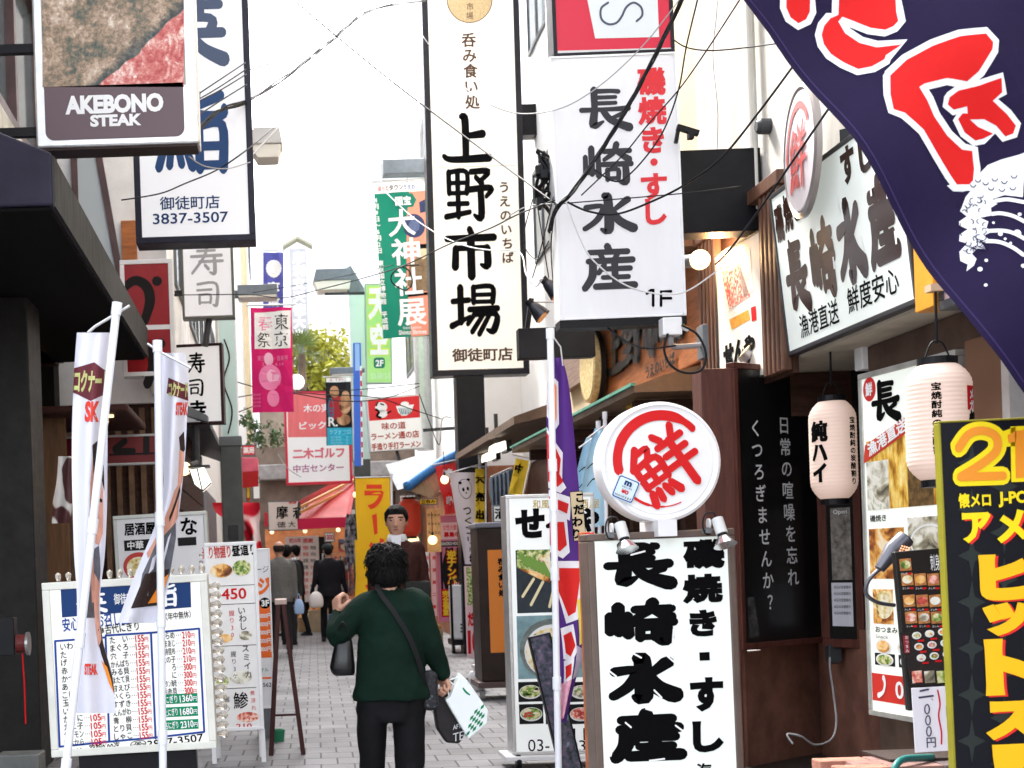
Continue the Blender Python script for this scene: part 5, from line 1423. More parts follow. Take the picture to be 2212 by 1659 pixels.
for k, (x0, y0, x1, y1, d, tl) in enumerate(((1026, 1012, 1046, 1172, 18, -2), (1106, 990, 1134, 1070, 14.5, -14))):
    S = hung('yellow_stall_flag', ['yellow flag with black lettering behind the round face flag', 'small yellow flag on a pole in front of the hanging jeans'][k], x0, x1, y0, y1, d, mat('yellow_flag_cloth', (.75, .5, .03), .7), tilt=tl, group='yellow flags at the stalls')
    S.col(INK, ['大売出し', '中'][k], (x0 + x1) / 2, y0 + 22, (x0 + x1) / 2, y1 - 22, 20, .05)
    MB().tube([(S.w / 2 + .02, .01, S.h + .08), (S.w / 2 + .02, .01, -1.2)], .012, 8).build('pole', POLEW, S.root)
    S.done(S.warp, .12)
# jeans on a line
m = MB(); tp_ = [P(1060, 1030, 16), P(1104, 1010, 15.2)]
jl = thing('clothes_rail', 'curved metal rail of jeans hanging under the eave', 'clothes rail', tp_[0])
MB().tube([Vector((0, 0, 0)), tp_[1] - tp_[0]], .012, 8).build('rail', ALU, jl)
for k in range(5):
    b_ = (tp_[1] - tp_[0]) * (k + .5) / 5
    m = MB()
    m.loft([[b_ + Vector((x_, y_, z_)) for x_, y_ in ((-.028, -.14), (.028, -.14), (.028, .14), (-.028, .14))] for z_ in (-.02, -.2)] + [[b_ + Vector((x_, y_ * .7, z_)) for x_, y_ in ((-.025, -.16), (.025, -.16), (.025, .05), (-.025, .05))] for z_ in (-.3, -.5 - .12 * (k % 2))])
    m.build('jeans', mat('dark_denim', (.03, .045, .07), .8, var=.4, scale=20), jl, bevel=.01)
# lit tube lamps under the eaves
for k, (x, y, d) in enumerate(((1076, 966, 16.2), (1056, 985, 19))):
    o = P(x, y, d)
    l = thing('eave_lamp', ['bright square tube lamp under the brown eave', 'small bright tube lamp further under the eave'][k], 'lamp', o, group='tube lamps under the eave')
    MB().prism([(-.08, -.07), (.08, -.03), (.07, .07), (-.07, .03)], -.1, .25).build('diffuser', TUBEL, l, bevel=.01)
    MB().prism([(.08, -.06), (.14, -.05), (.14, .08), (.075, .07)], -.1, .25).build('housing', DARKM, l)
    MB().box(-.02, .02, .1, .14, .06, .4).build('hanger', DARKM, l)
# white trolley, gas bottle
o = P(990, 1400, 20.3); o.z = 0
tr = thing('white_trolley', 'white wheeled appliance on a dark frame at the stall edge', 'trolley', o)
MB().box(-.08, .14, -.15, .3, .2, .98).build('body', WHITEM, tr, bevel=.02); MB().box(-.11, .15, -.18, .32, .12, .2).build('frame', BLACKM, tr)
for sx in (-.09, .11): MB().lathe([(0, -.02), (.06, -.02), (.06, .02), (0, .02)], 14, (sx, -.15, .06), 'x').build('wheel', BLACKM, tr)
MB().tube([(-.1, -.16, .2), (-.1, -.16, 1.06), (.12, -.16, 1.06)], .018, 8).build('handle', BLACKM, tr)
for k in range(3): MB().box(.02, .12, -.156, -.15, .3 + k * .05, .325 + k * .05).build('vent', DARKM, tr)
o = P(1030, 1490, 14.2); o.z = 0
single('gas_bottle', 'white rounded gas bottle on the paving beside the dark wheeled stand', 'gas bottle', MB().lathe([(0, 0), (.07, 0), (.085, .03), (.085, .16), (.06, .2), (.03, .21), (.03, .235), (.05, .24), (.05, .265), (0, .27)], 20, o), WHITEM, smooth=35)

# ------------------------------------------------------------------ tree and palm behind the end shop
def leaves(mb, c, rad, n, size, rnd, clump=14):
    cs = []
    for _ in range(clump):
        while True:
            v = Vector((rnd.uniform(-1, 1), rnd.uniform(-1, 1), rnd.uniform(-1, 1)))
            if .25 < v.length < 1: break
        cs.append(Vector((v.x * rad[0], v.y * rad[1], v.z * rad[2])) + Vector(c))
    for _ in range(n):
        p = rnd.choice(cs) + Vector([rnd.gauss(0, 1) * r_ * .23 for r_ in rad])
        a = Vector([rnd.gauss(0, 1) for _ in range(3)]).normalized()
        b = a.cross(Vector([rnd.gauss(0, 1) for _ in range(3)])).normalized()
        s_ = size * rnd.uniform(.6, 1.4)
        mb.add([p - a * s_, p + b * s_ * .45, p + a * s_, p - b * s_ * .45], [(0, 1, 2, 3)])
LEAF = ramp_mat('yellow_green_leaves', [(.3, (.13, .15, .012)), (.5, (.27, .27, .02)), (.7, (.4, .39, .04))], 1.5, rough=.5)
rnd = random.Random(11)
c_ = P(690, 800, 43)
tr = thing('street_tree', 'yellow green leafy tree rising behind the street end shop', 'tree', (c_.x, 43, 0))
m = MB(); leaves(m, (0, 0, c_.z), (1.45, 1.2, 1.0), 7000, .09, rnd, 22)
m.build('crown', LEAF, tr)
m = MB(); m.tube([(0, 0, 0), (.05, 0, 3), (0, .1, c_.z - .8)], [.16, .13, .07], 8)
for a_ in range(6): m.tube([(0, .1, c_.z - 1.2), (math.cos(a_) * .5, math.sin(a_) * .5, c_.z - .4), (math.cos(a_) * 1.0, math.sin(a_) * .9, c_.z + .5)], [.06, .04, .015], 6)
m.build('trunk', mat('bark', (.1, .07, .05), .9, var=.3), tr)
pc = P(648, 765, 39)
pt = thing('palm_tree', 'fan leaved palm in front of the grey temple sign', 'palm', (pc.x, 39, 0))
m = MB()
for f_ in range(13):
    a_ = f_ * 2.4; el = rnd.uniform(-.3, 1.2)
    dr = Vector((math.cos(a_) * math.cos(el), math.sin(a_) * math.cos(el), math.sin(el)))
    hub = Vector((0, 0, pc.z)) + dr * .35
    sd2 = dr.cross(Vector((0, 0, 1))).normalized()
    for q_ in range(-7, 8):
        t_ = q_ * .2
        e_ = hub + (dr * math.cos(t_) + sd2 * math.sin(t_)) * .5 - Vector((0, 0, .12 * abs(q_) / 7))
        w_2 = (sd2 * math.cos(t_) - dr * math.sin(t_)) * .025
        m.add([hub, hub * .4 + e_ * .6 + w_2, e_, hub * .4 + e_ * .6 - w_2], [(0, 1, 2, 3)])
    m.tube([Vector((0, 0, pc.z)), hub], .012, 5)
m.build('crown', mat('palm_leaf_green', (.1, .14, .03), .5, var=.4, scale=3), pt)
MB().tube([(0, 0, 0), (.05, 0, pc.z)], [.12, .1], 8).build('trunk', MATS['bark'], pt)
# flowering planters on the left end
for k, (x, y, r_) in enumerate(((545, 905, .3), (556, 960, .3), (600, 940, .34))):
    o = P(x, y, 27)
    m = MB(); leaves(m, o, (r_ * .7, r_ * .7, r_), 170, .05, rnd, 8)
    single('balcony_plant', ['green plant on the balcony near the magenta banner', 'pale green plant low on the balcony by the grey post', 'green plant against the weathered wall by the sports sign'][k], 'plant', m, mat('balcony_leaf_green', (.1, .17, .07), .6, var=.4, scale=3), group='plants on the far balcony')
# ------------------------------------------------------------------ the clutter of small signs and goods further down the street
def small_sign(label, x0, x1, y0, y1, d, face, ink, txt, vertical=False, fr=.015, name='shop_sign', cat='sign', group=None):
    S = Sign(name, label, cat, x0, x1, y0, y1, d, depth=.08, fr=fr, frame=GREYM, face=face, group=group)
    if vertical: S.col(ink, txt, (x0 + x1) / 2, y0 + (y1 - y0) * .14, (x0 + x1) / 2, y1 - (y1 - y0) * .14, min(x1 - x0, (y1 - y0) / len(txt)) * .8, .03)
    else: S.ch(ink, txt, x0 + (x1 - x0) * .1, y0 + (y1 - y0) * .2, x1 - (x1 - x0) * .1, y1 - (y1 - y0) * .2, .03)
    return S.done()
REDF = mat('lit_red_face', (.6, .02, .03), .4, emit=.08); YELF = mat('lit_yellow_face', (.78, .5, .03), .4, emit=.1); BLUF = mat('blue_face', (.05, .2, .5), .4, emit=.06); PKF = mat('pink_face', (.75, .3, .42), .4, emit=.08); WHF = mat('lit_white_face', (.8, .8, .78), .4, emit=.18)
small_sign('small red sign with white lettering above the pink shop awning', 522, 552, 960, 984, 23, REDF, WHITEINK, '薬局')
small_sign('small yellow vertical sign beside the grey lamp post', 531, 541, 1040, 1084, 22, YELF, REDINK, '両替', True)
small_sign('small green edged white sign low behind the grey lamp post', 545, 562, 1030, 1078, 23, WHF, GREENINK, '靴', True)
small_sign('small white sign with red lettering at the top of the dark lantern stall', 862, 898, 1068, 1086, 22.4, WHF, REDINK, 'やきとり')
small_sign('lit yellow strip sign under the stall roof boards', 905, 944, 1076, 1090, 22.2, YELF, INK, '立呑み')
small_sign('small blue sign with white lettering beside the ramen banner', 846, 862, 1090, 1150, 22.6, BLUF, WHITEINK, '生ビール', True)
small_sign('pink vertical sign at the edge of the end shop', 752, 764, 1148, 1216, 28, PKF, WHITEINK, '靴下', True)
small_sign('white price card hung on the end shop front', 700, 722, 1150, 1170, 28.5, WHF, REDINK, '1000')
small_sign('red lettered white sign low beside the white trolley', 1006, 1034, 1224 - 120, 1224 - 84, 21, WHF, REDINK, '食堂')
small_sign('lit white sign under the brown eave behind the yellow flags', 1064, 1100, 1090, 1128, 15.6, WHF, INK, '酒')
aw2 = thing('pink_awning', 'faded pink awning over a distant shop beside the grey post', 'awning', P(536, 1020, 22))
MB().prism([(-.12, -.02), (.16, .0), (.16, .2), (-.1, .22)], -.3, .5).build('canvas', mat('faded_pink_canvas', (.65, .12, .18), .7, var=.2), aw2, bevel=.01)
MB().prism([(-.13, -.26), (.16, -.24), (.16, -.0), (-.12, -.02)], -.31, -.28).build('valance', mat('red_awning_canvas', (.55, .01, .012)), aw2)
rnd = random.Random(8)
for k, (x, d, w_, h_) in enumerate(((672, 28.6, .5, .3), (690, 28.4, .4, .45), (738, 28.2, .5, .35), (905, 22.0, .4, .5), (930, 21.6, .35, .3), (560, 24, .35, .5))):
    o = P(x, 1400, d); o.z = 0
    cr = thing('goods_crate', ['brown goods crate by the price posters', 'tall brown goods crate by the price posters', 'low goods crate under the clothes rail', 'tall goods crate at the dark lantern stall', 'low goods crate beside the narrow pink signs', 'goods crate on the paving near the grey post'][k], 'crate', o, group='goods crates at the shops')
    MB().box(-w_ / 2, w_ / 2, -.2, .2, 0, h_).build('box', mat('card_crate_%s' % ('brown', 'tan', 'blue')[k % 3], ((.3, .19, .1), (.42, .32, .2), (.08, .17, .36))[k % 3], .7, var=.2), cr, bevel=.01)
    m = MB()
    for q_ in range(9): m.ball((rnd.uniform(-w_ / 2.6, w_ / 2.6), rnd.uniform(-.14, .14), h_ + .02), rnd.uniform(.04, .07), 8, 6)
    m.build('goods', ramp_mat('mixed_goods', [(.35, (.5, .06, .05)), (.5, (.6, .4, .08)), (.65, (.5, .5, .48))], 6), cr)
o = P(985, 1440, 15.5); o.z = 0
dc = MB(); dc.box(-.25, .25, -.25, .25, .002, .008)
for k in range(7): dc.box(-.22, .22, -.2 + k * .06, -.17 + k * .06, .008, .012)
single('drain_cover', 'dark grated drain cover set in the paving beyond the woman', 'drain cover', dc, DARKM, mw=Matrix.Translation(o))
# ------------------------------------------------------------------ right hand side: the seafood restaurant
# upper seafood sign and red sign above
S = Sign('seafood_hanging_sign', 'big white hanging sign with dark grey brush characters and red side lettering', 'sign', 1197, 1471, 117, 687, 8.0, tilt=.4, depth=.14, fr=.012, frame=WHITEM, face=PLAINW, bev=.002)
for c, b in (('長', (1250, 186, 1366, 286)), ('崎', (1258, 305, 1368, 402)), ('水', (1256, 415, 1376, 506)), ('産', (1254, 524, 1376, 628))): S.ch(GREYINK, c, *b, .05, 'brush')
RD2 = mat('coral_red_ink', (.62, .025, .035), .5)
S.col(RD2, '磯焼き', 1406, 176, 1410, 302, 60, .045); S.oval(RD2, 1412, 350, 8, 8, 1, 'lettering'); S.col(RD2, 'すし', 1412, 402, 1416, 456, 62, .04)
S.line(INK, [(1396, 634), (1406, 626), (1410, 624), (1410, 660)], 3, 1, smooth=False); S.line(INK, [(1427, 660), (1427, 629), (1449, 629)], 3, 1, smooth=False); S.line(INK, [(1427, 644), (1449, 644)], 3, 1)
MB().box(-S.w / 2, S.w / 2, .0, .13, -.045, -.002).build('underside', BLACKM, S.root)
MB().box(S.w / 2 + .002, 2.895 - S.o.x, .18, .36, S.uv(1470, 488)[1], S.uv(1470, 305)[1]).build('wall_box', BLACKM, S.root, bevel=.005)
for z in (.01, S.h - .02):
    for x_ in (-S.w / 2 + .02, S.w / 2 - .02): MB().lathe([(0, -.011), (.005, -.011), (.005, -.008), (0, -.008)], 8, (x_, 0, z), 'y').build('screw', ALU, S.root)
S.done()
S = Sign('red_letter_sign', 'red sign with a pale panel and one thin grey letter above the white sign', 'sign', 1190, 1452, -150, 119, 8.02, tilt=.4, depth=.16, fr=.022, frame=mat('black_sign_frame', (.015, .015, .02), .35), face=mat('crimson_acrylic', (.55, .02, .05), .4))
S.quad(mat('pale_grey_panel', (.62, .66, .67), .4), [(1250, -90), (1416, -90), (1423, 80), (1285, 83)], 0); S.quad(mat('pale_strip', (.55, .55, .56), .4), [(1204, 110), (1450, 103), (1450, 116), (1204, 121)], 1)
S.line(mat('slate_ink', (.06, .07, .11), .5), [(1313, 6), (1298, 18), (1298, 40), (1312, 52), (1330, 50), (1342, 36), (1352, 16), (1368, 6), (1384, 16), (1386, 34), (1374, 46)], 2.4, 1)
S.done()

# front floor sign
BRF = mat('brown_metal_frame', (.12, .085, .07), .4, var=.2)
S = Sign('seafood_floor_sign', 'lit white floor sign with huge glossy black brush characters in a brown frame', 'sign', 1279, 1598, 1146, 1760, 6.0, tilt=.5, depth=.16, fr=.032, frame=BRF, face=LITW, bev=.006)
for c, b in (('長', (1302, 1164, 1462, 1276)), ('崎', (1304, 1290, 1464, 1396)), ('水', (1312, 1408, 1474, 1520)), ('産', (1314, 1528, 1482, 1646))):
    S.ch(INK, c, *b, .62, 'brush')
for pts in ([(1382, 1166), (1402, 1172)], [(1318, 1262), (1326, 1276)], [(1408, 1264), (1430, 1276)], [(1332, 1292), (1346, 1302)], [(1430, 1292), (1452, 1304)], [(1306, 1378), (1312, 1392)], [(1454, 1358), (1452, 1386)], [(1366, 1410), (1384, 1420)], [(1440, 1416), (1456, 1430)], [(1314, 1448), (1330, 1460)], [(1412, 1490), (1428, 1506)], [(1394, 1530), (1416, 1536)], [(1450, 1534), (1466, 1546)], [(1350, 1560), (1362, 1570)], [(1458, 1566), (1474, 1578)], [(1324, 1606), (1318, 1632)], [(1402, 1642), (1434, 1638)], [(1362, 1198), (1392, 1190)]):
    S.line(WHITEINK, pts, 1.9, 2)  # white strokes paint gloss highlights onto the black characters
BI = .06
S.ch(INK, '磯', 1474, 1164, 1564, 1228, BI); S.ch(INK, '焼', 1473, 1239, 1560, 1302, BI); S.ch(INK, 'き', 1488, 1316, 1548, 1374, BI); S.rect(INK, 1510, 1408, 1532, 1426, 1, 'lettering'); S.ch(INK, 'す', 1490, 1462, 1562, 1536, BI); S.ch(INK, 'し', 1495, 1556, 1562, 1624, BI)
S.col(INK, '海', 1520, 1664, 1520, 1668, 34, .03)
zb = -S.o.z
if zb < -.02: MB().box(-S.w / 2 + .01, S.w / 2 - .01, .0, .15, zb, -.002).build('base', BRF, S.root)
S.floor_w = S.w
ring_o = S.o.copy(); sf_top = S.h
S.done()
# clip spot lamps on its top edge
for k, (x, y) in enumerate(((1338, 1152), (1548, 1142))):
    o = P(x, y, 5.9)
    l = thing('spot_lamp', ['white spot lamp with a silver cone over the large characters', 'white spot lamp with a silver cone above the smaller lettering'][k], 'lamp', o, group='spot lamps on the floor sign')
    a_ = Vector((0, -.01, .055)); b_ = Vector((.012, -.05, -.03)); c_ = Vector((.02, -.075, -.09))
    l.scale = (.76, .76, .76)
    MB().tube([a_, b_], .032, 18).build('body', mat('pale_grey_plastic', (.55, .56, .56), .35), l, smooth=40)
    MB().tube([b_, b_ + (c_ - b_) * .25], .027, 16).build('collar', BLACKM, l)
    MB().tube([b_ + (c_ - b_) * .25, b_ + (c_ - b_) * .5, c_, c_ + (c_ - b_) * .04], [.03, .042, .062, .064], 20).build('reflector', mat('polished_reflector', (.7, .7, .72), .18, metal=1), l, smooth=40)
    MB().lathe([(0, 0), (.03, 0), (.03, .012), (0, .012)], 18, (-.045, .02, .03), 'x').build('hinge_disc', mat('pale_grey_plastic', (.55, .56, .56), .35), l)
    MB().tube(crom([(-.005, -.01, .06), (-.02, -.01, .09), (-.06, -.0, .085), (-.075, .01, .03), (-.06, .02, -.02), (-.03, .03, -.03)], 6), .005, 6).build('cable', CABLE, l)
    MB().box(.028, .05, -.02, .0, -.005, .02).build('knob', BLACKM, l, bevel=.003)
    MB().box(-.06, -.03, .0, .08, -.02, .01).build('clamp', GREYM, l)
# round fish sign on top
c_ = P(1420, 999, 6.05)
rs = Panel(1290, 1552, 868, 1130, 6.05)
t = thing('round_fish_sign', 'round white light box with a red brush fish character standing over the floor sign', 'sign', (c_.x, c_.y, c_.z))
rad = 130.0 * 6.05 / F
prof = [(0, .1), (rad * .97, .1), (rad, .085), (rad, -.03), (rad * .985, -.05), (rad * .94, -.058), (rad * .93, -.05), (rad * .87, -.045), (rad * .86, -.052), (0, -.056)]
MB().lathe([(r_, z_) for r_, z_ in prof], 64, axis='y').build('case', mat('white_moulded_acrylic', (.78, .78, .8), .25, emit=.06, emit_col=(1, 1, 1)), t, smooth=30)
m = MB()
for k, st in enumerate(BR['鮮'].split('|')):
    pts = [tuple(float(q) for q in p.split(',')) for p in st.split()]
    v, f = stroke([(x - 52, y - 50, w * 1.25) for x, y, w in pts])
    ca, sa = math.cos(R(34)), math.sin(R(34))
    sc_ = rad * 1.06 / 100
    m.add([((x * ca - y * sa) * sc_ + .018, -.0575 - .0003 * k, (x * sa + y * ca) * sc_ - .012) for x, y in v], f)
q = [(rad * .72 * math.cos(R(a)), rad * .72 * math.sin(R(a)) + .012, (.022 if 70 < a < 160 else .02) * (1 if a > 60 else .75)) for a in range(42, 196, 8)]
v, f = stroke(q); m.add([(x, -.0572, z) for x, z in v], f)
for a0, a1, w_2 in ((222, 258, .006), (230, 275, .004), (258, 300, .0025)):
    q = [(rad * (.74 + .0 * a) * math.cos(R(a)), rad * .74 * math.sin(R(a)), w_2) for a in range(a0, a1, 6)]
    v, f = stroke(q); m.add([(x, -.0572 - .0002 * a0 / 200, z) for x, z in v], f)
m.build('lettering', mat('seal_red_ink', (.58, .006, .008), .4), t)
m = MB(); m.bar((-.0, .03, -rad - .06), (0, .03, -rad + .01), .3, .08, up=(1, 0, 0)); m.build('foot', mat('white_painted_metal', (.78, .78, .79)), t)
# wifi sticker
S = Sign('wifi_sticker', 'small blue edged white sticker tilted on the round sign', 'sticker', 1325, 1377, 1028, 1084, 5.985, tilt=-24, depth=.002, fr=0, face=mat('pale_blue_sticker', (.6, .72, .8), .4))
S.rect(BLUEINK, 1326, 1030, 1376, 1082, 0, r=.1); S.rect(mat('pale_blue_sticker', (.6, .72, .8)), 1328.5, 1032.5, 1373.5, 1079.5, 1, 'panel', r=.08)
S.put(NAVYINK, 'm', -.0, S.h * .74, S.w * .34, S.h * .2, .05, layer=3); S.put(INK, 'Wi-Fi', 0, S.h * .56, S.w * .5, S.h * .06, .0, layer=3); S.put(REDINK, '¥0', .0, S.h * .38, S.w * .34, S.h * .18, .04, layer=3); S.put(INK, 'Wi-Fiつかえます', .0, S.h * .16, S.w * .8, S.h * .1, .015, layer=3)
S.done()

# food floor sign with wheels
S = Sign('food_photo_floor_sign', 'white wheeled floor sign with brush lettering over skewers and hotpot photos', 'sign', 1099, 1290, 1066, 1628, 8.8, tilt=-.2, depth=.2, fr=.022, frame=ALU, face=mat('backlit_white_b', (.8, .82, .81), .35, emit=.22, emit_col=(.95, 1, .98)))
GOLD = mat('gold_ink', (.45, .32, .06), .5)
S.ch(GOLD, '和風', 1150, 1079, 1186, 1098, .01); S.ch(GOLD, '居酒屋', 1224, 1078, 1294, 1098, .01)
S.ch(INK, 'せ', 1112, 1098, 1176, 1162, .06); S.line(INK, [(1182, 1136), (1200, 1130), (1200, 1146)], 5, 1); S.ch(INK, 'んや', 1196, 1096, 1318 - 24, 1150, .06)
DKP = mat('dark_slate_print', (.03, .04, .05), .5, var=.4, scale=8)
S.rect(DKP, 1115, 1186, 1268, 1322, 0); S.quad(FD[0], [(1116, 1187), (1200, 1187), (1196, 1250), (1150, 1240), (1116, 1225)], 1); S.quad(FD[1], [(1160, 1205), (1190, 1190), (1250, 1196), (1262, 1250), (1210, 1270), (1170, 1245)], 2); S.quad(FD[2], [(1116, 1226), (1160, 1248), (1230, 1275), (1262, 1280), (1262, 1262), (1190, 1240)], 3)
for a_, b_ in (((1152, 1250), (1128, 1288)), ((1172, 1256), (1146, 1306)), ((1196, 1268), (1186, 1310))): S.line(mat('skewer_print', (.75, .66, .4), .5), [a_, b_], 3, 4, 'food_picture')
S.rect(mat('teal_cloth_print', (.2, .33, .36), .5, var=.4, scale=7), 1117, 1328, 1270, 1464, 0); S.oval(mat('pot_rim_print', (.16, .19, .18), .4, var=.6, scale=12), 1190, 1402, 68, 66, 1, 'food_picture'); S.oval(PLATE, 1192, 1406, 60, 58, 2, 'food_picture'); S.oval(FD[1], 1190, 1408, 55, 52, 3, 'food_picture'); S.oval(FD[0], 1180, 1385, 24, 12, 4, 'food_picture'); S.oval(FD[2], 1166, 1436, 16, 14, 4, 'food_picture')
for x0, y0, f in ((1119, 1472, 0), (1177, 1472, 2), (1230, 1472, 4), (1121, 1520, 0), (1178, 1520, 2), (1228, 1520, 3)):
    S.rect(BLACKP, x0, y0, x0 + 52, y0 + 43, 0); S.oval(PLATE, x0 + 26, y0 + 22, 24, 15, 1, 'food_picture'); S.oval(FD[f], x0 + 26, y0 + 21, 22, 13, 2, 'food_picture')
PAL = [mat('print_leaf_green', (.16, .3, .05), .5), mat('print_cream', (.8, .74, .55), .5), mat('print_amber', (.7, .36, .06), .5), mat('print_red_meat', (.5, .06, .05), .5), mat('print_pale_pink', (.75, .42, .36), .5)]
for k in range(6): S.grp = None; topping(S, 1145 + (k % 3) * 57, 1492 + (k // 3) * 49, 20, 11, 12, [PAL[q] for q in ((0, 1, 0), (2, 1, 3), (1, 4, 0), (0, 1, 3), (0, 2, 1), (3, 4, 3))[k]], 4, k)
topping(S, 1190, 1408, 50, 46, 26, [PAL[1], PAL[2], PAL[1], PAL[0]], 5, 9)
for k in range(7): S.line(PAL[0], [(1118 + k * 9, 1196 + k * 3), (1140 + k * 8, 1222 + k * 4)], 3.2, 5, 'food_picture')
for k in range(6): S.oval(PAL[1 if k % 2 else 4], 1168 + k * 15, 1216 + k * 7, 9, 8, 5, 'food_picture')
S.ch(INK, '1F', 1236, 1572, 1282, 1598, .0, layer=1); S.ch(INK, '03-', 1140, 1596, 1186, 1622, .0, layer=1); S.ch(INK, '03-', 1230, 1598, 1278, 1622, .0, layer=1)
zb = -S.o.z
MB().box(-S.w / 2 - .05, S.w / 2 + .03, -.06, .26, -.03, -.002).build('platform', WHITEM, S.root, bevel=.004)
for sx in (-S.w / 2 + .03, S.w / 2 - .08):
    MB().lathe([(0, -.015), (.042, -.015), (.045, 0), (.042, .015), (0, .015)], 18, (sx, -.02, max(zb, -.2) + .045), 'x').build('wheel', BLACKM, S.root, smooth=40)
    MB().box(sx - .022, sx + .022, -.04, .02, max(zb, -.2) + .05, -.03).build('caster', DARKM, S.root)
S.done()

# dark wheeled stand with an orange panel
S = Sign('dark_wheeled_stand', 'dark brown wheeled stand with an orange lettered panel beside the food photo sign', 'sign', 1036, 1160, 1138, 1470, 13.2, depth=.5, fr=0, face=mat('dark_brown_stand', (.035, .022, .018), .4, var=.4, scale=4), bev=.01)
S.rect(mat('orange_panel', (.62, .18, .025), .45, emit=.06, emit_col=(1, .4, .05)), 1056, 1186, 1150, 1408, 0); S.col(INK, '呑み食い処', 1082, 1212, 1084, 1280, 15, .05); S.col(INK, 'うえのいちば', 1108, 1230, 1110, 1390, 20, .04)
MB().box(-S.w / 2 - .02, S.w / 2 + .02, -.02, .5, S.h, S.h + .05).build('cap', mat('grey_blue_cap', (.2, .2, .24), .35, var=.3), S.root, bevel=.01)
MB().box(-S.w / 2 - .04, S.w / 2 + .04, -.04, .52, -.06, -.005).build('tray', mat('dull_tray', (.1, .06, .055), .4), S.root, bevel=.006)
for sx in (-S.w / 2, S.w / 2): MB().lathe([(0, -.02), (.05, -.02), (.05, .02), (0, .02)], 16, (sx, .02, -S.o.z + .05), 'x').build('wheel', mat('grey_rubber', (.2, .2, .2), .6), S.root)
S.done()

# purple and red upright flag
o = P(1207, 1900, 6.8); o.z = 0
fl = thing('upright_flag', 'purple flag with red characters and a painted scene on a white jointed pole', 'flag', o)
tp_, bt = P(1188, 718, 6.8), P(1206, 1659, 6.8)
ext = tp_ + (bt - tp_) * (tp_.z / (tp_.z - bt.z))
pole(fl, ext - o, tp_ - o, .0165, (.28, .5, .64, .72))
MB().tube([tp_ - o, tp_ - o + Vector((.05, .01, -.07)), tp_ - o + Vector((.06, .02, -.16))], .004).build('cord', ALU, fl)
c = Cloth([(772, 1192, 1214), (830, 1182, 1228), (920, 1180, 1238), (1010, 1182, 1246), (1100, 1186, 1254), (1200, 1188, 1258), (1300, 1198, 1262), (1400, 1206, 1260), (1480, 1206, 1240), (1560, 1200, 1222)], 6.85, .02, .8, .5, 1.0)
PUR = mat('purple_flag_cloth', (.065, .014, .17), .7, bump=.1, scale=12)
loc(c.sheet(), o).build('cloth', PUR, fl, smooth=True)
WFL = mat('white_flag_print', (.72, .7, .74), .7); RFL = mat('red_flag_print', (.56, .01, .008), .7); OFL = mat('orange_flag_print', (.75, .22, .05), .7)
REDS = [[(0, .24), (.2, .26), (.46, .31), (.38, .35), (.5, .37), (.3, .385), (0, .37)], [(0, .41), (.62, .43), (.55, .455), (.3, .445), (0, .445)], [(0, .475), (.45, .475), (.52, .53), (.3, .545), (0, .53)], [(.08, .585), (.88, .585), (.86, .615), (.5, .61), (.68, .69), (.42, .70), (.3, .63), (.1, .63)], [(.2, .745), (.5, .735), (.66, .77), (.5, .80), (.28, .79)], [(.3, .83), (.58, .82), (.66, .855), (.4, .87)]]
ORS = [[(.05, .09), (.14, .075), (.2, .14), (.12, .2), (.05, .18)], [(.3, .10), (.42, .12), (.38, .2), (.26, .23), (.24, .16)]]
def grow(pts, e):
    cx_ = sum(p[0] for p in pts) / len(pts); cy_ = sum(p[1] for p in pts) / len(pts)
    return [(min(max(p[0] + (e if p[0] > cx_ else -e), 0), 1), p[1] + (e * .2 if p[1] > cy_ else -e * .2)) for p in pts]
for k, a in enumerate(REDS + ORS):
    m = MB(); c.patch(m, grow(a, .085), .0025 + k * .0002, .05); loc(m, o).build('print', WFL, fl)
    m = MB(); c.patch(m, a, .0052, .05); loc(m, o).build('print', RFL if k < len(REDS) else OFL, fl)
m = MB(); c.patch(m, [(.74, .66), (1, .66), (.98, .76), (.82, .77)], .0045, .05); loc(m, o).build('print', mat('yellow_flag_print', (.65, .55, .08), .7), fl)
m = MB(); c.patch(m, [(.1, .885), (.75, .87), (.7, .98), (.1, .99)], .004, .05); loc(m, o).build('print', ramp_mat('pink_flag_print', [(.35, (.55, .1, .25)), (.5, (.7, .35, .45)), (.6, (.75, .65, .7)), (.72, (.2, .25, .4))], 12), fl)
m = MB(); c.patch(m, [(.72, .77), (1, .78), (1, .86), (.8, .87)], .0042, .05); loc(m, o).build('print', mat('lilac_flag_print', (.45, .38, .52), .7, var=.3, scale=12), fl)
S = Sign('flag_name_patch', 'tan lettered strip pinned over the purple flag', 'patch', 1234, 1262, 1060, 1168, 6.74, tilt=3, depth=.003, fr=.003, frame=INK, face=mat('tan_patch', (.5, .4, .25), .7), proud=.002)
S.col(INK, 'こだわり', 1252, 1074, 1244, 1152, 23, .05); S.done()
# dark leaning display board and striped edge sign behind the flag
S = Sign('leaning_dark_board', 'dark sparkling display board leaning beside the flag pole', 'board', 1182, 1232, 1360, 1740, 7.0, tilt=11.5, depth=.04, fr=.008, frame=BLACKM, face=ramp_mat('dark_sparkle_print', [(.35, (.015, .015, .02)), (.5, (.05, .06, .08)), (.6, (.12, .07, .12)), (.7, (.1, .25, .25))], 30))
S.done()
S = Sign('striped_edge_sign', 'narrow red and orange striped sign squeezed against the brown framed floor sign', 'sign', 1262, 1284, 1148, 1720, 6.5, tilt=0, depth=.05, fr=0, face=mat('worn_orange_print', (.5, .15, .05), .5, var=.6, scale=14, stretch=(1, 1, .3)))
for y0, y1, cc in ((1150, 1176, RFL), (1180, 1215, WFL), (1220, 1262, RFL), (1264, 1276, WFL), (1306, 1330, RFL), (1334, 1360, WFL), (1385, 1402, RFL)): S.rect(cc, 1263, y0, 1283, y1, 0)
S.done()
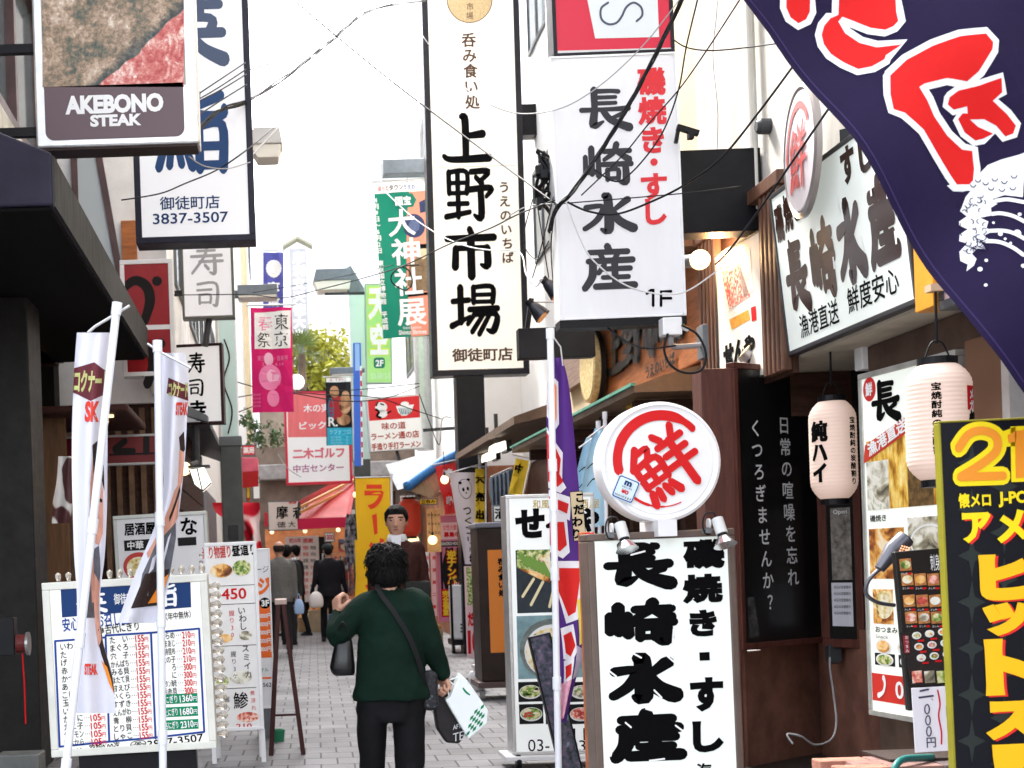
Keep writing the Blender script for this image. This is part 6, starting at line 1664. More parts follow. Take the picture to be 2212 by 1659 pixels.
# light blue flags behind the round sign
for k, (x0, x1, y0, y1, d) in enumerate(((1268, 1304, 925, 1075, 9.8), (1250, 1290, 945, 1078, 10.2))):
    o = P(x1 + 4, 1400, d); o.z = 0
    f_ = thing('blue_flag', ['pale blue flag with a wave drawing close behind the round sign', 'pale blue flag a little further behind the round sign'][k], 'flag', o, group='pale blue flags')
    pole(f_, (0, 0, 0), P(x1 + 4 - 2, y0 - 30, d) - o, .014, (.6,))
    MB().tube([P(x0, y0 + 22, d) - o, P(x1 + 6, y0 - 10, d) - o], .007, 6).build('cross_rod', ALU, f_)
    c = Cloth([(y0, x0 + 16, x1), ((y0 + y1) / 2 - 30, x0 + 4, x1 + 2), (y1 - 20, x0 - 12, x1 + 6), (y1 + 60, x0 - 16, x1 + 8)], d + .02, .02, 1)
    loc(c.sheet(nu=10, nv=16), o).build('cloth', mat('pale_blue_cloth', (.35, .56, .72), .7), f_, smooth=True)
    m = MB()
    for pts in ([(.1, .5), (.4, .46), (.8, .56)], [(.2, .64), (.5, .58), (.9, .7)]):
        q = crom(pts, 6)
        for a_, b_ in zip(q, q[1:]): m.add([c.at(a_[0], a_[1], .004), c.at(b_[0], b_[1], .004), c.at(b_[0], b_[1] + .012, .004), c.at(a_[0], a_[1] + .012, .004)], [(0, 1, 2, 3)])
    loc(m, o).build('print', INK, f_)
# orange timber sign of the market
mk = Sign('timber_market_sign', 'orange timber sign with carved black characters and an oval crest above the green edged eave', 'sign', 1272, 1518, 620, 836, 10.75, yaw=-90, depth=.08, fr=0, face=WOOD, bev=.01)
def wz(x, z): return None
mk_w = mk.w
m = MB()
BL3 = mat('black_raised_letter', (.012, .01, .009), .4)
zs = mk.h
for k, (chh, fx) in enumerate((('上', .3), ('野', .47), ('市', .64), ('場', .81))):
    vs, fs, bb = glyph(chh, .15, 'brush')
    wd_ = mk.w * .155
    cx_ = -mk.w / 2 + mk.w * fx
    y0 = -.03
    hh = .40
    m.add([(cx_ + (v[0] - .5) * wd_, y0 - .004 * v[2], .22 + v[1] * hh) for v in vs], fs)
    m.add([(cx_ + (v[0] - .5) * wd_, -.005, .22 + v[1] * hh) for v in vs], fs)
m.build('lettering', BL3, mk.root)
m = MB(); vs, fs, bb = glyph('うえのいちば', .05)
m.add([(mk.w * .2 + (v[0] / bb[1] - .5) * .8, -.02, .06 + v[1] * .1) for v in vs], fs); m.build('lettering', BL3, mk.root)
m = MB(); m.lathe([(0, 0), (.30, 0), (.30, -.05), (.27, -.06), (0, -.06)], 32, (-mk.w * .36, -.08, .35), 'y'); m.build('crest', mat('carved_tan_crest', (.6, .46, .22), .6, var=.4, scale=30, bump=.4), mk.root)
MB().lathe([(0, 0), (.32, 0), (.32, .04), (0, .04)], 32, (-mk.w * .36, -.08, .35), 'y').build('crest_back', BL3, mk.root)
m = MB(); m.prism([(-mk.w / 2 - .1, mk.h - .02), (mk.w / 2 + .1, mk.h - .02), (mk.w / 2 + .1, mk.h + .05), (-mk.w / 2 - .1, mk.h + .05)], -.25, .08); m.build('roof_board', mat('dark_roof_board', (.08, .045, .03), .6), mk.root)
mk.done()
# black beam and spot lamps under the big signs
o = P(1165, 300, 8.4)
for k, (x, y, d) in enumerate(((1160, 668, 9.0), (1192, 620, 8.9))):
    o = P(x, y, d)
    l = thing('floodlight', ['black cone floodlight pointing down between the two big signs', 'black cone floodlight tucked against the edge of the white sign'][k], 'lamp', o, group='black floodlights')
    MB().tube([(-.06, 0, .06), (-.035, 0, .03)], .026, 14).build('neck', BLACKM, l)
    MB().tube([(-.035, 0, .03), (.0, -.01, -.01), (.03, -.02, -.05)], [.03, .045, .055], 18).build('shade', mat('blue_black_enamel', (.02, .022, .03), .25), l, smooth=40)
    MB().tube([(.03, -.02, -.05), (.033, -.021, -.053)], [.05, .05], 18).build('lens', mat('warm_lens', (.5, .25, .1), .3, emit=.3, emit_col=(1, .45, .15)), l)
    MB().tube([(-.02, .01, .05), (.12, .03, .05), (.16, .05, .05)], .006, 6).build('arm', ALU, l)
bm_ = thing('black_wall_bracket', 'black steel bracket plate between the market sign and the white sign', 'bracket', P(1170, 740, 9.2))
MB().box(-.15, .35, 0, .1, -.1, .1).build('plate', BLACKM, bm_, bevel=.004); MB().bar((-.12, .05, -.1), (-.05, .05, .3), .03, .03).build('strut', BLACKM, bm_)

# timber slats and side sign next to the wall sign
o = P(1600, 640, 8.6)
sl_ = thing('timber_slat_screen', 'ribbed brown timber screen framing the small lit menu sign', 'screen', (2.86, 7.70, 2.1))
SLW = mat('brown_slat_wood', (.11, .05, .03), .5, var=.35, scale=4, bump=.2, stretch=(8, 8, 1))
for k in range(5): MB().box(-.05, .0, .02 + k * .068, .058 + k * .068, .2, 1.22).build('slat', SLW, sl_, bevel=.005)
for k in range(5): MB().box(-.05, .0, 1.16 + k * .075, 1.2 + k * .075, .2, 1.22).build('slat', SLW, sl_, bevel=.005)
MB().box(-.06, .01, .0, 1.55, 1.22, 1.3).build('top_rail', SLW, sl_, bevel=.006); MB().box(.0, .03, .0, 1.5, .18, 1.22).build('backing', DARKWOOD, sl_)
S = Sign('lit_menu_sign', 'small wall sign with food photos lit by a warm lamp between timber slats', 'sign', 1548, 1648, 520, 830, 8.4, yaw=-86, depth=.05, fr=.012, frame=DARKM, face=mat('warm_lit_paper', (.75, .7, .62), .6))
S.quad(FD[3], [(1552, 560), (1590, 545), (1620, 640), (1575, 668)], 0); S.quad(mat('white_rib_print', (.7, .6, .5), .5, var=.3, scale=12), [(1592, 545), (1618, 535), (1628, 628), (1606, 645)], 0)
S.quad(mat('orange_band_print', (.7, .3, .03), .5, var=.3, scale=20), [(1575, 690), (1616, 668), (1620, 690), (1580, 712)], 0)
S.put(INK, 'せんや', -.02, S.h * .24, S.w * .7, S.h * .17, .08, layer=1); S.quad(REDINK, [(1622, 664), (1632, 660), (1634, 690), (1624, 694)], 1)
S.done()
o = P(1511, 561, 8.75)
l = thing('globe_bulb_lamp', 'glowing round bulb on a grey holder at the top of the timber screen', 'lamp', o)
MB().ball((0, 0, 0), .062, 20, 14).build('bulb', BULB, l, smooth=True); MB().tube([(-.02, .03, .0), (-.07, .08, .01), (-.08, .14, .0)], [.045, .04, .03], 14).build('holder', GREYM, l, smooth=40)
pl_ = bpy.data.lights.new('bulb_light', 'POINT'); pl_.energy = 9; pl_.color = (1, .62, .3); pl_.shadow_soft_size = .08
po = bpy.data.objects.new('bulb_light', pl_); COL.objects.link(po); po.parent = l; po.location = (.12, -.1, 0)
o = P(1622, 772, 8.3)
l = thing('menu_spot_lamp', 'grey spot lamp aimed up at the small wall sign', 'lamp', o)
MB().tube([(.03, -.01, -.03), (.0, .0, .0)], .036, 16).build('body', DARKM, l, smooth=40); MB().tube([(.0, .0, 0), (-.03, .01, .035)], [.045, .06], 18).build('reflector', ALU, l, smooth=40); MB().tube([(-.03, .01, .035), (-.032, .011, .037)], .054, 18).build('lens', BULB, l); MB().bar((.03, 0, -.02), (.1, .02, .02), .02, .02).build('arm', BLACKM, l)

# the lit wall sign
S = Sign('lit_wall_sign', 'large lit white wall sign with glossy brush characters in a dark frame above the entrance', 'sign', 1672, 1966, 304, 722, 6.86, yaw=-90, lean=5, depth=.14, fr=.025, frame=mat('dark_frame_metal', (.05, .05, .055), .4), face=LITW)
S.mb_dummy = None
ww, hh = S.w, S.h
BRK = mat('brown_black_vinyl', (.035, .014, .01), .15, var=.5, scale=2.2)
def fr_(fx, fz, w, h, t_, m=BRK, bold=.5, style='brush', layer=1): S.put(m, t_, -ww / 2 + ww * fx, hh * fz, ww * w, hh * h, bold, style, layer)
for k, chh in enumerate('長崎水産'): fr_(.165 + k * .225, .44 + .015 * k, .205, .48, chh)
for k, chh in enumerate('磯焼き'): fr_(.065 + k * .085, .80 + .03 * k, .078, .23, chh, bold=.055, style=None)
for k, chh in enumerate('すし'): fr_(.66 + k * .13, .86, .10, .2, chh, bold=.055, style=None)
fr_(.3, .14, .33, .14, '漁港直送', INK, .012, None); fr_(.72, .16, .36, .14, '鮮度安心', INK, .012, None)
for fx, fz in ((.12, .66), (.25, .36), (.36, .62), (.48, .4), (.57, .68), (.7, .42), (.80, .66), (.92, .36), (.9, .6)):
    S.nn += 1; S.mb(WHITEINK).box(-ww / 2 + ww * fx - .008, -ww / 2 + ww * fx + .008, -.0075, -.0065, hh * fz - .03, hh * fz + .03)  # small white bars painted on as glints of the glossy characters
S.done()
WSo = S.o.copy(); WSh = S.h
# oval looking round sign standing out over it
o = P(1750, 325, 7.05)
t = thing('round_wall_sign', 'round white light box with a red fish character projecting over the lit wall sign', 'sign', o)
rt = Matrix.Rotation(R(-97), 4, 'Z')
t.matrix_world = Matrix.Translation(o) @ rt
rad = 142 * 7.05 / F
prof = [(0, -.025), (rad, -.025), (rad, -.05), (rad * .94, -.06), (rad * .9, -.045), (0, -.05)]
MB().lathe(prof, 48, axis='y').build('case', mat('ribbed_grey_rim', (.3, .27, .26), .35, metal=.4), t, smooth=30)
MB().lathe([(0, -.046), (rad * .9, -.046), (rad * .88, -.056), (0, -.06)], 48, axis='y').build('face', mat('pale_pink_acrylic', (.72, .66, .68), .3, emit=.03), t, smooth=30)
m = MB()
for k, st in enumerate(BR['鮮'].split('|')):
    pts = [tuple(float(q) for q in p.split(',')) for p in st.split()]
    v, f = stroke([(x - 52, y - 50, w * 1.1) for x, y, w in pts])
    sc_ = rad * .95 / 100
    m.add([(x * sc_, -.0615 - .0003 * k, y * sc_ - .03) for x, y in v], f)
q = [(rad * .68 * math.cos(R(a)), rad * .68 * math.sin(R(a)), .018) for a in range(30, 190, 8)]
v, f = stroke(q); m.add([(x, -.061, z) for x, z in v], f)
m.build('lettering', mat('faded_seal_red', (.62, .1, .09), .4), t)
MB().bar((.2, .1, 0), (.4, .35, 0), .06, .06).build('bracket', DARKM, t)
# ochre board and photo sign beyond the lit sign, nearer to the viewer
S = Sign('ochre_board', 'ochre yellow board beside the end of the lit wall sign', 'board', 1972, 2012, 440, 670, 6.03, yaw=-90, depth=.1, fr=0, face=mat('ochre_board', (.62, .26, .015), .5, var=.15))
S.done()
S = Sign('crab_photo_sign', 'framed photo sign half hidden behind the navy flag', 'sign', 2026, 2200, 440, 640, 5.6, yaw=-90, depth=.12, fr=.04, frame=mat('dark_grey_frame', (.06, .06, .065), .4), face=mat('pale_pink_photo', (.62, .42, .42), .5))
S.line(mat('crab_leg_print', (.4, .16, .12), .5), [(2040, 470), (2050, 520), (2044, 600)], 9, 1, 'picture'); S.line(MATS['crab_leg_print'], [(2075, 500), (2078, 550), (2066, 620)], 8, 1, 'picture')
S.done()

# text board in the niche
PANB = mat('black_lettered_board', (.006, .006, .006), .3, var=.3, scale=4)
S = Sign('black_poem_board', 'black board with grey brush lettering in a brown frame inside the entrance niche', 'board', 1592, 1772, 790, 1396, 8.22, yaw=34, depth=.05, fr=.035, frame=REDWOOD, face=PANB)
PG = mat('pale_grey_letter', (.6, .61, .62), .5)
S.col(PG, '日常の喧噪を忘れ', 1692, 918, 1712, 1246, 40, .012, wide=1.0); S.col(PG, 'くつろぎませんか？', 1630, 924, 1662, 1300, 40, .012, wide=1.0)
S.quad(mat('worn_grey_patch', (.05, .05, .048), .7, var=.8, scale=14), [(1614, 1290), (1628, 1288), (1640, 1372), (1618, 1378)], 0, 'wear')
S.done()
S = Sign('notice_side_board', 'narrow brown framed board with paper notices beside the black board', 'board', 1772, 1862, 1000, 1398, 8.2, yaw=-62, depth=.05, fr=.05, frame=REDWOOD, face=DARKW)
S.rect(mat('crumpled_paper', (.55, .55, .6), .7, var=.1), 1797, 1258, 1842, 1352, 1, 'notice'); S.rect(mat('collage_print', (.2, .18, .16), .6, var=.7, scale=20), 1795, 1096, 1838, 1252, 1, 'notice')
for k in range(5): S.ch(GREYINK, '本日の営業案内', 1802, 1264 + k * 14, 1838, 1271 + k * 14, .0, layer=3)
S.ch(WHITEINK, 'Open', 1800, 1100, 1830, 1112, .0, layer=3)
S.done()
# poster light box
S = Sign('seafood_poster_box', 'tall lit poster box with a harbour photo and seafood plates by the entrance', 'sign', 1866, 2078, 778, 1560, 6.62, yaw=-83, depth=.14, fr=.028, frame=mat('worn_silver_frame', (.5, .5, .47), .4, metal=.5, var=.3), face=mat('lit_pale_green_white', (.78, .82, .76), .35, emit=.34, emit_col=(.94, 1, .9)))
pw_, ph_ = S.w, S.h
def F_(fx, fz): return (-pw_ / 2 + pw_ * fx, ph_ * fz)
def pbox(m_, a0, a1, b0, b1, layer, nm='panel'):
    x0, z0 = F_(a0, b0); x1, z1 = F_(a1, b1); y_ = S.y(layer); S.mb(m_, nm).box(x0, x1, y_, y_ + .001, z0, z1)
def ptext(m_, t_, a0, a1, b0, b1, bold, style=None, layer=1):
    x0, z0 = F_(a0, b0); x1, z1 = F_(a1, b1); S.put(m_, t_, (x0 + x1) / 2, (z0 + z1) / 2, x1 - x0, z1 - z0, bold, style, layer)
def poval(m_, a, b, ra, rb, layer):
    x, z = F_(a, b); y_ = S.y(layer)
    S.mb(m_, 'food_picture').prism([(x + pw_ * ra * math.cos(k * .2618), z + ph_ * rb * math.sin(k * .2618)) for k in range(24)], y_, y_ + .001)
pbox(FD[5], .06, .97, .60, .80, 0, 'food_picture'); pbox(mat('dark_stall_print', (.16, .09, .03), .5, var=.7, scale=25), .5, .75, .60, .72, 1, 'food_picture'); pbox(FD[4], .06, .3, .60, .74, 1, 'food_picture')
poval(mat('red_seal_print', (.6, .03, .03), .5), .12, .95, .07, .035, 1); ptext(WHITEINK, '鮮', .08, .16, .93, .97, .04, None, 3)
ptext(INK, '長', .14, .46, .84, .97, .3, 'brush', 2); ptext(INK, '崎', .5, .8, .84, .97, .3, 'brush', 2)
x, z = F_(.3, .79)
S.mb(mat('red_label_print', (.6, .05, .03), .5), 'label').prism([(x - .22, z - .09), (x + .25, z + .05), (x + .26, z + .13), (x - .2, z + .0)], S.y(2), S.y(2) + .001); S.put(WHITEINK, '漁港直送', x, z + .022, .36, .07, .03, None, 4, rot=17)
ptext(INK, '磯焼き', .08, .26, .565, .585, .02)
pbox(FD[2], .06, .44, .40, .545, 0, 'food_picture'); poval(FD[2], .25, .47, .17, .065, 1); pbox(FD[4], .48, .95, .42, .57, 0, 'food_picture'); poval(PLATE, .7, .5, .2, .05, 1); poval(FD[4], .7, .5, .18, .045, 2)
pbox(FD[2], .08, .3, .27, .37, 0, 'food_picture'); poval(FD[1], .2, .325, .1, .04, 1)
ptext(INK, 'おつまみ', .1, .34, .245, .262, .02); ptext(GREYINK, 'Snack', .1, .24, .228, .238, .0)
for a, b, f in ((.18, .205, 2), (.42, .205, 1), (.66, .205, 4)): poval(PLATE, a, b, .09, .022, 1); poval(FD[f], a, b, .07, .017, 2)
for a in (.08, .34, .6): pbox(BLACKP, a, a + .22, .15, .185, 0); poval(PLATE, a + .11, .167, .095, .018, 1); poval(FD[0], a + .11, .167, .08, .014, 2)
pbox(mat('red_phone_band', (.6, .03, .02), .5), .04, .97, .045, .125, 0); ptext(WHITEINK, '03-3837', .3, .9, .06, .11, .02, None, 2)
x, z = F_(.15, .085)
v, f = stroke([(x - .03, z - .04, .014), (x + .012, z - .02, .009), (x + .03, z + .02, .009), (x + .02, z + .05, .014)]); S.mb(WHITEINK).add([(p_[0], S.y(2), p_[1]) for p_ in v], f)
S.done()
# lantern pair
LNP = mat('glowing_lantern_paper', (.56, .44, .39), .7, emit=.34, emit_col=(1, .7, .55))
for k, (x, y, d, rx, ry) in enumerate(((1799, 972, 7.5, 49, 105), (2028, 912, 5.9, 68, 124))):
    sc_ = d / F
    t = paper_lantern(x, y, d, rx * sc_, ry * sc_, LNP, ['smaller glowing paper lantern hanging before the dark niche', 'larger glowing paper lantern with a red label hanging before the poster box'][k], group='glowing paper lanterns', rings=26)
    m = MB(); RX, RZ = rx * sc_, ry * sc_
    def wrap(mb_, txt, a0, z0, w_, h_, bold, style=None):
        vs, fs, bb = glyph(txt, bold, style)
        mb_.add([((RX + .0015) * math.sin(a0 + (v_[0] - .5) * w_), -(RX + .0015) * math.cos(a0 + (v_[0] - .5) * w_), z0 + (v_[1] - .4) * h_) for v_ in vs], fs)
    for j, chh in enumerate('宝焼酎純の炭酸割り'): wrap(m, chh, [.55, -.50][k], RZ * (.58 - j * .155), .36 if k == 0 else .30, RZ * .14, .035)
    if k == 0:
        for j, chh in enumerate('純ハイ'): wrap(m, chh, -1.0, RZ * (.38 - j * .42), .8, RZ * .42, .06)
    else:
        for j, chh in enumerate('焼酎'): wrap(m, chh, .85, RZ * (.0 - j * .36), .6, RZ * .34, .05)
    m.build('lettering', INK, t)
    if k == 1:
        m = MB(); n_ = 8
        m.add([((RX + .001) * math.sin(.5 + .06 * i), -(RX + .001) * math.cos(.5 + .06 * i), RZ * z_) for z_ in (.16, .58) for i in range(n_ + 1)], [(i, i + 1, i + n_ + 2, i + n_ + 1) for i in range(n_)]); m.build('label', REDINK, t)
        m = MB(); RX += .001; wrap(m, 'メ', .74, RZ * .44, .3, RZ * .2, .05); wrap(m, 'ガ', .74, RZ * .24, .3, RZ * .2, .05); m.build('lettering', WHITEINK, t)
    top_ = 2.4 - t.location.z
    MB().tube([(0, 0, ry * sc_ + .09), (.003, 0, top_)], .006, 6).build('cord', CABLE, t); MB().box(-.03, .03, -.03, .03, top_ - .03, top_).build('ceiling_plate', mat('tan_plastic', (.4, .3, .2), .5), t)
o = P(1873, 770, 7.4)
bx_ = thing('ceiling_speaker_box', 'small white box with foil leaves hanging under the lit wall sign', 'box', o)
MB().box(-.05, .05, -.05, .05, -.07, .06).build('box', WHITEM, bx_, bevel=.006); MB().bar((0, 0, .06), (.02, 0, .18), .02, .02).build('hanger', GREYM, bx_)
# black photo menu and paper price note
S = Sign('black_photo_menu', 'tall black menu board with rows of small sushi photos in front of the poster box', 'menu', 1946, 2092, 1184, 1530, 5.35, yaw=0, tilt=3.2, depth=.03, fr=.0, face=PANB)
S.ch(WHITEINK, '刺身', 2008, 1196, 2028, 1232, .0)
for r_, (y, n_) in enumerate(((1216, 1), (1248, 3), (1294, 3), (1330, 3))):
    for k in range(n_):
        x0 = 1942 + r_ * 4 + k * 28
        S.rect(mat('small_photo_orange', (.5, .2, .06), .5, var=.5, scale=40), x0, y - 10, x0 + 25, y + 16, 1, 'photo'); S.oval(FD[(r_ + k) % 5], x0 + 12, y + 3, 11, 9, 3, 'photo'); S.ch(WHITEINK, 'さしみ', x0 + 2, y + 20, x0 + 16, y + 24, .0, layer=2); S.rect(REDINK, x0 + 17, y + 20, x0 + 25, y + 24, 2)
S.quad(mat('dark_glossy_print', (.015, .013, .014), .25), [(1942, 1366), (2084, 1344), (2104, 1480), (1966, 1482)], 1)
for r_ in range(3):
    for k in range(3):
        x, y = 1978 + r_ * 5 + k * 28, 1372 + r_ * 24 - k * 4
        S.oval(PLATE, x, y, 10, 8, 3, 'photo'); S.oval(FD[(r_ * 2 + k) % 5], x, y, 7, 5, 4, 'photo'); S.rect(REDINK, x + 2, y + 9, x + 16, y + 13, 3)
for k in range(4): S.rect(FD[(k + 3) % 5], 1968 + k * 27, 1448, 1990 + k * 27, 1474, 3, 'photo')
for k in range(9): topping(S, 1978 + (k // 3) * 5 + (k % 3) * 28, 1371 + (k // 3) * 24 - (k % 3) * 4, 7, 5, 5, [PAL[(k + q) % 5] for q in range(3)], 6, 30 + k)
S.rect(mat('dark_red_tab', (.25, .02, .03), .4), 1950, 1372, 1962, 1410, 3); S.col(WHITEINK, 'おつまみ', 1956, 1376, 1957, 1405, 8, .0, layer=5)
S.done()
S = Sign('handwritten_price_note', 'white paper note with handwritten numerals below the black photo menu', 'note', 1972, 2090, 1482, 1622, 5.3, tilt=1.5, depth=.004, fr=0, face=mat('white_note_paper', (.74, .72, .78), .7, bump=.1, scale=8))
MK = mat('marker_ink', (.05, .05, .09), .5)
S.line(MK, [(1986, 1492), (2004, 1488)], 2, 1); S.line(MK, [(1984, 1506), (2014, 1502)], 2, 1); S.ch(MK, '、', 2010, 1508, 2014, 1512, .0)
for k in range(3): S.line(MK, [(2001 + k * 2 + 5 * math.cos(a), 1531 + k * 24 + 10 * math.sin(a)) for a in [i * .785 for i in range(8)]], 1.3, 1, closed=True)
S.ch(MK, '円', 2000, 1592, 2020, 1614, .01); S.line(REDINK, [(2024, 1490), (2029, 1520), (2026, 1545), (2032, 1580), (2032, 1606)], 1.6, 1)
S.ch(MK, '2', 2040, 1484, 2060, 1512, .005); S.ch(MK, '時', 2042, 1522, 2074, 1550, .01); S.ch(MK, '間', 2052, 1562, 2080, 1594, .01)
S.done()
# gooseneck lamp
o = P(1918, 1200, 5.5)
g_ = thing('gooseneck_lamp', 'grey gooseneck microphone shaped lamp bending before the poster box', 'lamp', o)
k5 = 5.5 / F
MB().tube([(-20 * k5, 0, -28 * k5), (10 * k5, 0, 12 * k5), (38 * k5, 0, 36 * k5)], [.02, .034, .036], 18).build('head', mat('gunmetal', (.12, .12, .14), .3, metal=.6), g_, smooth=40)
MB().tube([(38 * k5, 0, 36 * k5), (40 * k5, 0, 38 * k5)], .033, 18).build('rim', DARKM, g_)
for a_ in range(4):
    for b_ in range(5): MB().ball((12 * k5 + a_ * 5 * k5 + b_ * 2.5 * k5, -.035, 0 * k5 + b_ * 5 * k5 - a_ * 1.5 * k5), .004, 6, 4).build('light_dot', mat('glow_orange_dot', (1, .5, .3), .4, emit=.9, emit_col=(1, .45, .2)), g_)
MB().tube(crom([(-20 * k5, 0, -28 * k5), (-42 * k5, .01, -52 * k5), (-46 * k5, .02, -80 * k5), (-20 * k5, .03, -100 * k5), (20 * k5, .04, -108 * k5)], 8), .008, 8).build('neck', mat('gunmetal', (.12, .12, .14)), g_, smooth=True)
# karaoke sign nearest the viewer
S = Sign('yellow_black_floor_sign', 'black floor sign with yellow and orange lettering in an olive edge', 'sign', 2048, 2330, 902, 1900, 4.2, tilt=.7, depth=.035, fr=.006, frame=mat('olive_yellow_edge', (.22, .2, .012), .4, var=.2), face=mat('blue_black_acrylic', (.006, .007, .011), .35), proud=.004)
GRS = mat('dark_grey_star', (.02, .026, .025), .4)
for r_ in range(9):
    for k in range(4):
        x, y = 2098 + k * 70, 1000 + r_ * 100 + (50 if k % 2 else 0)
        S.quad(GRS, [(x + a_, y + b_) for a_, b_ in ((0, -46), (6, -12), (30, 0), (6, 12), (0, 46), (-6, 12), (-30, 0), (-6, -12))], 0, 'star')
YL = mat('bright_yellow_vinyl', (.74, .58, .008), .35, emit=.08); OR_ = mat('orange_vinyl', (.68, .24, .02), .35, emit=.06); YO = mat('golden_yellow_vinyl', (.74, .42, .008), .35, emit=.08); RV = mat('red_vinyl', (.7, .02, .02), .4)
def two(off, m_, w0):
    S.line(m_, [(2068, 968), (2090, 938), (2120, 930), (2148, 942), (2150, 972), (2120, 1000), (2072, 1030)], w0, off); S.line(m_, [(2072, 1030), (2165, 1027)], w0, off, smooth=False)
two(1, YL, 20); two(3, OR_, 9)
for ly, mm, dx in ((1, YL, 9), (3, OR_, 0)): S.quad(mm, [(2190 - dx, 930 - dx), (2222 + dx, 928 - dx), (2224 + dx, 1030 + dx), (2192 - dx, 1032 + dx)], ly, 'lettering'); S.quad(mm, [(2174 - dx, 940 - dx), (2192, 930 - dx), (2192, 954 + dx), (2176 - dx, 956 + dx)], ly, 'lettering')
S.ch(YL, '懐メロ', 2068, 1064, 2138, 1096, .035, layer=2); S.ch(YL, 'J-POP', 2154, 1060, 2236, 1094, .04, layer=2)
def sh(t_, x0, y0, x1, y1, b_, m_=YO): S.ch(RV, t_, x0 + 7, y0 + 3, x1 + 7, y1 + 3, b_, layer=1); S.ch(m_, t_, x0, y0, x1, y1, b_, layer=3)
sh('ア', 2076, 1106, 2138, 1172, .05, YL); sh('メ', 2150, 1100, 2214, 1172, .05, YL)
sh('ヒ', 2112, 1196, 2222, 1296, .085); sh('ッ', 2120, 1300, 2225, 1372, .075); sh('ト', 2124, 1378, 2226, 1500, .09); sh('ス', 2126, 1512, 2240, 1596, .08); sh('！', 2140, 1606, 2220, 1720, .1)
S.done()
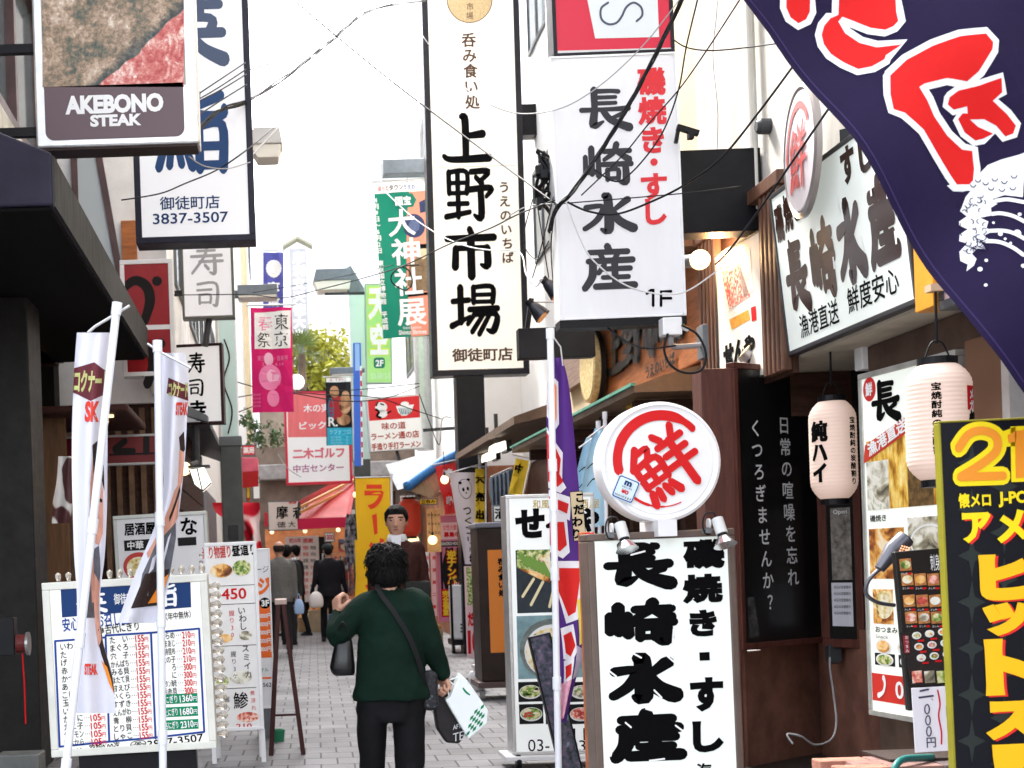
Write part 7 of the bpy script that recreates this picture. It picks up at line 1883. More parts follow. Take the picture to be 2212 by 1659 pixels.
# navy big flag
def flag_big():
    d = 4.0
    S = Sign('navy_fishing_flag', 'large navy fishing flag with red white edged brush characters and white wave drawing', 'flag', 1560, 2800, -250, 860, d, yaw=-4, depth=.004, fr=0, face=WHITEM)
    bpy.data.objects.remove(S.face); S.face = None
    NV = mat('navy_flag_cloth', (.011, .0055, .036), .7, var=.22, scale=2.5, bump=.5, bscale=5)
    def wp(c): return Vector((c.x, c.y + .025 * math.sin((c.x - c.z) * 7) + .012 * math.sin((c.x + c.z) * 11 + 1), c.z))
    S.quad(NV, [(1486, -120), (1590, -6), (1660, 70), (1740, 180), (1830, 300), (1920, 440), (2010, 580), (2110, 720), (2200, 830), (2320, 960), (2360, 500), (2300, 120), (2222, 30), (2150, -120)], 0, 'cloth')
    WN = mat('white_flag_ink', (.7, .72, .76), .7); RN = mat('red_flag_ink', (.56, .003, .003), .7)
    def blob(pts, rim=15):
        S.line(WN, pts, rim, 2, 'print', closed=True, smooth=False)
        S.quad(WN, pts, 1, 'print'); S.quad(RN, pts, 3, 'print')
    def c5(x, y): return (.995 * (1580 + x / 3.445), .995 * y / 3.445)
    blob([c5(*p) for p in ((445, -60), (630, -60), (632, 60), (605, 115), (545, 150), (480, 110), (445, 40))])
    blob([c5(*p) for p in ((850, -80), (1250, -80), (1255, 90), (1268, 160), (1235, 195), (1180, 216), (1080, 190), (960, 130), (880, 95), (850, 130), (900, 220), (1000, 300), (1120, 345), (1290, 340), (1180, 410), (1170, 440), (1080, 490), (980, 508), (880, 450), (790, 380), (740, 300), (725, 230), (745, 160), (790, 105), (850, 80))])
    blob([c5(*p) for p in ((1205, 570), (1320, 460), (1500, 370), (1690, 310), (1885, 288), (1940, 350), (1935, 400), (1840, 560), (1760, 630), (1700, 620), (1610, 605), (1450, 640), (1410, 665), (1470, 760), (1530, 880), (1640, 1010), (1770, 1105), (1850, 1110), (1870, 1240), (1860, 1330), (1830, 1360), (1730, 1365), (1680, 1300), (1570, 1150), (1450, 980), (1300, 860), (1215, 835), (1198, 720))])
    blob([c5(*p) for p in ((1640, 740), (1700, 695), (1850, 660), (2020, 600), (2035, 700), (1970, 760), (2090, 850), (2165, 930), (2150, 985), (2095, 1005), (2020, 930), (1920, 885), (1810, 890), (1880, 940), (2000, 985), (1930, 1020), (1870, 1035), (1780, 980), (1720, 890), (1750, 850), (1790, 850), (1780, 800), (1680, 825), (1630, 790))], 12)
    # white foam
    def c6(x, y): return (.995 * (1580 + x / 3.445), .995 * (400 + y / 3.445))
    S.quad(WN, [c6(*p) for p in ((1650, 0), (1700, 40), (1780, 40), (1850, 20), (1800, 80), (1770, 150), (1750, 190), (1800, 230), (1740, 270), (1740, 300), (1800, 330), (1740, 370), (1735, 420), (1790, 440), (1735, 500), (1740, 570), (1790, 600), (1780, 650), (1830, 610), (1850, 560), (1820, 520), (1860, 480), (1920, 490), (1890, 430), (1960, 430), (1920, 380), (1980, 350), (1940, 320), (1960, 270), (1900, 240), (1990, 220), (1990, 160), (2040, 130), (2010, 90), (2100, 60), (2230, 80), (2260, -260), (2200, -240), (2080, -210), (1980, -170), (1900, -90))], 1, 'print')
    for pts in ([(1990, 210), (2060, 205), (2150, 230), (2230, 280)], [(1960, 345), (2060, 345), (2140, 370), (2230, 430)], [(1920, 425), (2020, 435), (2110, 480), (2180, 540)], [(2030, 105), (2120, 95), (2230, 120)]): S.line(WN, [c6(*p) for p in pts], 4.5, 2, 'print')
    for x, y, r_ in ((1870, 640, 5), (1915, 575, 3.5), (1905, 762, 3.5), (2170, 625, 4.5), (2065, 410, 3), (2100, 445, 3), (2160, 365, 8), (2195, 215, 4), (2035, 370, 5), (1995, 280, 3)): S.oval(WN, *c6(x, y), r_, r_, 2, 'print', 14)
    rnd_ = random.Random(5)
    NVL = mat('navy_flag_line', (.011, .0055, .036), .7)
    for _ in range(46):
        x, y = rnd_.uniform(1760, 1990), rnd_.uniform(40, 520)
        if x > 1960 - y * .12: x -= 60
        a = rnd_.uniform(0, 6.3); r_ = rnd_.uniform(14, 24)
        S.line(NVL, [c6(x + r_ * math.cos(a + t_), y + r_ * math.sin(a + t_)) for t_ in (0, .8, 1.6, 2.4)], .9, 3, 'print')
    for x, y in ((1900, -60), (1960, -40), (2030, -70), (2100, -50), (2170, -90), (1860, -20), (2000, 0), (2080, 10), (2160, 0)):
        S.line(NVL, [c6(x + 22 * math.cos(t_), y + 22 * math.sin(t_)) for t_ in (.2, 1.1, 2.0, 2.9)], 1, 3, 'print')
    S.line(mat('navy_hem', (.03, .018, .085), .8), [(1486 + 22, -120), (1590 + 16, -6), (1660 + 14, 70 - 4), (1740 + 13, 180 - 5), (1830 + 13, 300 - 5), (1920 + 12, 440 - 6), (2010 + 12, 580 - 6), (2110 + 12, 720 - 6), (2200 + 12, 830 - 6)], 1.6, 1, 'hem')
    S.done(wp, .05)
    MB().tube([tuple(Vector((S.uv(2160, -130)[0], -.01, S.uv(2160, -130)[1]))), tuple(Vector((S.uv(2420, 160)[0], -.01, S.uv(2420, 160)[1])))], .012, 8).build('rod', BLACKM, S.root)
flag_big()
# brick stack, mat and hose at the lower edge
rnd = random.Random(3)
o = P(1900, 1640, 5.7); 
zt = o.z
bt_ = thing('brick_step', 'low step of red and grey bricks with a ribbed mat by the entrance', 'step', (o.x, 5.7, 0))
BRM = [mat('pale_red_brick', (.38, .17, .12), .8, var=.3, scale=20, bump=.3), mat('grey_red_brick', (.25, .14, .12), .8, var=.3, scale=20, bump=.3), mat('dark_brick', (.12, .09, .09), .8, var=.3, scale=20, bump=.3)]
n_l = max(1, int(round((zt + .0) / .062)))
for l_ in range(n_l):
    for i in range(5):
        for j in range(3):
            z0 = l_ * .062
            x0 = -.2 + i * .21 + (.1 if (l_ + j) % 2 else 0); y0 = -.1 + j * .105
            if l_ < n_l - 1 and 0 < i < 4 and j > 0: continue
            MB().box(x0, x0 + .204, y0, y0 + .1, z0, z0 + .058).build('brick', BRM[rnd.randrange(3)], bt_, bevel=.005)
hz_ = n_l * .062
MB().box(.05, .8, .02, .3, hz_, hz_ + .008).build('mat', mat('ribbed_brown_mat', (.05, .035, .03), .7, var=.3, scale=30, stretch=(20, 1, 1)), bt_)
m = MB().tube(crom([(-.03, -.15, hz_ - .08), (.0, -.14, hz_ + .0), (.05, -.1, hz_ + .025), (.14, -.04, hz_ + .02), (.22, .02, hz_ + .012)], 8), .014, 10)
m.v = [tuple(Vector(v) + bt_.location) for v in m.v]
single('green_hose', 'short green rubber hose lying over the brick step', 'hose', m, mat('green_rubber', (.02, .16, .15), .4), smooth=True)
m = MB().tube(crom([tuple(P(1793, 1400, 8.3)), tuple(P(1792, 1440, 8.25)), tuple(P(1800, 1500, 8.2)), tuple(P(1806, 1560, 8.1)), tuple(P(1795, 1596, 8.0)), tuple(P(1760, 1608, 7.9)), tuple(P(1730, 1590, 7.85)), tuple(P(1700, 1585, 7.85)), tuple(P(1712, 1606, 7.8))], 8), .006, 6)
single('power_lead', 'grey power lead hanging down the brown niche wall', 'cable', m, GCABLE)
o = P(1800, 1410, 8.3)
single('wall_socket', 'dark rounded socket box on the brown niche wall', 'socket', MB().prism(rrect(-.04, .04, -.06, .06, .025), -.03, .03), DARKM, mw=Matrix.Translation(o), bevel=.006)
o = P(1625, 1405, 8.0)
dh = MB().tube([(-.03, 0, 0), (.04, -.01, .003)], .007, 8)
single('door_handle_bar', 'shiny metal handle sticking out under the black lettered board', 'handle', dh, mat('chrome', (.8, .8, .8), .12, metal=1), mw=Matrix.Translation(o))
# yellow scrap banner under the eave
S = hung('yellow_scrap_banner', 'yellow and red banner tucked under the green edged eave above the round sign', 1352, 1442, 842, 900, 10.2, mat('yellow_red_cloth', (.72, .4, .04), .7, var=.3, scale=5), tilt=8, rods=False)
S.quad(REDINK, [(1400, 865), (1415, 860), (1418, 880), (1402, 885)], 0, 'print'); S.done(S.warp, .1)
# ------------------------------------------------------------------ overhead wires
def wire(label, pts, r, m=CABLE, cat='cable', group=None, strands=1, name='overhead_cable', n=7):
    """pts: (x, y, distance) through photo pixels"""
    q = crom([(a, b, c_) for a, b, c_ in pts], 8) if len(pts) > 2 else [pts[0], pts[-1]]
    rn = random.Random(len(label))
    m_ = MB()
    for s_ in range(strands):
        a0 = rn.uniform(0, 6)
        w = []
        for i, (x, y, d) in enumerate(q):
            p = P(x, y, d)
            if strands > 1: p = p + Vector((math.cos(a0 + i * .35), math.sin(a0 * 2 + i * .2), math.sin(a0 + i * .35))) * r * 1.5
            w.append(p)
        m_.tube(w, r, n)
    return single(name, label, cat, m_, m, group=group, smooth=True)
G = 'cables strung over the street'
wire('long straight thin cable crossing the sky from upper corner down to the white sign', [(600, -28, 10.5), (820, 155, 9.8), (1000, 292, 9.0), (1200, 440, 7.9)], .0055, group=G)
wire('thin cable rising from the steak sign towards the upper edge of the sky', [(540, 150, 10.5), (640, 118, 12), (740, 62, 14), (800, 18, 15), (850, -30, 16)], .006, group=G)
wire('thin slack cable rising past the white lamp head into the sky', [(535, 345, 10), (600, 276, 11), (680, 185, 12.5), (760, 110, 14), (905, 20, 17)], .005, GCABLE, group=G)
wire('thick black cable bundle sagging across the sky to the tall market sign', [(418, 290, 9.2), (470, 240, 9.6), (530, 220, 10), (600, 178, 11), (665, 128, 12), (722, 82, 13), (775, 36, 14), (830, 14, 16), (918, 1, 19.6)], .007, group=G, strands=3)
for k, pts in enumerate(([(422, 207, 9), (530, 135, 9.8)], [(422, 218, 9), (470, 190, 9.4), (531, 150, 9.8)], [(422, 222, 9), (480, 192, 9.4), (532, 160, 9.8)], [(423, 252, 9), (480, 215, 9.4), (533, 182, 9.8)])):
    wire(['uppermost short cable crossing the blue sushi light box', 'second short cable crossing the blue sushi light box', 'third short cable crossing the blue sushi light box', 'lowest of the short cables crossing the blue sushi light box'][k], pts, .0045, group=G)
wire('wavy black cable rising over the lower half of the sushi light box', [(262, 432, 9.4), (345, 418, 9.5), (400, 396, 9.6), (470, 366, 9.7), (535, 322, 9.8), (590, 276, 11)], .005, group=G)
wire('pale grey cable looping under the steak sign', [(408, 338, 8.3), (440, 358, 8.8), (490, 364, 9.4), (540, 350, 9.8)], .004, GCABLE, group=G)
wire('black cable running level from the sushi signs to the tall market sign', [(376, 637, 12.4), (470, 636, 12.6), (545, 636, 12.8), (612, 643, 13), (690, 625, 12.5), (800, 596, 11.5), (880, 570, 10.5), (970, 527, 9.5), (1060, 492, 8.8), (1120, 462, 8.3), (1198, 432, 7.9)], .0045, group=G)
wire('thin black cable rising from the lamp arm towards the museum banner', [(545, 632, 14), (660, 612, 14), (760, 592, 13.5), (850, 572, 13)], .0035, group=G)
wire('loose loop of black cable hanging before the museum banner', [(905, 572, 10), (870, 575, 10), (848, 590, 10), (845, 606, 10), (856, 618, 10), (876, 626, 10), (890, 612, 10), (884, 586, 10), (868, 576, 10)], .005, group=G)
wire('grey sagging wire crossing the market sign and the big white seafood sign', [(913, 78, 9.2), (950, 128, 9.0), (1000, 185, 8.7), (1050, 222, 8.4), (1120, 245, 8.2), (1200, 237, 7.95), (1262, 208, 7.9), (1330, 156, 7.85), (1400, 85, 7.8), (1470, -5, 7.7)], .0035, GCABLE, group=G)
wire('thick twisted black cable bundle slanting down across the big white seafood sign', [(1490, -40, 7.6), (1440, 68, 7.7), (1388, 172, 7.75), (1336, 264, 7.8), (1285, 345, 7.8), (1235, 415, 7.8), (1202, 450, 7.85), (1186, 500, 7.9)], .0055, group=G, strands=4)
wire('smooth black cable curving down beside the red side lettering', [(1508, -8, 7.5), (1482, 100, 7.6), (1466, 190, 7.7), (1436, 275, 7.75), (1395, 338, 7.8), (1350, 384, 7.8), (1322, 390, 7.8), (1284, 366, 7.8)], .0045, group=G)
wire('black cable crossing from the cream wall over the white sign to the cable knot', [(1600, -5, 7.3), (1535, 95, 7.5), (1470, 188, 7.6), (1400, 268, 7.7), (1345, 335, 7.75), (1255, 422, 7.8)], .004, group=G)
wire('black cable sagging from the navy flag to the cable knot on the white sign', [(1718, 135, 6.9), (1640, 240, 7.1), (1560, 338, 7.3), (1480, 398, 7.5), (1400, 438, 7.7), (1330, 462, 7.8), (1270, 456, 7.8), (1225, 436, 7.8)], .006, group=G)
wire('black cable dropping from the navy flag past the round wall sign to the bulb', [(1788, 236, 6.6), (1710, 350, 6.8), (1640, 452, 7.1), (1575, 540, 7.5), (1545, 570, 7.8)], .006, group=G)
wire('white cable drooping across the lower part of the big white sign', [(1222, 436, 7.82), (1262, 535, 7.8), (1300, 580, 7.8), (1350, 615, 7.8), (1400, 631, 7.8), (1450, 635, 7.75), (1492, 624, 7.7), (1560, 576, 7.6)], .0045, mat('white_cable', (.6, .6, .6), .5), group=G)
wire('straight black wire across the last white sign characters', [(1195, 441, 7.85), (1470, 418, 7.7), (1600, 402, 7.4)], .0035, group=G)
wire('black wire looping between the red letter sign and the cream wall', [(1452, 84, 7.8), (1482, 102, 7.75), (1530, 109, 7.7), (1600, 104, 7.6), (1690, 92, 7.3)], .004, group=G)
wire('curved black cable under the big white sign to the junction box', [(1300, 696, 8.05), (1345, 733, 8.0), (1395, 752, 7.95), (1460, 746, 7.9)], .005, group=G)
wire('coiled black cable loop beside the junction box', [(1472, 702, 7.9), (1505, 722, 7.9), (1524, 762, 7.9), (1515, 798, 7.9), (1480, 805, 7.9), (1448, 788, 7.9), (1434, 755, 7.9), (1442, 720, 7.9)], .007, group=G)
wire('pale wire drooping over the museum banner and market sign', [(836, 418, 12), (890, 468, 11.5), (950, 508, 11), (1010, 532, 10), (1060, 540, 9.4), (1122, 545, 8.8), (1136, 592, 8.5), (1156, 618, 8.4), (1172, 600, 8.3)], .0045, mat('white_cable', (.6, .6, .6)), group=G)
for k, pts in enumerate(([(1195, 425, 7.9), (1172, 520, 8.2), (1150, 600, 8.4)], [(1200, 440, 7.9), (1190, 530, 8.1), (1195, 620, 8.2)], [(1160, 440, 8.2), (1172, 520, 8.2), (1185, 600, 8.3)], [(1150, 430, 8.3), (1130, 520, 8.5), (1160, 560, 8.3), (1185, 520, 8.1)], [(1100, 465, 8.6), (1140, 445, 8.3), (1190, 440, 7.9)])):
    wire(['thin wire dropping from the knot to the black bracket', 'black wire hanging along the white sign edge', 'slack thin wire hanging behind the white sign edge', 'drooping black wire loop under the cable knot', 'grey wire tied from the knot to the market sign'][k], pts, .0035, GCABLE if k == 4 else CABLE, group=G)
o = P(1178, 390, 8.15)
kn = MB(); rn = random.Random(2)
for k in range(9):
    a_ = [o + Vector((rn.uniform(-.05, .04), rn.uniform(-.05, .05), -.15 + .3 * i / 4 + rn.uniform(-.04, .04))) for i in range(5)]
    kn.tube(crom([tuple(v) for v in a_], 5), rn.uniform(.005, .012), 6)
for k in range(7): 
    c_ = o + Vector((rn.uniform(-.06, .04), rn.uniform(-.04, .04), rn.uniform(-.14, .17))); kn.box(c_.x - .02, c_.x + .02, c_.y - .02, c_.y + .02, c_.z - .03, c_.z + .02)
single('cable_knot', 'dense knot of black cables and clips on the edge of the big white sign', 'cable knot', kn, CABLE)
for k, (pts, lb) in enumerate((([(482, 815, 17), (560, 838, 17.5), (640, 850, 18), (740, 866, 18.5), (830, 860, 19), (905, 834, 19.5)], 'black cable sagging across the foot of the magenta banner'), ([(476, 905, 17), (560, 872, 17.5), (620, 848, 18), (700, 852, 18.5), (810, 858, 19), (890, 884, 19.5), (955, 905, 19.8)], 'black cable rising to meet another before the sports sign'), ([(487, 862, 17), (600, 846, 18), (760, 842, 19), (905, 828, 19.8)], 'thin cable crossing before the globe lamp'), ([(905, 850, 19), (925, 905, 19), (948, 960, 19), (955, 905, 19.5), (975, 902, 19.6)], 'tangled thin cable beside the ramen sign'), ([(600, 980, 24), (620, 1010, 24), (650, 1030, 24)], 'pale cable beside the sports sign'))):
    wire(lb, pts, .007, GCABLE if k == 4 else CABLE, group='cables over the far end of the street', n=6)
# junction box and pipe
o = P(1448, 706, 7.95)
jb = thing('junction_box', 'white junction box on a grey elbow pipe under the big white sign', 'junction box', o)
MB().box(-.055, .055, -.04, .05, -.05, .05).build('box', WHITEM, jb, bevel=.006)
MB().tube(crom([(0, .01, -.05), (.005, .02, -.09), (.04, .05, -.105), (.22, .12, -.09)], 6), .016, 10).build('pipe', mat('grey_plastic_pipe', (.35, .33, .34), .45), jb, smooth=True)
MB().box(.2, .23, .06, .18, -.17, .02).build('wall_plate', GREYM, jb, bevel=.003)
MB().tube([(.055, 0, .0), (.1, 0, -.02)], .012, 10).build('plug', WHITEM, jb)
# small camera bracket on top of the black wall box
o = P(1485, 285, 7.9)
cm = thing('security_camera', 'small black camera arm on top of the black wall box', 'camera', o)
MB().bar((-.06, 0, .03), (.06, 0, -.01), .03, .03).build('arm', BLACKM, cm); MB().bar((-.05, 0, .03), (-.07, 0, -.06), .02, .02).build('stem', BLACKM, cm); MB().box(.0, .03, -.02, .02, -.04, .0).build('lens_block', BLACKM, cm)
# ------------------------------------------------------------------ people
CL = bpy.data.textures.new('cloth_folds', 'CLOUDS'); CL.noise_scale = .16; CL.noise_depth = 2
def folds(o, k=.02, size=.16):
    md = o.modifiers.new('folds', 'DISPLACE'); md.texture = CL; md.texture_coords = 'LOCAL'; md.strength = k; md.mid_level = .5
    return o
def remesh(o, vox, smooth=4):
    md = o.modifiers.new('skin', 'REMESH'); md.mode = 'VOXEL'; md.voxel_size = vox; md.use_smooth_shade = True
    if smooth:
        ms = o.modifiers.new('soft', 'SMOOTH'); ms.factor = .5; ms.iterations = smooth
    return o
def limb(mb, pts, rs, n=12):
    q = crom([tuple(p) + (r_,) for p, r_ in zip(pts, rs)], 4)
    mb.tube([p[:3] for p in q], [p[3] for p in q], n)
    for p, r_ in ((pts[0], rs[0]), (pts[-1], rs[-1])): mb.ball(p, r_ * .99, n, 8)
    return mb
def ering(c, rx, ry, n=20, rot=0.0, pw=1.0):
    out = []
    for k in range(n):
        t = 2 * math.pi * k / n
        a, b = math.cos(t), math.sin(t)
        x, y = rx * math.copysign(abs(a) ** pw, a), ry * math.copysign(abs(b) ** pw, b)
        out.append(Vector((c[0] + x * math.cos(rot) - y * math.sin(rot), c[1] + x * math.sin(rot) + y * math.cos(rot), c[2])))
    return out
def hand(mb, wrist, d, n, s, k=1.0, curl=1.0):
    """palm of four knuckle ridges, four bent fingers and a thumb; d: towards the fingers, n: palm side, s: thumb side"""
    w = Vector(wrist); d = Vector(d).normalized(); n = (Vector(n) - d * d.dot(Vector(n))).normalized(); s = Vector(s); s = (s - d * d.dot(s) - n * n.dot(s)).normalized()
    for i, (ln, kn) in enumerate(((.9, .078), (1.0, .082), (.95, .078), (.76, .07))):
        o = s * (.026 - .0185 * i) * k
        kp = w + d * kn * k + o
        mb.tube([w + o * .6 + d * .005 * k, kp], [.0135 * k, .0115 * k], 8)
        a = 0; p = kp
        for j, sg in enumerate((.036, .025, .02)):
            a += curl * (.75, .9, .6)[j] * (1 + .06 * i)
            q = p + (d * math.cos(a) + n * math.sin(a)) * sg * ln * k
            mb.tube([p, q], [(.0098 - .001 * j) * k, (.0088 - .001 * j) * k], 8); mb.ball(q, (.0088 - .001 * j) * k, 8, 6)
            p = q
    t0 = w + d * .02 * k + s * .028 * k; t1 = t0 + (d * .6 + s * .55 + n * .5).normalized() * .038 * k; t2 = t1 + (d * .75 + n * .8 * curl + s * .1).normalized() * .03 * k
    mb.tube([t0, t1], [.0135 * k, .011 * k], 8); mb.tube([t1, t2], [.0105 * k, .0085 * k], 8); mb.ball(t2, .0085 * k, 8, 6); mb.ball(t1, .011 * k, 8, 6)
SKIN = mat('skin', (.5, .27, .19), .5, var=.12, scale=14)
HAIR = mat('black_hair', (.0022, .002, .002), .7, var=.3, scale=60, bump=.5, stretch=(1, 1, .25))
SHOE = mat('black_leather', (.012, .012, .012), .35)
def head(mb, c, h, fw=1.0):
    """skull, jaw, nose, ears; facing +y of the figure; c: centre, h: head height"""
    c = Vector(c)
    mb.ball(c + Vector((0, -.03 * h, .1 * h)), .4 * h, 18, 12, (.88, 1.0, .98))
    mb.loft([ering(c + Vector((0, .06 * h, z * h)), rx * h, ry * h, 16) for z, rx, ry in ((-.48, .12, .12), (-.44, .19, .2), (-.3, .27, .27), (-.1, .33, .33), (.1, .35, .35), (.25, .33, .34))])
    mb.loft([ering(c + Vector((0, y * h, z * h)), rx * h, .07 * h, 8) for z, y, rx in ((.12, .36, .035), (.0, .40, .045), (-.12, .44, .065), (-.17, .40, .05))])
    for sx in (-1, 1): mb.ball(c + Vector((sx * .36 * h, -.02 * h, -.02 * h)), .1 * h, 10, 8, (.35, .7, 1.1))
def figure(label, px, d, Ht, heading, top, leg, shirt=None, skin=SKIN, hair='short', stride=.1, arm=(0.12, 0.05), vox=.012, face=False, group=None, width=1.0, py=None, base_px=1300):
    x0 = P(px, base_px, d).x
    t = thing('person', label, 'person', (x0, d, 0), group=group)
    t.rotation_euler = (0, 0, R(heading))
    H = Ht
    zs, zh, zc = .815 * H, .52 * H, .925 * H
    hw = .108 * H * width
    hipx = .052 * H
    sw, sr = stride, -stride * .8
    legs = []
    for sx, off in ((-1, sw), (1, sr)):
        a = Vector((sx * hipx, 0, .50 * H)); k = Vector((sx * hipx * 1.1, off * .55 + .02, .27 * H)); f = Vector((sx * hipx * 1.15, off, .05 * H))
        legs.append((a, k, f))
    arms = []
    for sx, off in ((-1, arm[0]), (1, -arm[0])):
        s_ = Vector((sx * hw, 0, zs - .035)); e_ = Vector((sx * (hw + .035), -off * .2 - .02, .63 * H)); w_ = Vector((sx * (hw + .035 + arm[1] * .2), off * .6 + .05, .485 * H))
        arms.append((s_, e_, w_))
    b = MB()
    head(b, (0, .018 * H, zc - .003 * H), .135 * H)
    limb(b, [(0, 0, .5 * H), (0, -.01, .7 * H), (0, 0, zs), (0, .012 * H, zc - .04 * H)], [.07, .08, .055, .029 * H])
    for (a, k, f) in legs: limb(b, [a, k, f], [.055, .04, .03])
    for sx, (s_, e_, w_) in zip((-1, 1), arms):
        limb(b, [Vector((sx * .04, 0, zs - .02)), s_, e_, w_], [.035, .034, .03, .022])
        hand(b, w_, (0, .12, -1), (-sx, .2, 0), (0, 1, 0), H / 1.7, .6)
    remesh(b.build('body', skin, t), vox * .7 if face else vox, 2)
    g = MB()
    g.loft([ering((0, y, z * H), rx * H * width, ry * H, 20) for z, rx, ry, y in ((.455, .112, .085, 0), (.52, .108, .083, 0), (.6, .102, .075, 0), (.7, .115, .078, 0), (.765, .122, .072, 0), (.795, .112, .064, 0), (.82, .085, .054, 0), (.838, .052, .045, .005), (.85, .04, .04, .008))])
    for s_, e_, w_ in arms: limb(g, [Vector((s_.x * .75, 0, s_.z)), s_, e_, w_ * .9 + e_ * .1], [.05, .054, .047, .036])
    folds(remesh(g.build('jacket', top, t), vox, 3), .025)
    g = MB()
    g.loft([ering((0, 0, z * H), rx * H, ry * H, 18) for z, rx, ry in ((.46, .104, .078), (.5, .102, .075), (.56, .098, .07))])
    for a, k, f in legs: limb(g, [a, k, f + Vector((0, 0, .0))], [.082, .062, .052])
    folds(remesh(g.build('trousers', leg, t), vox, 2), .02)
    for a, k, f in legs:
        s_ = MB(); s_.loft([ering((f.x, f.y + y, z), rx, ry, 14) for z, y, rx, ry in ((0, .05, .045, .13), (.03, .05, .046, .13), (.06, .03, .04, .09), (.1, .0, .036, .05))]); s_.build('shoe', SHOE, t, smooth=60)
    hc = Vector((0, .013 * H, zc + .011 * H)); hh = .135 * H
    hb = MB()
    if hair == 'short':
        hb.ball(hc + Vector((0, -.05 * hh, .08 * hh)), .46 * hh, 18, 12, (.92, 1.0, .98)); hb.ball(hc + Vector((0, -.2 * hh, -.1 * hh)), .35 * hh, 14, 10, (.95, .7, 1.0))
        if face:
            for k in range(7): hb.ball(hc + Vector(((-.34 + .11 * k) * hh, .27 * hh - abs(k - 3) * .055 * hh, .31 * hh - abs(k - 4) * .06 * hh + (k % 2) * .03 * hh)), (.10 + .03 * (k % 2)) * hh, 8, 6)
    elif hair == 'bald': hb.loft([ering(hc + Vector((0, -.12 * hh, z * hh)), r_ * hh, r_ * hh, 16) for z, r_ in ((-.3, .28), (-.15, .37), (.02, .39), (.12, .36))])
    elif hair == 'cap':
        hb.ball(hc + Vector((0, -.2 * hh, -.12 * hh)), .33 * hh, 14, 10)
        cp = MB(); cp.ball(hc + Vector((0, -.02 * hh, .14 * hh)), .45 * hh, 18, 10, (1, 1.08, .75)); cp.loft([ering(hc + Vector((0, .1 * hh, z * hh)), .46 * hh, .6 * hh, 18) for z in (.12, .16)]); remesh(cp.build('cap', mat('dark_grey_felt', (.02, .025, .025), .8), t), vox * .7, 2)
    o_ = hb.build('hair', HAIR if hair != 'bald' else mat('thin_dark_hair', (.03, .02, .018), .6), t); remesh(o_, vox * .6, 2)
    if shirt:
        g = MB(); g.loft([ering((0, y, z * H), rx * H, ry * H, 14) for z, rx, ry, y in ((.83, .055, .048, .008), (.848, .046, .043, .012), (.866, .040, .040, .016))]); g.build('shirt_collar', shirt, t, smooth=True)
        if face:
            g = MB(); g.prism([(-.045, .855 * H), (.045, .855 * H), (.012, .74 * H), (-.012, .74 * H)], .078, .135); g.build('shirt_front', shirt, t)
    if face:
        fy = .018 * H; c = Vector((0, fy, zc - .003 * H)); h = .135 * H
        for sx in (-1, 1):
            e = MB(); e.ball(c + Vector((sx * .15 * h, .355 * h, .06 * h)), .05 * h, 10, 6, (1.3, .6, .42)); e.build('eye', mat('dark_eye', (.012, .008, .006), .2), t, smooth=True)
            e = MB(); e.bar(c + Vector((sx * .08 * h, .385 * h, .155 * h)), c + Vector((sx * .25 * h, .33 * h, .15 * h)), .03 * h, .035 * h); e.build('eyebrow', HAIR, t)
        e = MB(); e.ball(c + Vector((0, .345 * h, -.27 * h)), .09 * h, 12, 6, (1.15, .45, .22)); e.build('mouth', mat('lip_red', (.33, .11, .09), .5), t, smooth=True)
    return t, arms, legs
GREYSUIT = mat('grey_tweed', (.14, .14, .135), .85, var=.25, scale=60)
BLACKSUIT = mat('black_suit_cloth', (.008, .008, .011), .75)
BROWNJ = mat('brown_jacket_cloth', (.045, .016, .013), .85, var=.25, scale=40)
DKTR = mat('dark_grey_trousers', (.02, .02, .022), .8)
SHIRT = mat('white_shirt_cloth', (.75, .76, .8), .7)
m1, a1, l1 = figure('man in brown jacket and white shirt facing the viewer behind the green clad woman', 862, 11.9, 1.80, 172, BROWNJ, DKTR, SHIRT, face=True, vox=.009, stride=.15, width=.93)
figure('balding man in a grey tweed jacket walking away beside the easel', 606, 21.5, 1.74, 5, GREYSUIT, DKTR, hair='bald', stride=.18)
figure('dark haired person half hidden behind the man in grey tweed', 622, 24, 1.70, -10, mat('dark_green_grey_cloth', (.03, .032, .03), .8), DKTR, stride=.1)
figure('man in a black suit and white collar seen in profile before the end shop', 642, 27.0, 1.74, 62, BLACKSUIT, BLACKSUIT, SHIRT, stride=.22)
mc, ac, lc = figure('man in a dark cap and black suit walking away with a white bag', 712, 24.5, 1.72, 4, BLACKSUIT, BLACKSUIT, hair='cap', stride=.16, arm=(.05, .3), width=1.15)
def carrier(name, label, cat, loc_, w, h, dp, m, handles=True, group=None):
    t = thing(name, label, cat, loc_, group=group)
    b = MB(); b.loft([ering((0, 0, z * h), rx * w, ry * dp, 16, pw=.6) for z, rx, ry in ((-1, .36, .36), (-.93, .48, .5), (-.5, .52, .55), (-.15, .36, .36), (-.02, .12, .12))])
    o_ = b.build('bag', m, t, smooth=50); ms = o_.modifiers.new('s', 'SUBSURF'); ms.levels = 1; ms.render_levels = 1
    if handles: MB().tube(crom([(-.02, 0, -.06 * h), (-.01, 0, .06), (.01, 0, .06), (.02, 0, -.06 * h)], 4), .006, 6).build('handle', m, t)
    return t
carrier('shopping_bag', 'rounded white plastic bag in the hand of the man with the cap', 'bag', P(682, 1276, 24.3), .26, .29, .18, mat('white_plastic_bag', (.72, .68, .66), .4, bump=.4, scale=9))
carrier('shopping_bag', 'white and blue paper bag carried by the man in grey tweed', 'bag', P(645, 1292, 21.4), .16, .24, .1, mat('blue_white_bag', (.35, .5, .75), .5))
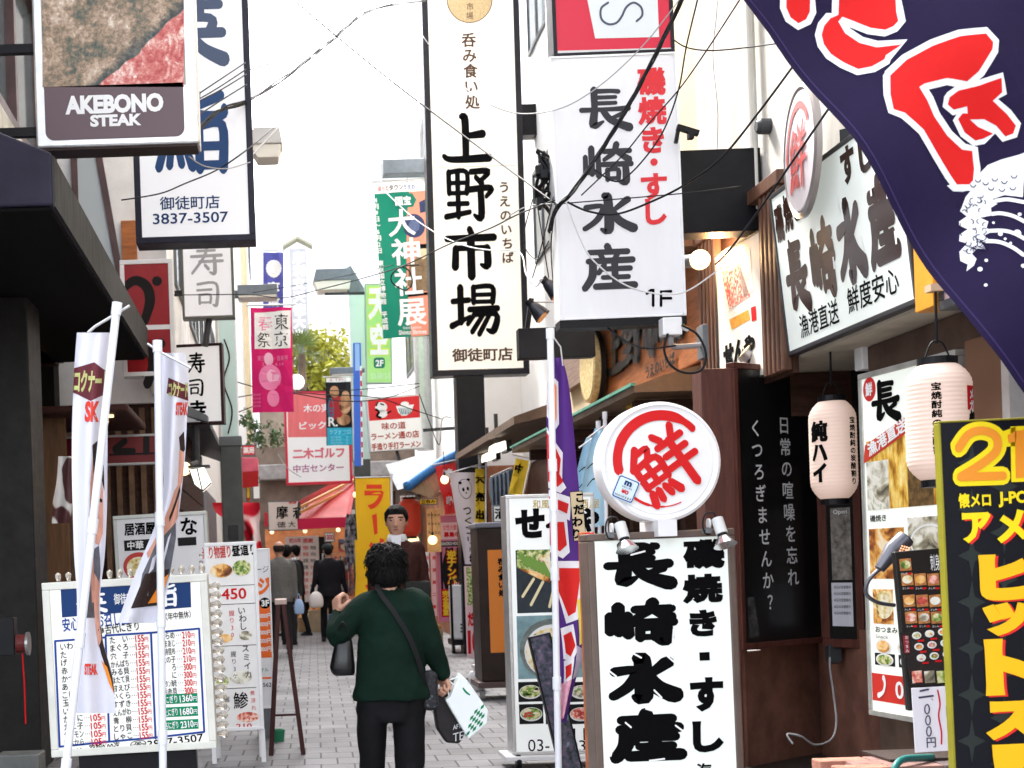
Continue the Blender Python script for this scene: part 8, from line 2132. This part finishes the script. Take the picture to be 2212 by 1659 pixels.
# leather bag on the shoulder of the man in the brown jacket
o = P(900, 1262, 11.75)
b_ = thing('shoulder_bag', 'black leather shoulder bag of the man in the brown jacket', 'bag', o)
MB().prism(rrect(-.10, .11, -.13, .03, .03), -.06, .06).build('bag', SHOE, b_, bevel=.012); MB().bar((-.08, 0, .02), (-.06, .05, .16), .03, .01).build('strap', SHOE, b_); MB().box(-.1, .11, -.066, -.06, -.06, .02).build('flap', SHOE, b_, bevel=.004)

# the woman in green, seen from behind
D = 7.06
org = P(845, 1500, D); org.z = 0
wm = thing('person', 'woman in a dark green top and black trousters walking away with shopping bags'.replace('trousters', 'trousers'), 'person', org)
def wp(x, y, off=0.0): return P(x, y, D + off) - org
GT = mat('dark_green_knit', (.0012, .012, .0068), .85, var=.3, scale=5, bump=.35, bscale=9)
BT = mat('black_trouser_cloth', (.004, .004, .005), .8, bump=.2, scale=7)
sl_, sr_ = wp(792, 1306), wp(899, 1304)
el, wl = wp(730, 1372, -.02), wp(729, 1326, .10)
er, wr = wp(931, 1394, -.02), wp(955, 1456, .02)
hc = wp(835, 1222)
b = MB()
head(b, hc + Vector((0, .01, -.02)), .2)
limb(b, [wp(842, 1470), wp(842, 1400), wp(840, 1300), wp(836, 1255)], [.08, .09, .06, .05])
limb(b, [sl_, el, wl], [.04, .038, .026]); limb(b, [sr_, er, wr], [.04, .038, .026])
hand(b, wp(729, 1326, .10), (-.02, .1, 1), (.8, .4, 0), (-.3, -1, 0), 1.05, 1.35)
hand(b, wr + Vector((.0, .0, .0)), (.25, .0, -1), (-.6, -.4, 0), (-.5, .9, 0), 1.0, 1.3)
for sx in (804, 880): limb(b, [wp(sx, 1500), wp(sx, 1660), wp(sx + 2, 1760)], [.06, .045, .032])
remesh(b.build('body', SKIN, wm), .0045, 2)
g = MB()
rings = []
for y, xl, xr, ry, dy in ((1510, 764, 934, .150, 0), (1500, 763, 933, .152, 0), (1470, 766, 922, .148, 0), (1420, 770, 915, .138, .0), (1360, 774, 912, .125, .0), (1320, 775, 910, .115, .0), (1298, 784, 900, .098, .01), (1280, 800, 880, .08, .015), (1266, 814, 862, .066, .02), (1256, 820, 856, .056, .022)):
    l_, r_ = wp(xl, y), wp(xr, y)
    rings.append(ering(((l_.x + r_.x) / 2, dy, (l_.z + r_.z) / 2), (r_.x - l_.x) / 2, ry, 28))
g.loft(rings)
limb(g, [wp(806, 1302), sl_, wp(752, 1348, -.02), el, wp(728, 1350, .05), wl - Vector((0, 0, .012))], [.066, .072, .066, .058, .055, .042], 14)
limb(g, [wp(886, 1300), sr_, wp(918, 1352, -.02), er, wp(945, 1428, .0), wr - (wr - er) * .06], [.066, .072, .066, .060, .050, .040], 14)
rnd = random.Random(9)
folds(remesh(g.build('sweater', GT, wm), .0085, 4), .03)
hm = MB()
l_, r_ = wp(763, 1507), wp(934, 1507)
ho = MB()
cuff = MB()
for a_, b_2, r_2 in ((wl - Vector((0, 0, .035)), wl - Vector((0, -.008, .005)), .041), (wr - (wr - er) * .12, wr - (wr - er) * .02, .039)): cuff.tube([a_, (a_ + b_2) / 2, b_2], [r_2, r_2 * 1.06, r_2 * .98], 16)
cuff.build('cuff', GT, wm, smooth=40)
g = MB()
l_, r_ = wp(768, 1510), wp(922, 1510)
g.loft([ering((((wp(xl, y) + wp(xr, y)) / 2).x, 0, wp(845, y).z), (wp(xr, y) - wp(xl, y)).x / 2, .13, 22) for y, xl, xr in ((1556, 800, 888), (1535, 769, 921), (1500, 772, 918), (1450, 780, 908))])
for xa, xb in ((770, 840), (846, 922)):
    g.loft([ering((((wp(a_, y) + wp(b_2, y)) / 2).x, dy, wp((a_ + b_2) / 2, y).z), (wp(b_2, y) - wp(a_, y)).x / 2, ry, 20) for y, a_, b_2, ry, dy in ((1500, xa + 2, xb, .11, 0), (1560, xa + 2, xb - 4, .105, 0), (1640, xa + 6, xb - 8, .09, .01 if xa < 800 else -.02), (1700, xa + 10, xb - 12, .08, .03 if xa < 800 else -.06), (1772, xa + 14, xb - 16, .075, .05 if xa < 800 else -.12))])
folds(remesh(g.build('trousers', BT, wm), .009, 3), .025)
for xa, dy in ((805, .05), (884, -.12)):
    f = wp(xa, 1775); s_ = MB(); s_.loft([ering((f.x, dy + y, max(z, 0)), rx, ry, 14) for z, y, rx, ry in ((0, .05, .042, .12), (.03, .05, .044, .12), (.06, .03, .04, .085), (.09, .0, .036, .05))]); s_.build('shoe', SHOE, wm, smooth=60)
hb = MB()
k_ = 1 / 430.0
hb.ball(hc + Vector((0, .0, .012)), .098, 22, 14, (1.0, 1.05, 1.02))
hb.ball(hc + Vector((0, -.025, -.045)), .082, 18, 12, (1.04, .9, .85))
for k in range(90):
    a_ = rnd.uniform(0, 6.283); z = rnd.uniform(-.9, .95)
    q = math.sqrt(1 - z * z)
    p = hc + Vector((math.cos(a_) * q * .096, math.sin(a_) * q * .098, z * .098 - (.01 if z < 0 else -.008)))
    if math.sin(a_) > .7 and z < .2: continue
    hb.ball(p - (p - hc) * .11, rnd.uniform(.012, .021), 8, 6)
remesh(hb.build('hair', HAIR, wm), .005, 2)
hs_ = MB()
for k in range(620):
    a_ = rnd.uniform(0, 6.283); z = rnd.uniform(-.95, .98)
    q = math.sqrt(1 - z * z)
    nrm = Vector((math.cos(a_) * q, math.sin(a_) * q, z))
    if nrm.y > .75 and z < .2: continue
    p = hc + Vector((nrm.x * .104, nrm.y * .106, nrm.z * .106 - (.012 if z < 0 else -.012)))
    tg = (Vector((rnd.uniform(-.5, .5), rnd.uniform(-.5, .5), -1)) - nrm * Vector((0, 0, -1)).dot(nrm)).normalized()
    l_ = rnd.uniform(.02, .045)
    hs_.tube([p - nrm * .006, p + tg * l_ * .5 + nrm * .003, p + tg * l_ + nrm * rnd.uniform(-.006, .003)], [.0042, .003, .0006], 4)
hs_.build('loose_hair', HAIR, wm, smooth=True)
# strap across her back and the small bag at her hip
st = MB()
pts = [wp(814, 1262, -.06), wp(822, 1282, -.105), wp(850, 1320, -.135), wp(885, 1378, -.135), wp(908, 1440, -.11), wp(920, 1490, -.06)]
q = crom([tuple(p) for p in pts], 6)
for a_, b_2 in zip(q, q[1:]): st.bar(a_, b_2, .006, .022, up=(0, -1, 0)) if False else st.bar(a_, b_2, .024, .006, up=(0, -1, 0))
st.build('bag_strap', mat('dark_grey_strap', (.007, .007, .008), .6), wm)
hbg = thing('hip_bag', 'small patterned dark bag hanging at the hip of the green clad woman', 'bag', P(923, 1480, 7.08))
b = MB(); b.prism(rrect(-.035, .045, -.12, .08, .03), -.08, .08); b.build('bag', ramp_mat('beaded_dark_cloth', [(.5, (.012, .012, .014)), (.62, (.03, .03, .04)), (.7, (.12, .14, .16))], 60), hbg, bevel=.015)
# black bag on her raised elbow
o = P(738, 1358, 7.04)
bb_ = thing('black_handbag', 'black handbag hanging from the raised elbow of the green clad woman', 'bag', o)
def lp(x, y, off=0): return P(x, y, 7.02 + off) - o
b = MB()
rg = []
for y, xl, xr, ry in ((1458, 722, 765, .05), (1452, 716, 767, .06), (1440, 712, 767, .065), (1410, 718, 764, .055), (1385, 724, 761, .035), (1372, 728, 758, .02)):
    l_, r_ = lp(xl, y), lp(xr, y); rg.append(ering(((l_.x + r_.x) / 2, 0, (l_.z + r_.z) / 2), (r_.x - l_.x) / 2, ry, 18, pw=.7))
b.loft(rg); b.build('bag', mat('black_soft_leather', (.004, .004, .005), .3, bump=.5, scale=14), bb_, smooth=50)
for off in (-.045, .05):
    MB().tube(crom([tuple(lp(730, 1378, off * .3)), tuple(lp(732, 1358, off)), tuple(lp(740, 1344, off * 1.5)), tuple(lp(750, 1360, off)), tuple(lp(757, 1378, off * .3))], 5), .006, 8).build('handle', SHOE, bb_, smooth=True)
# two carrier bags in her lowered hand
hp = P(963, 1478, 7.08)
b1 = thing('carrier_bag', 'dark paper carrier bag with pale lettering in the lowered hand of the woman', 'bag', hp)
def hpx(x, y, off=0): return P(x, y, 7.1 + off) - hp
def slab(pts, th, off):
    f = [hpx(x, y, off) for x, y in pts]; n_ = len(f)
    return f + [v + Vector((0, th, 0)) for v in f], [tuple(range(n_)), tuple(range(2 * n_ - 1, n_ - 1, -1))] + [(i, i + n_, (i + 1) % n_ + n_, (i + 1) % n_) for i in range(n_)]
b = MB(); b.add(*slab([(933, 1508), (962, 1488), (985, 1500), (1003, 1586), (993, 1606), (963, 1604), (944, 1575)], .09, .02)); 
b.build('bag', mat('dark_print_paper', (.022, .018, .02), .4, var=.6, scale=12), b1, bevel=.012)
MB().tube(crom([tuple(hpx(945, 1502, .03)), tuple(hpx(958, 1478, .02)), tuple(hpx(966, 1466, .0)), tuple(hpx(972, 1494, .03))], 5), .004, 6).build('handle', INK, b1)
m = MB()
def btxt(m, t_, x0, y0, x1, y1, off, sl=0, bold=.02):
    vs, fs, bb = glyph(t_, bold)
    m.add([hpx(x0 + (x1 - x0) * (a - bb[0]) / (bb[1] - bb[0]), y1 - (y1 - y0) * (c_ - bb[2]) / (bb[3] - bb[2]) + sl * (a - bb[0]) / (bb[1] - bb[0]), off) - Vector((0, .001 * z, 0)) for a, c_, z in vs], fs)
btxt(m, 'AFT', 978, 1566, 996, 1576, .018, -5); btxt(m, 'TE', 978, 1584, 1001, 1602, .018, -6, .0); m.build('lettering', mat('pale_grey_letter', (.42, .43, .44)), b1)
b2 = thing('carrier_bag', 'white paper carrier bag with a green checked corner in the lowered hand of the woman', 'bag', hp)
WB = mat('white_bag_paper', (.72, .76, .76), .5, bump=.25, scale=8)
b = MB(); b.add(*slab([(962, 1512), (972, 1504), (994, 1454), (1010, 1470), (1055, 1535), (1052, 1562), (1012, 1596)], .1, -.05)); b.build('bag', WB, b2, bevel=.006)
m = MB()
for i in range(5):
    for j in range(6):
        if (i + j) % 2: continue
        a = Vector((1006 + i * 7 + j * 2.0, 1590 - i * 5.0 - j * 8.5))
        if a.x > 1044 - j * 1.0: continue
        c4 = [(a.x, a.y), (a.x + 7, a.y - 5), (a.x + 9, a.y - 13), (a.x + 2, a.y - 8)]
        m.add([hpx(x, y, -.052) for x, y in c4], [(0, 1, 2, 3)])
m.build('checks', mat('green_bag_print', (.0, .2, .08), .5), b2)
m = MB(); v_, f_2 = stroke([(1000, 1486, 1.6), (1006, 1494, 2.2), (1014, 1500, 1.6)]); m.add([hpx(x, y, -.052) for x, y in v_], f_2); m.build('leaf_mark', GREENINK, b2)
for a_ in ((970, 1508, 984, 1484), (990, 1462, 975, 1474)): MB().tube(crom([tuple(hpx(a_[0], a_[1], -.03)), tuple(hpx(966, 1470, -.03)), tuple(hpx(a_[2], a_[3], .0))], 5), .004, 6).build('handle', WB, b2)
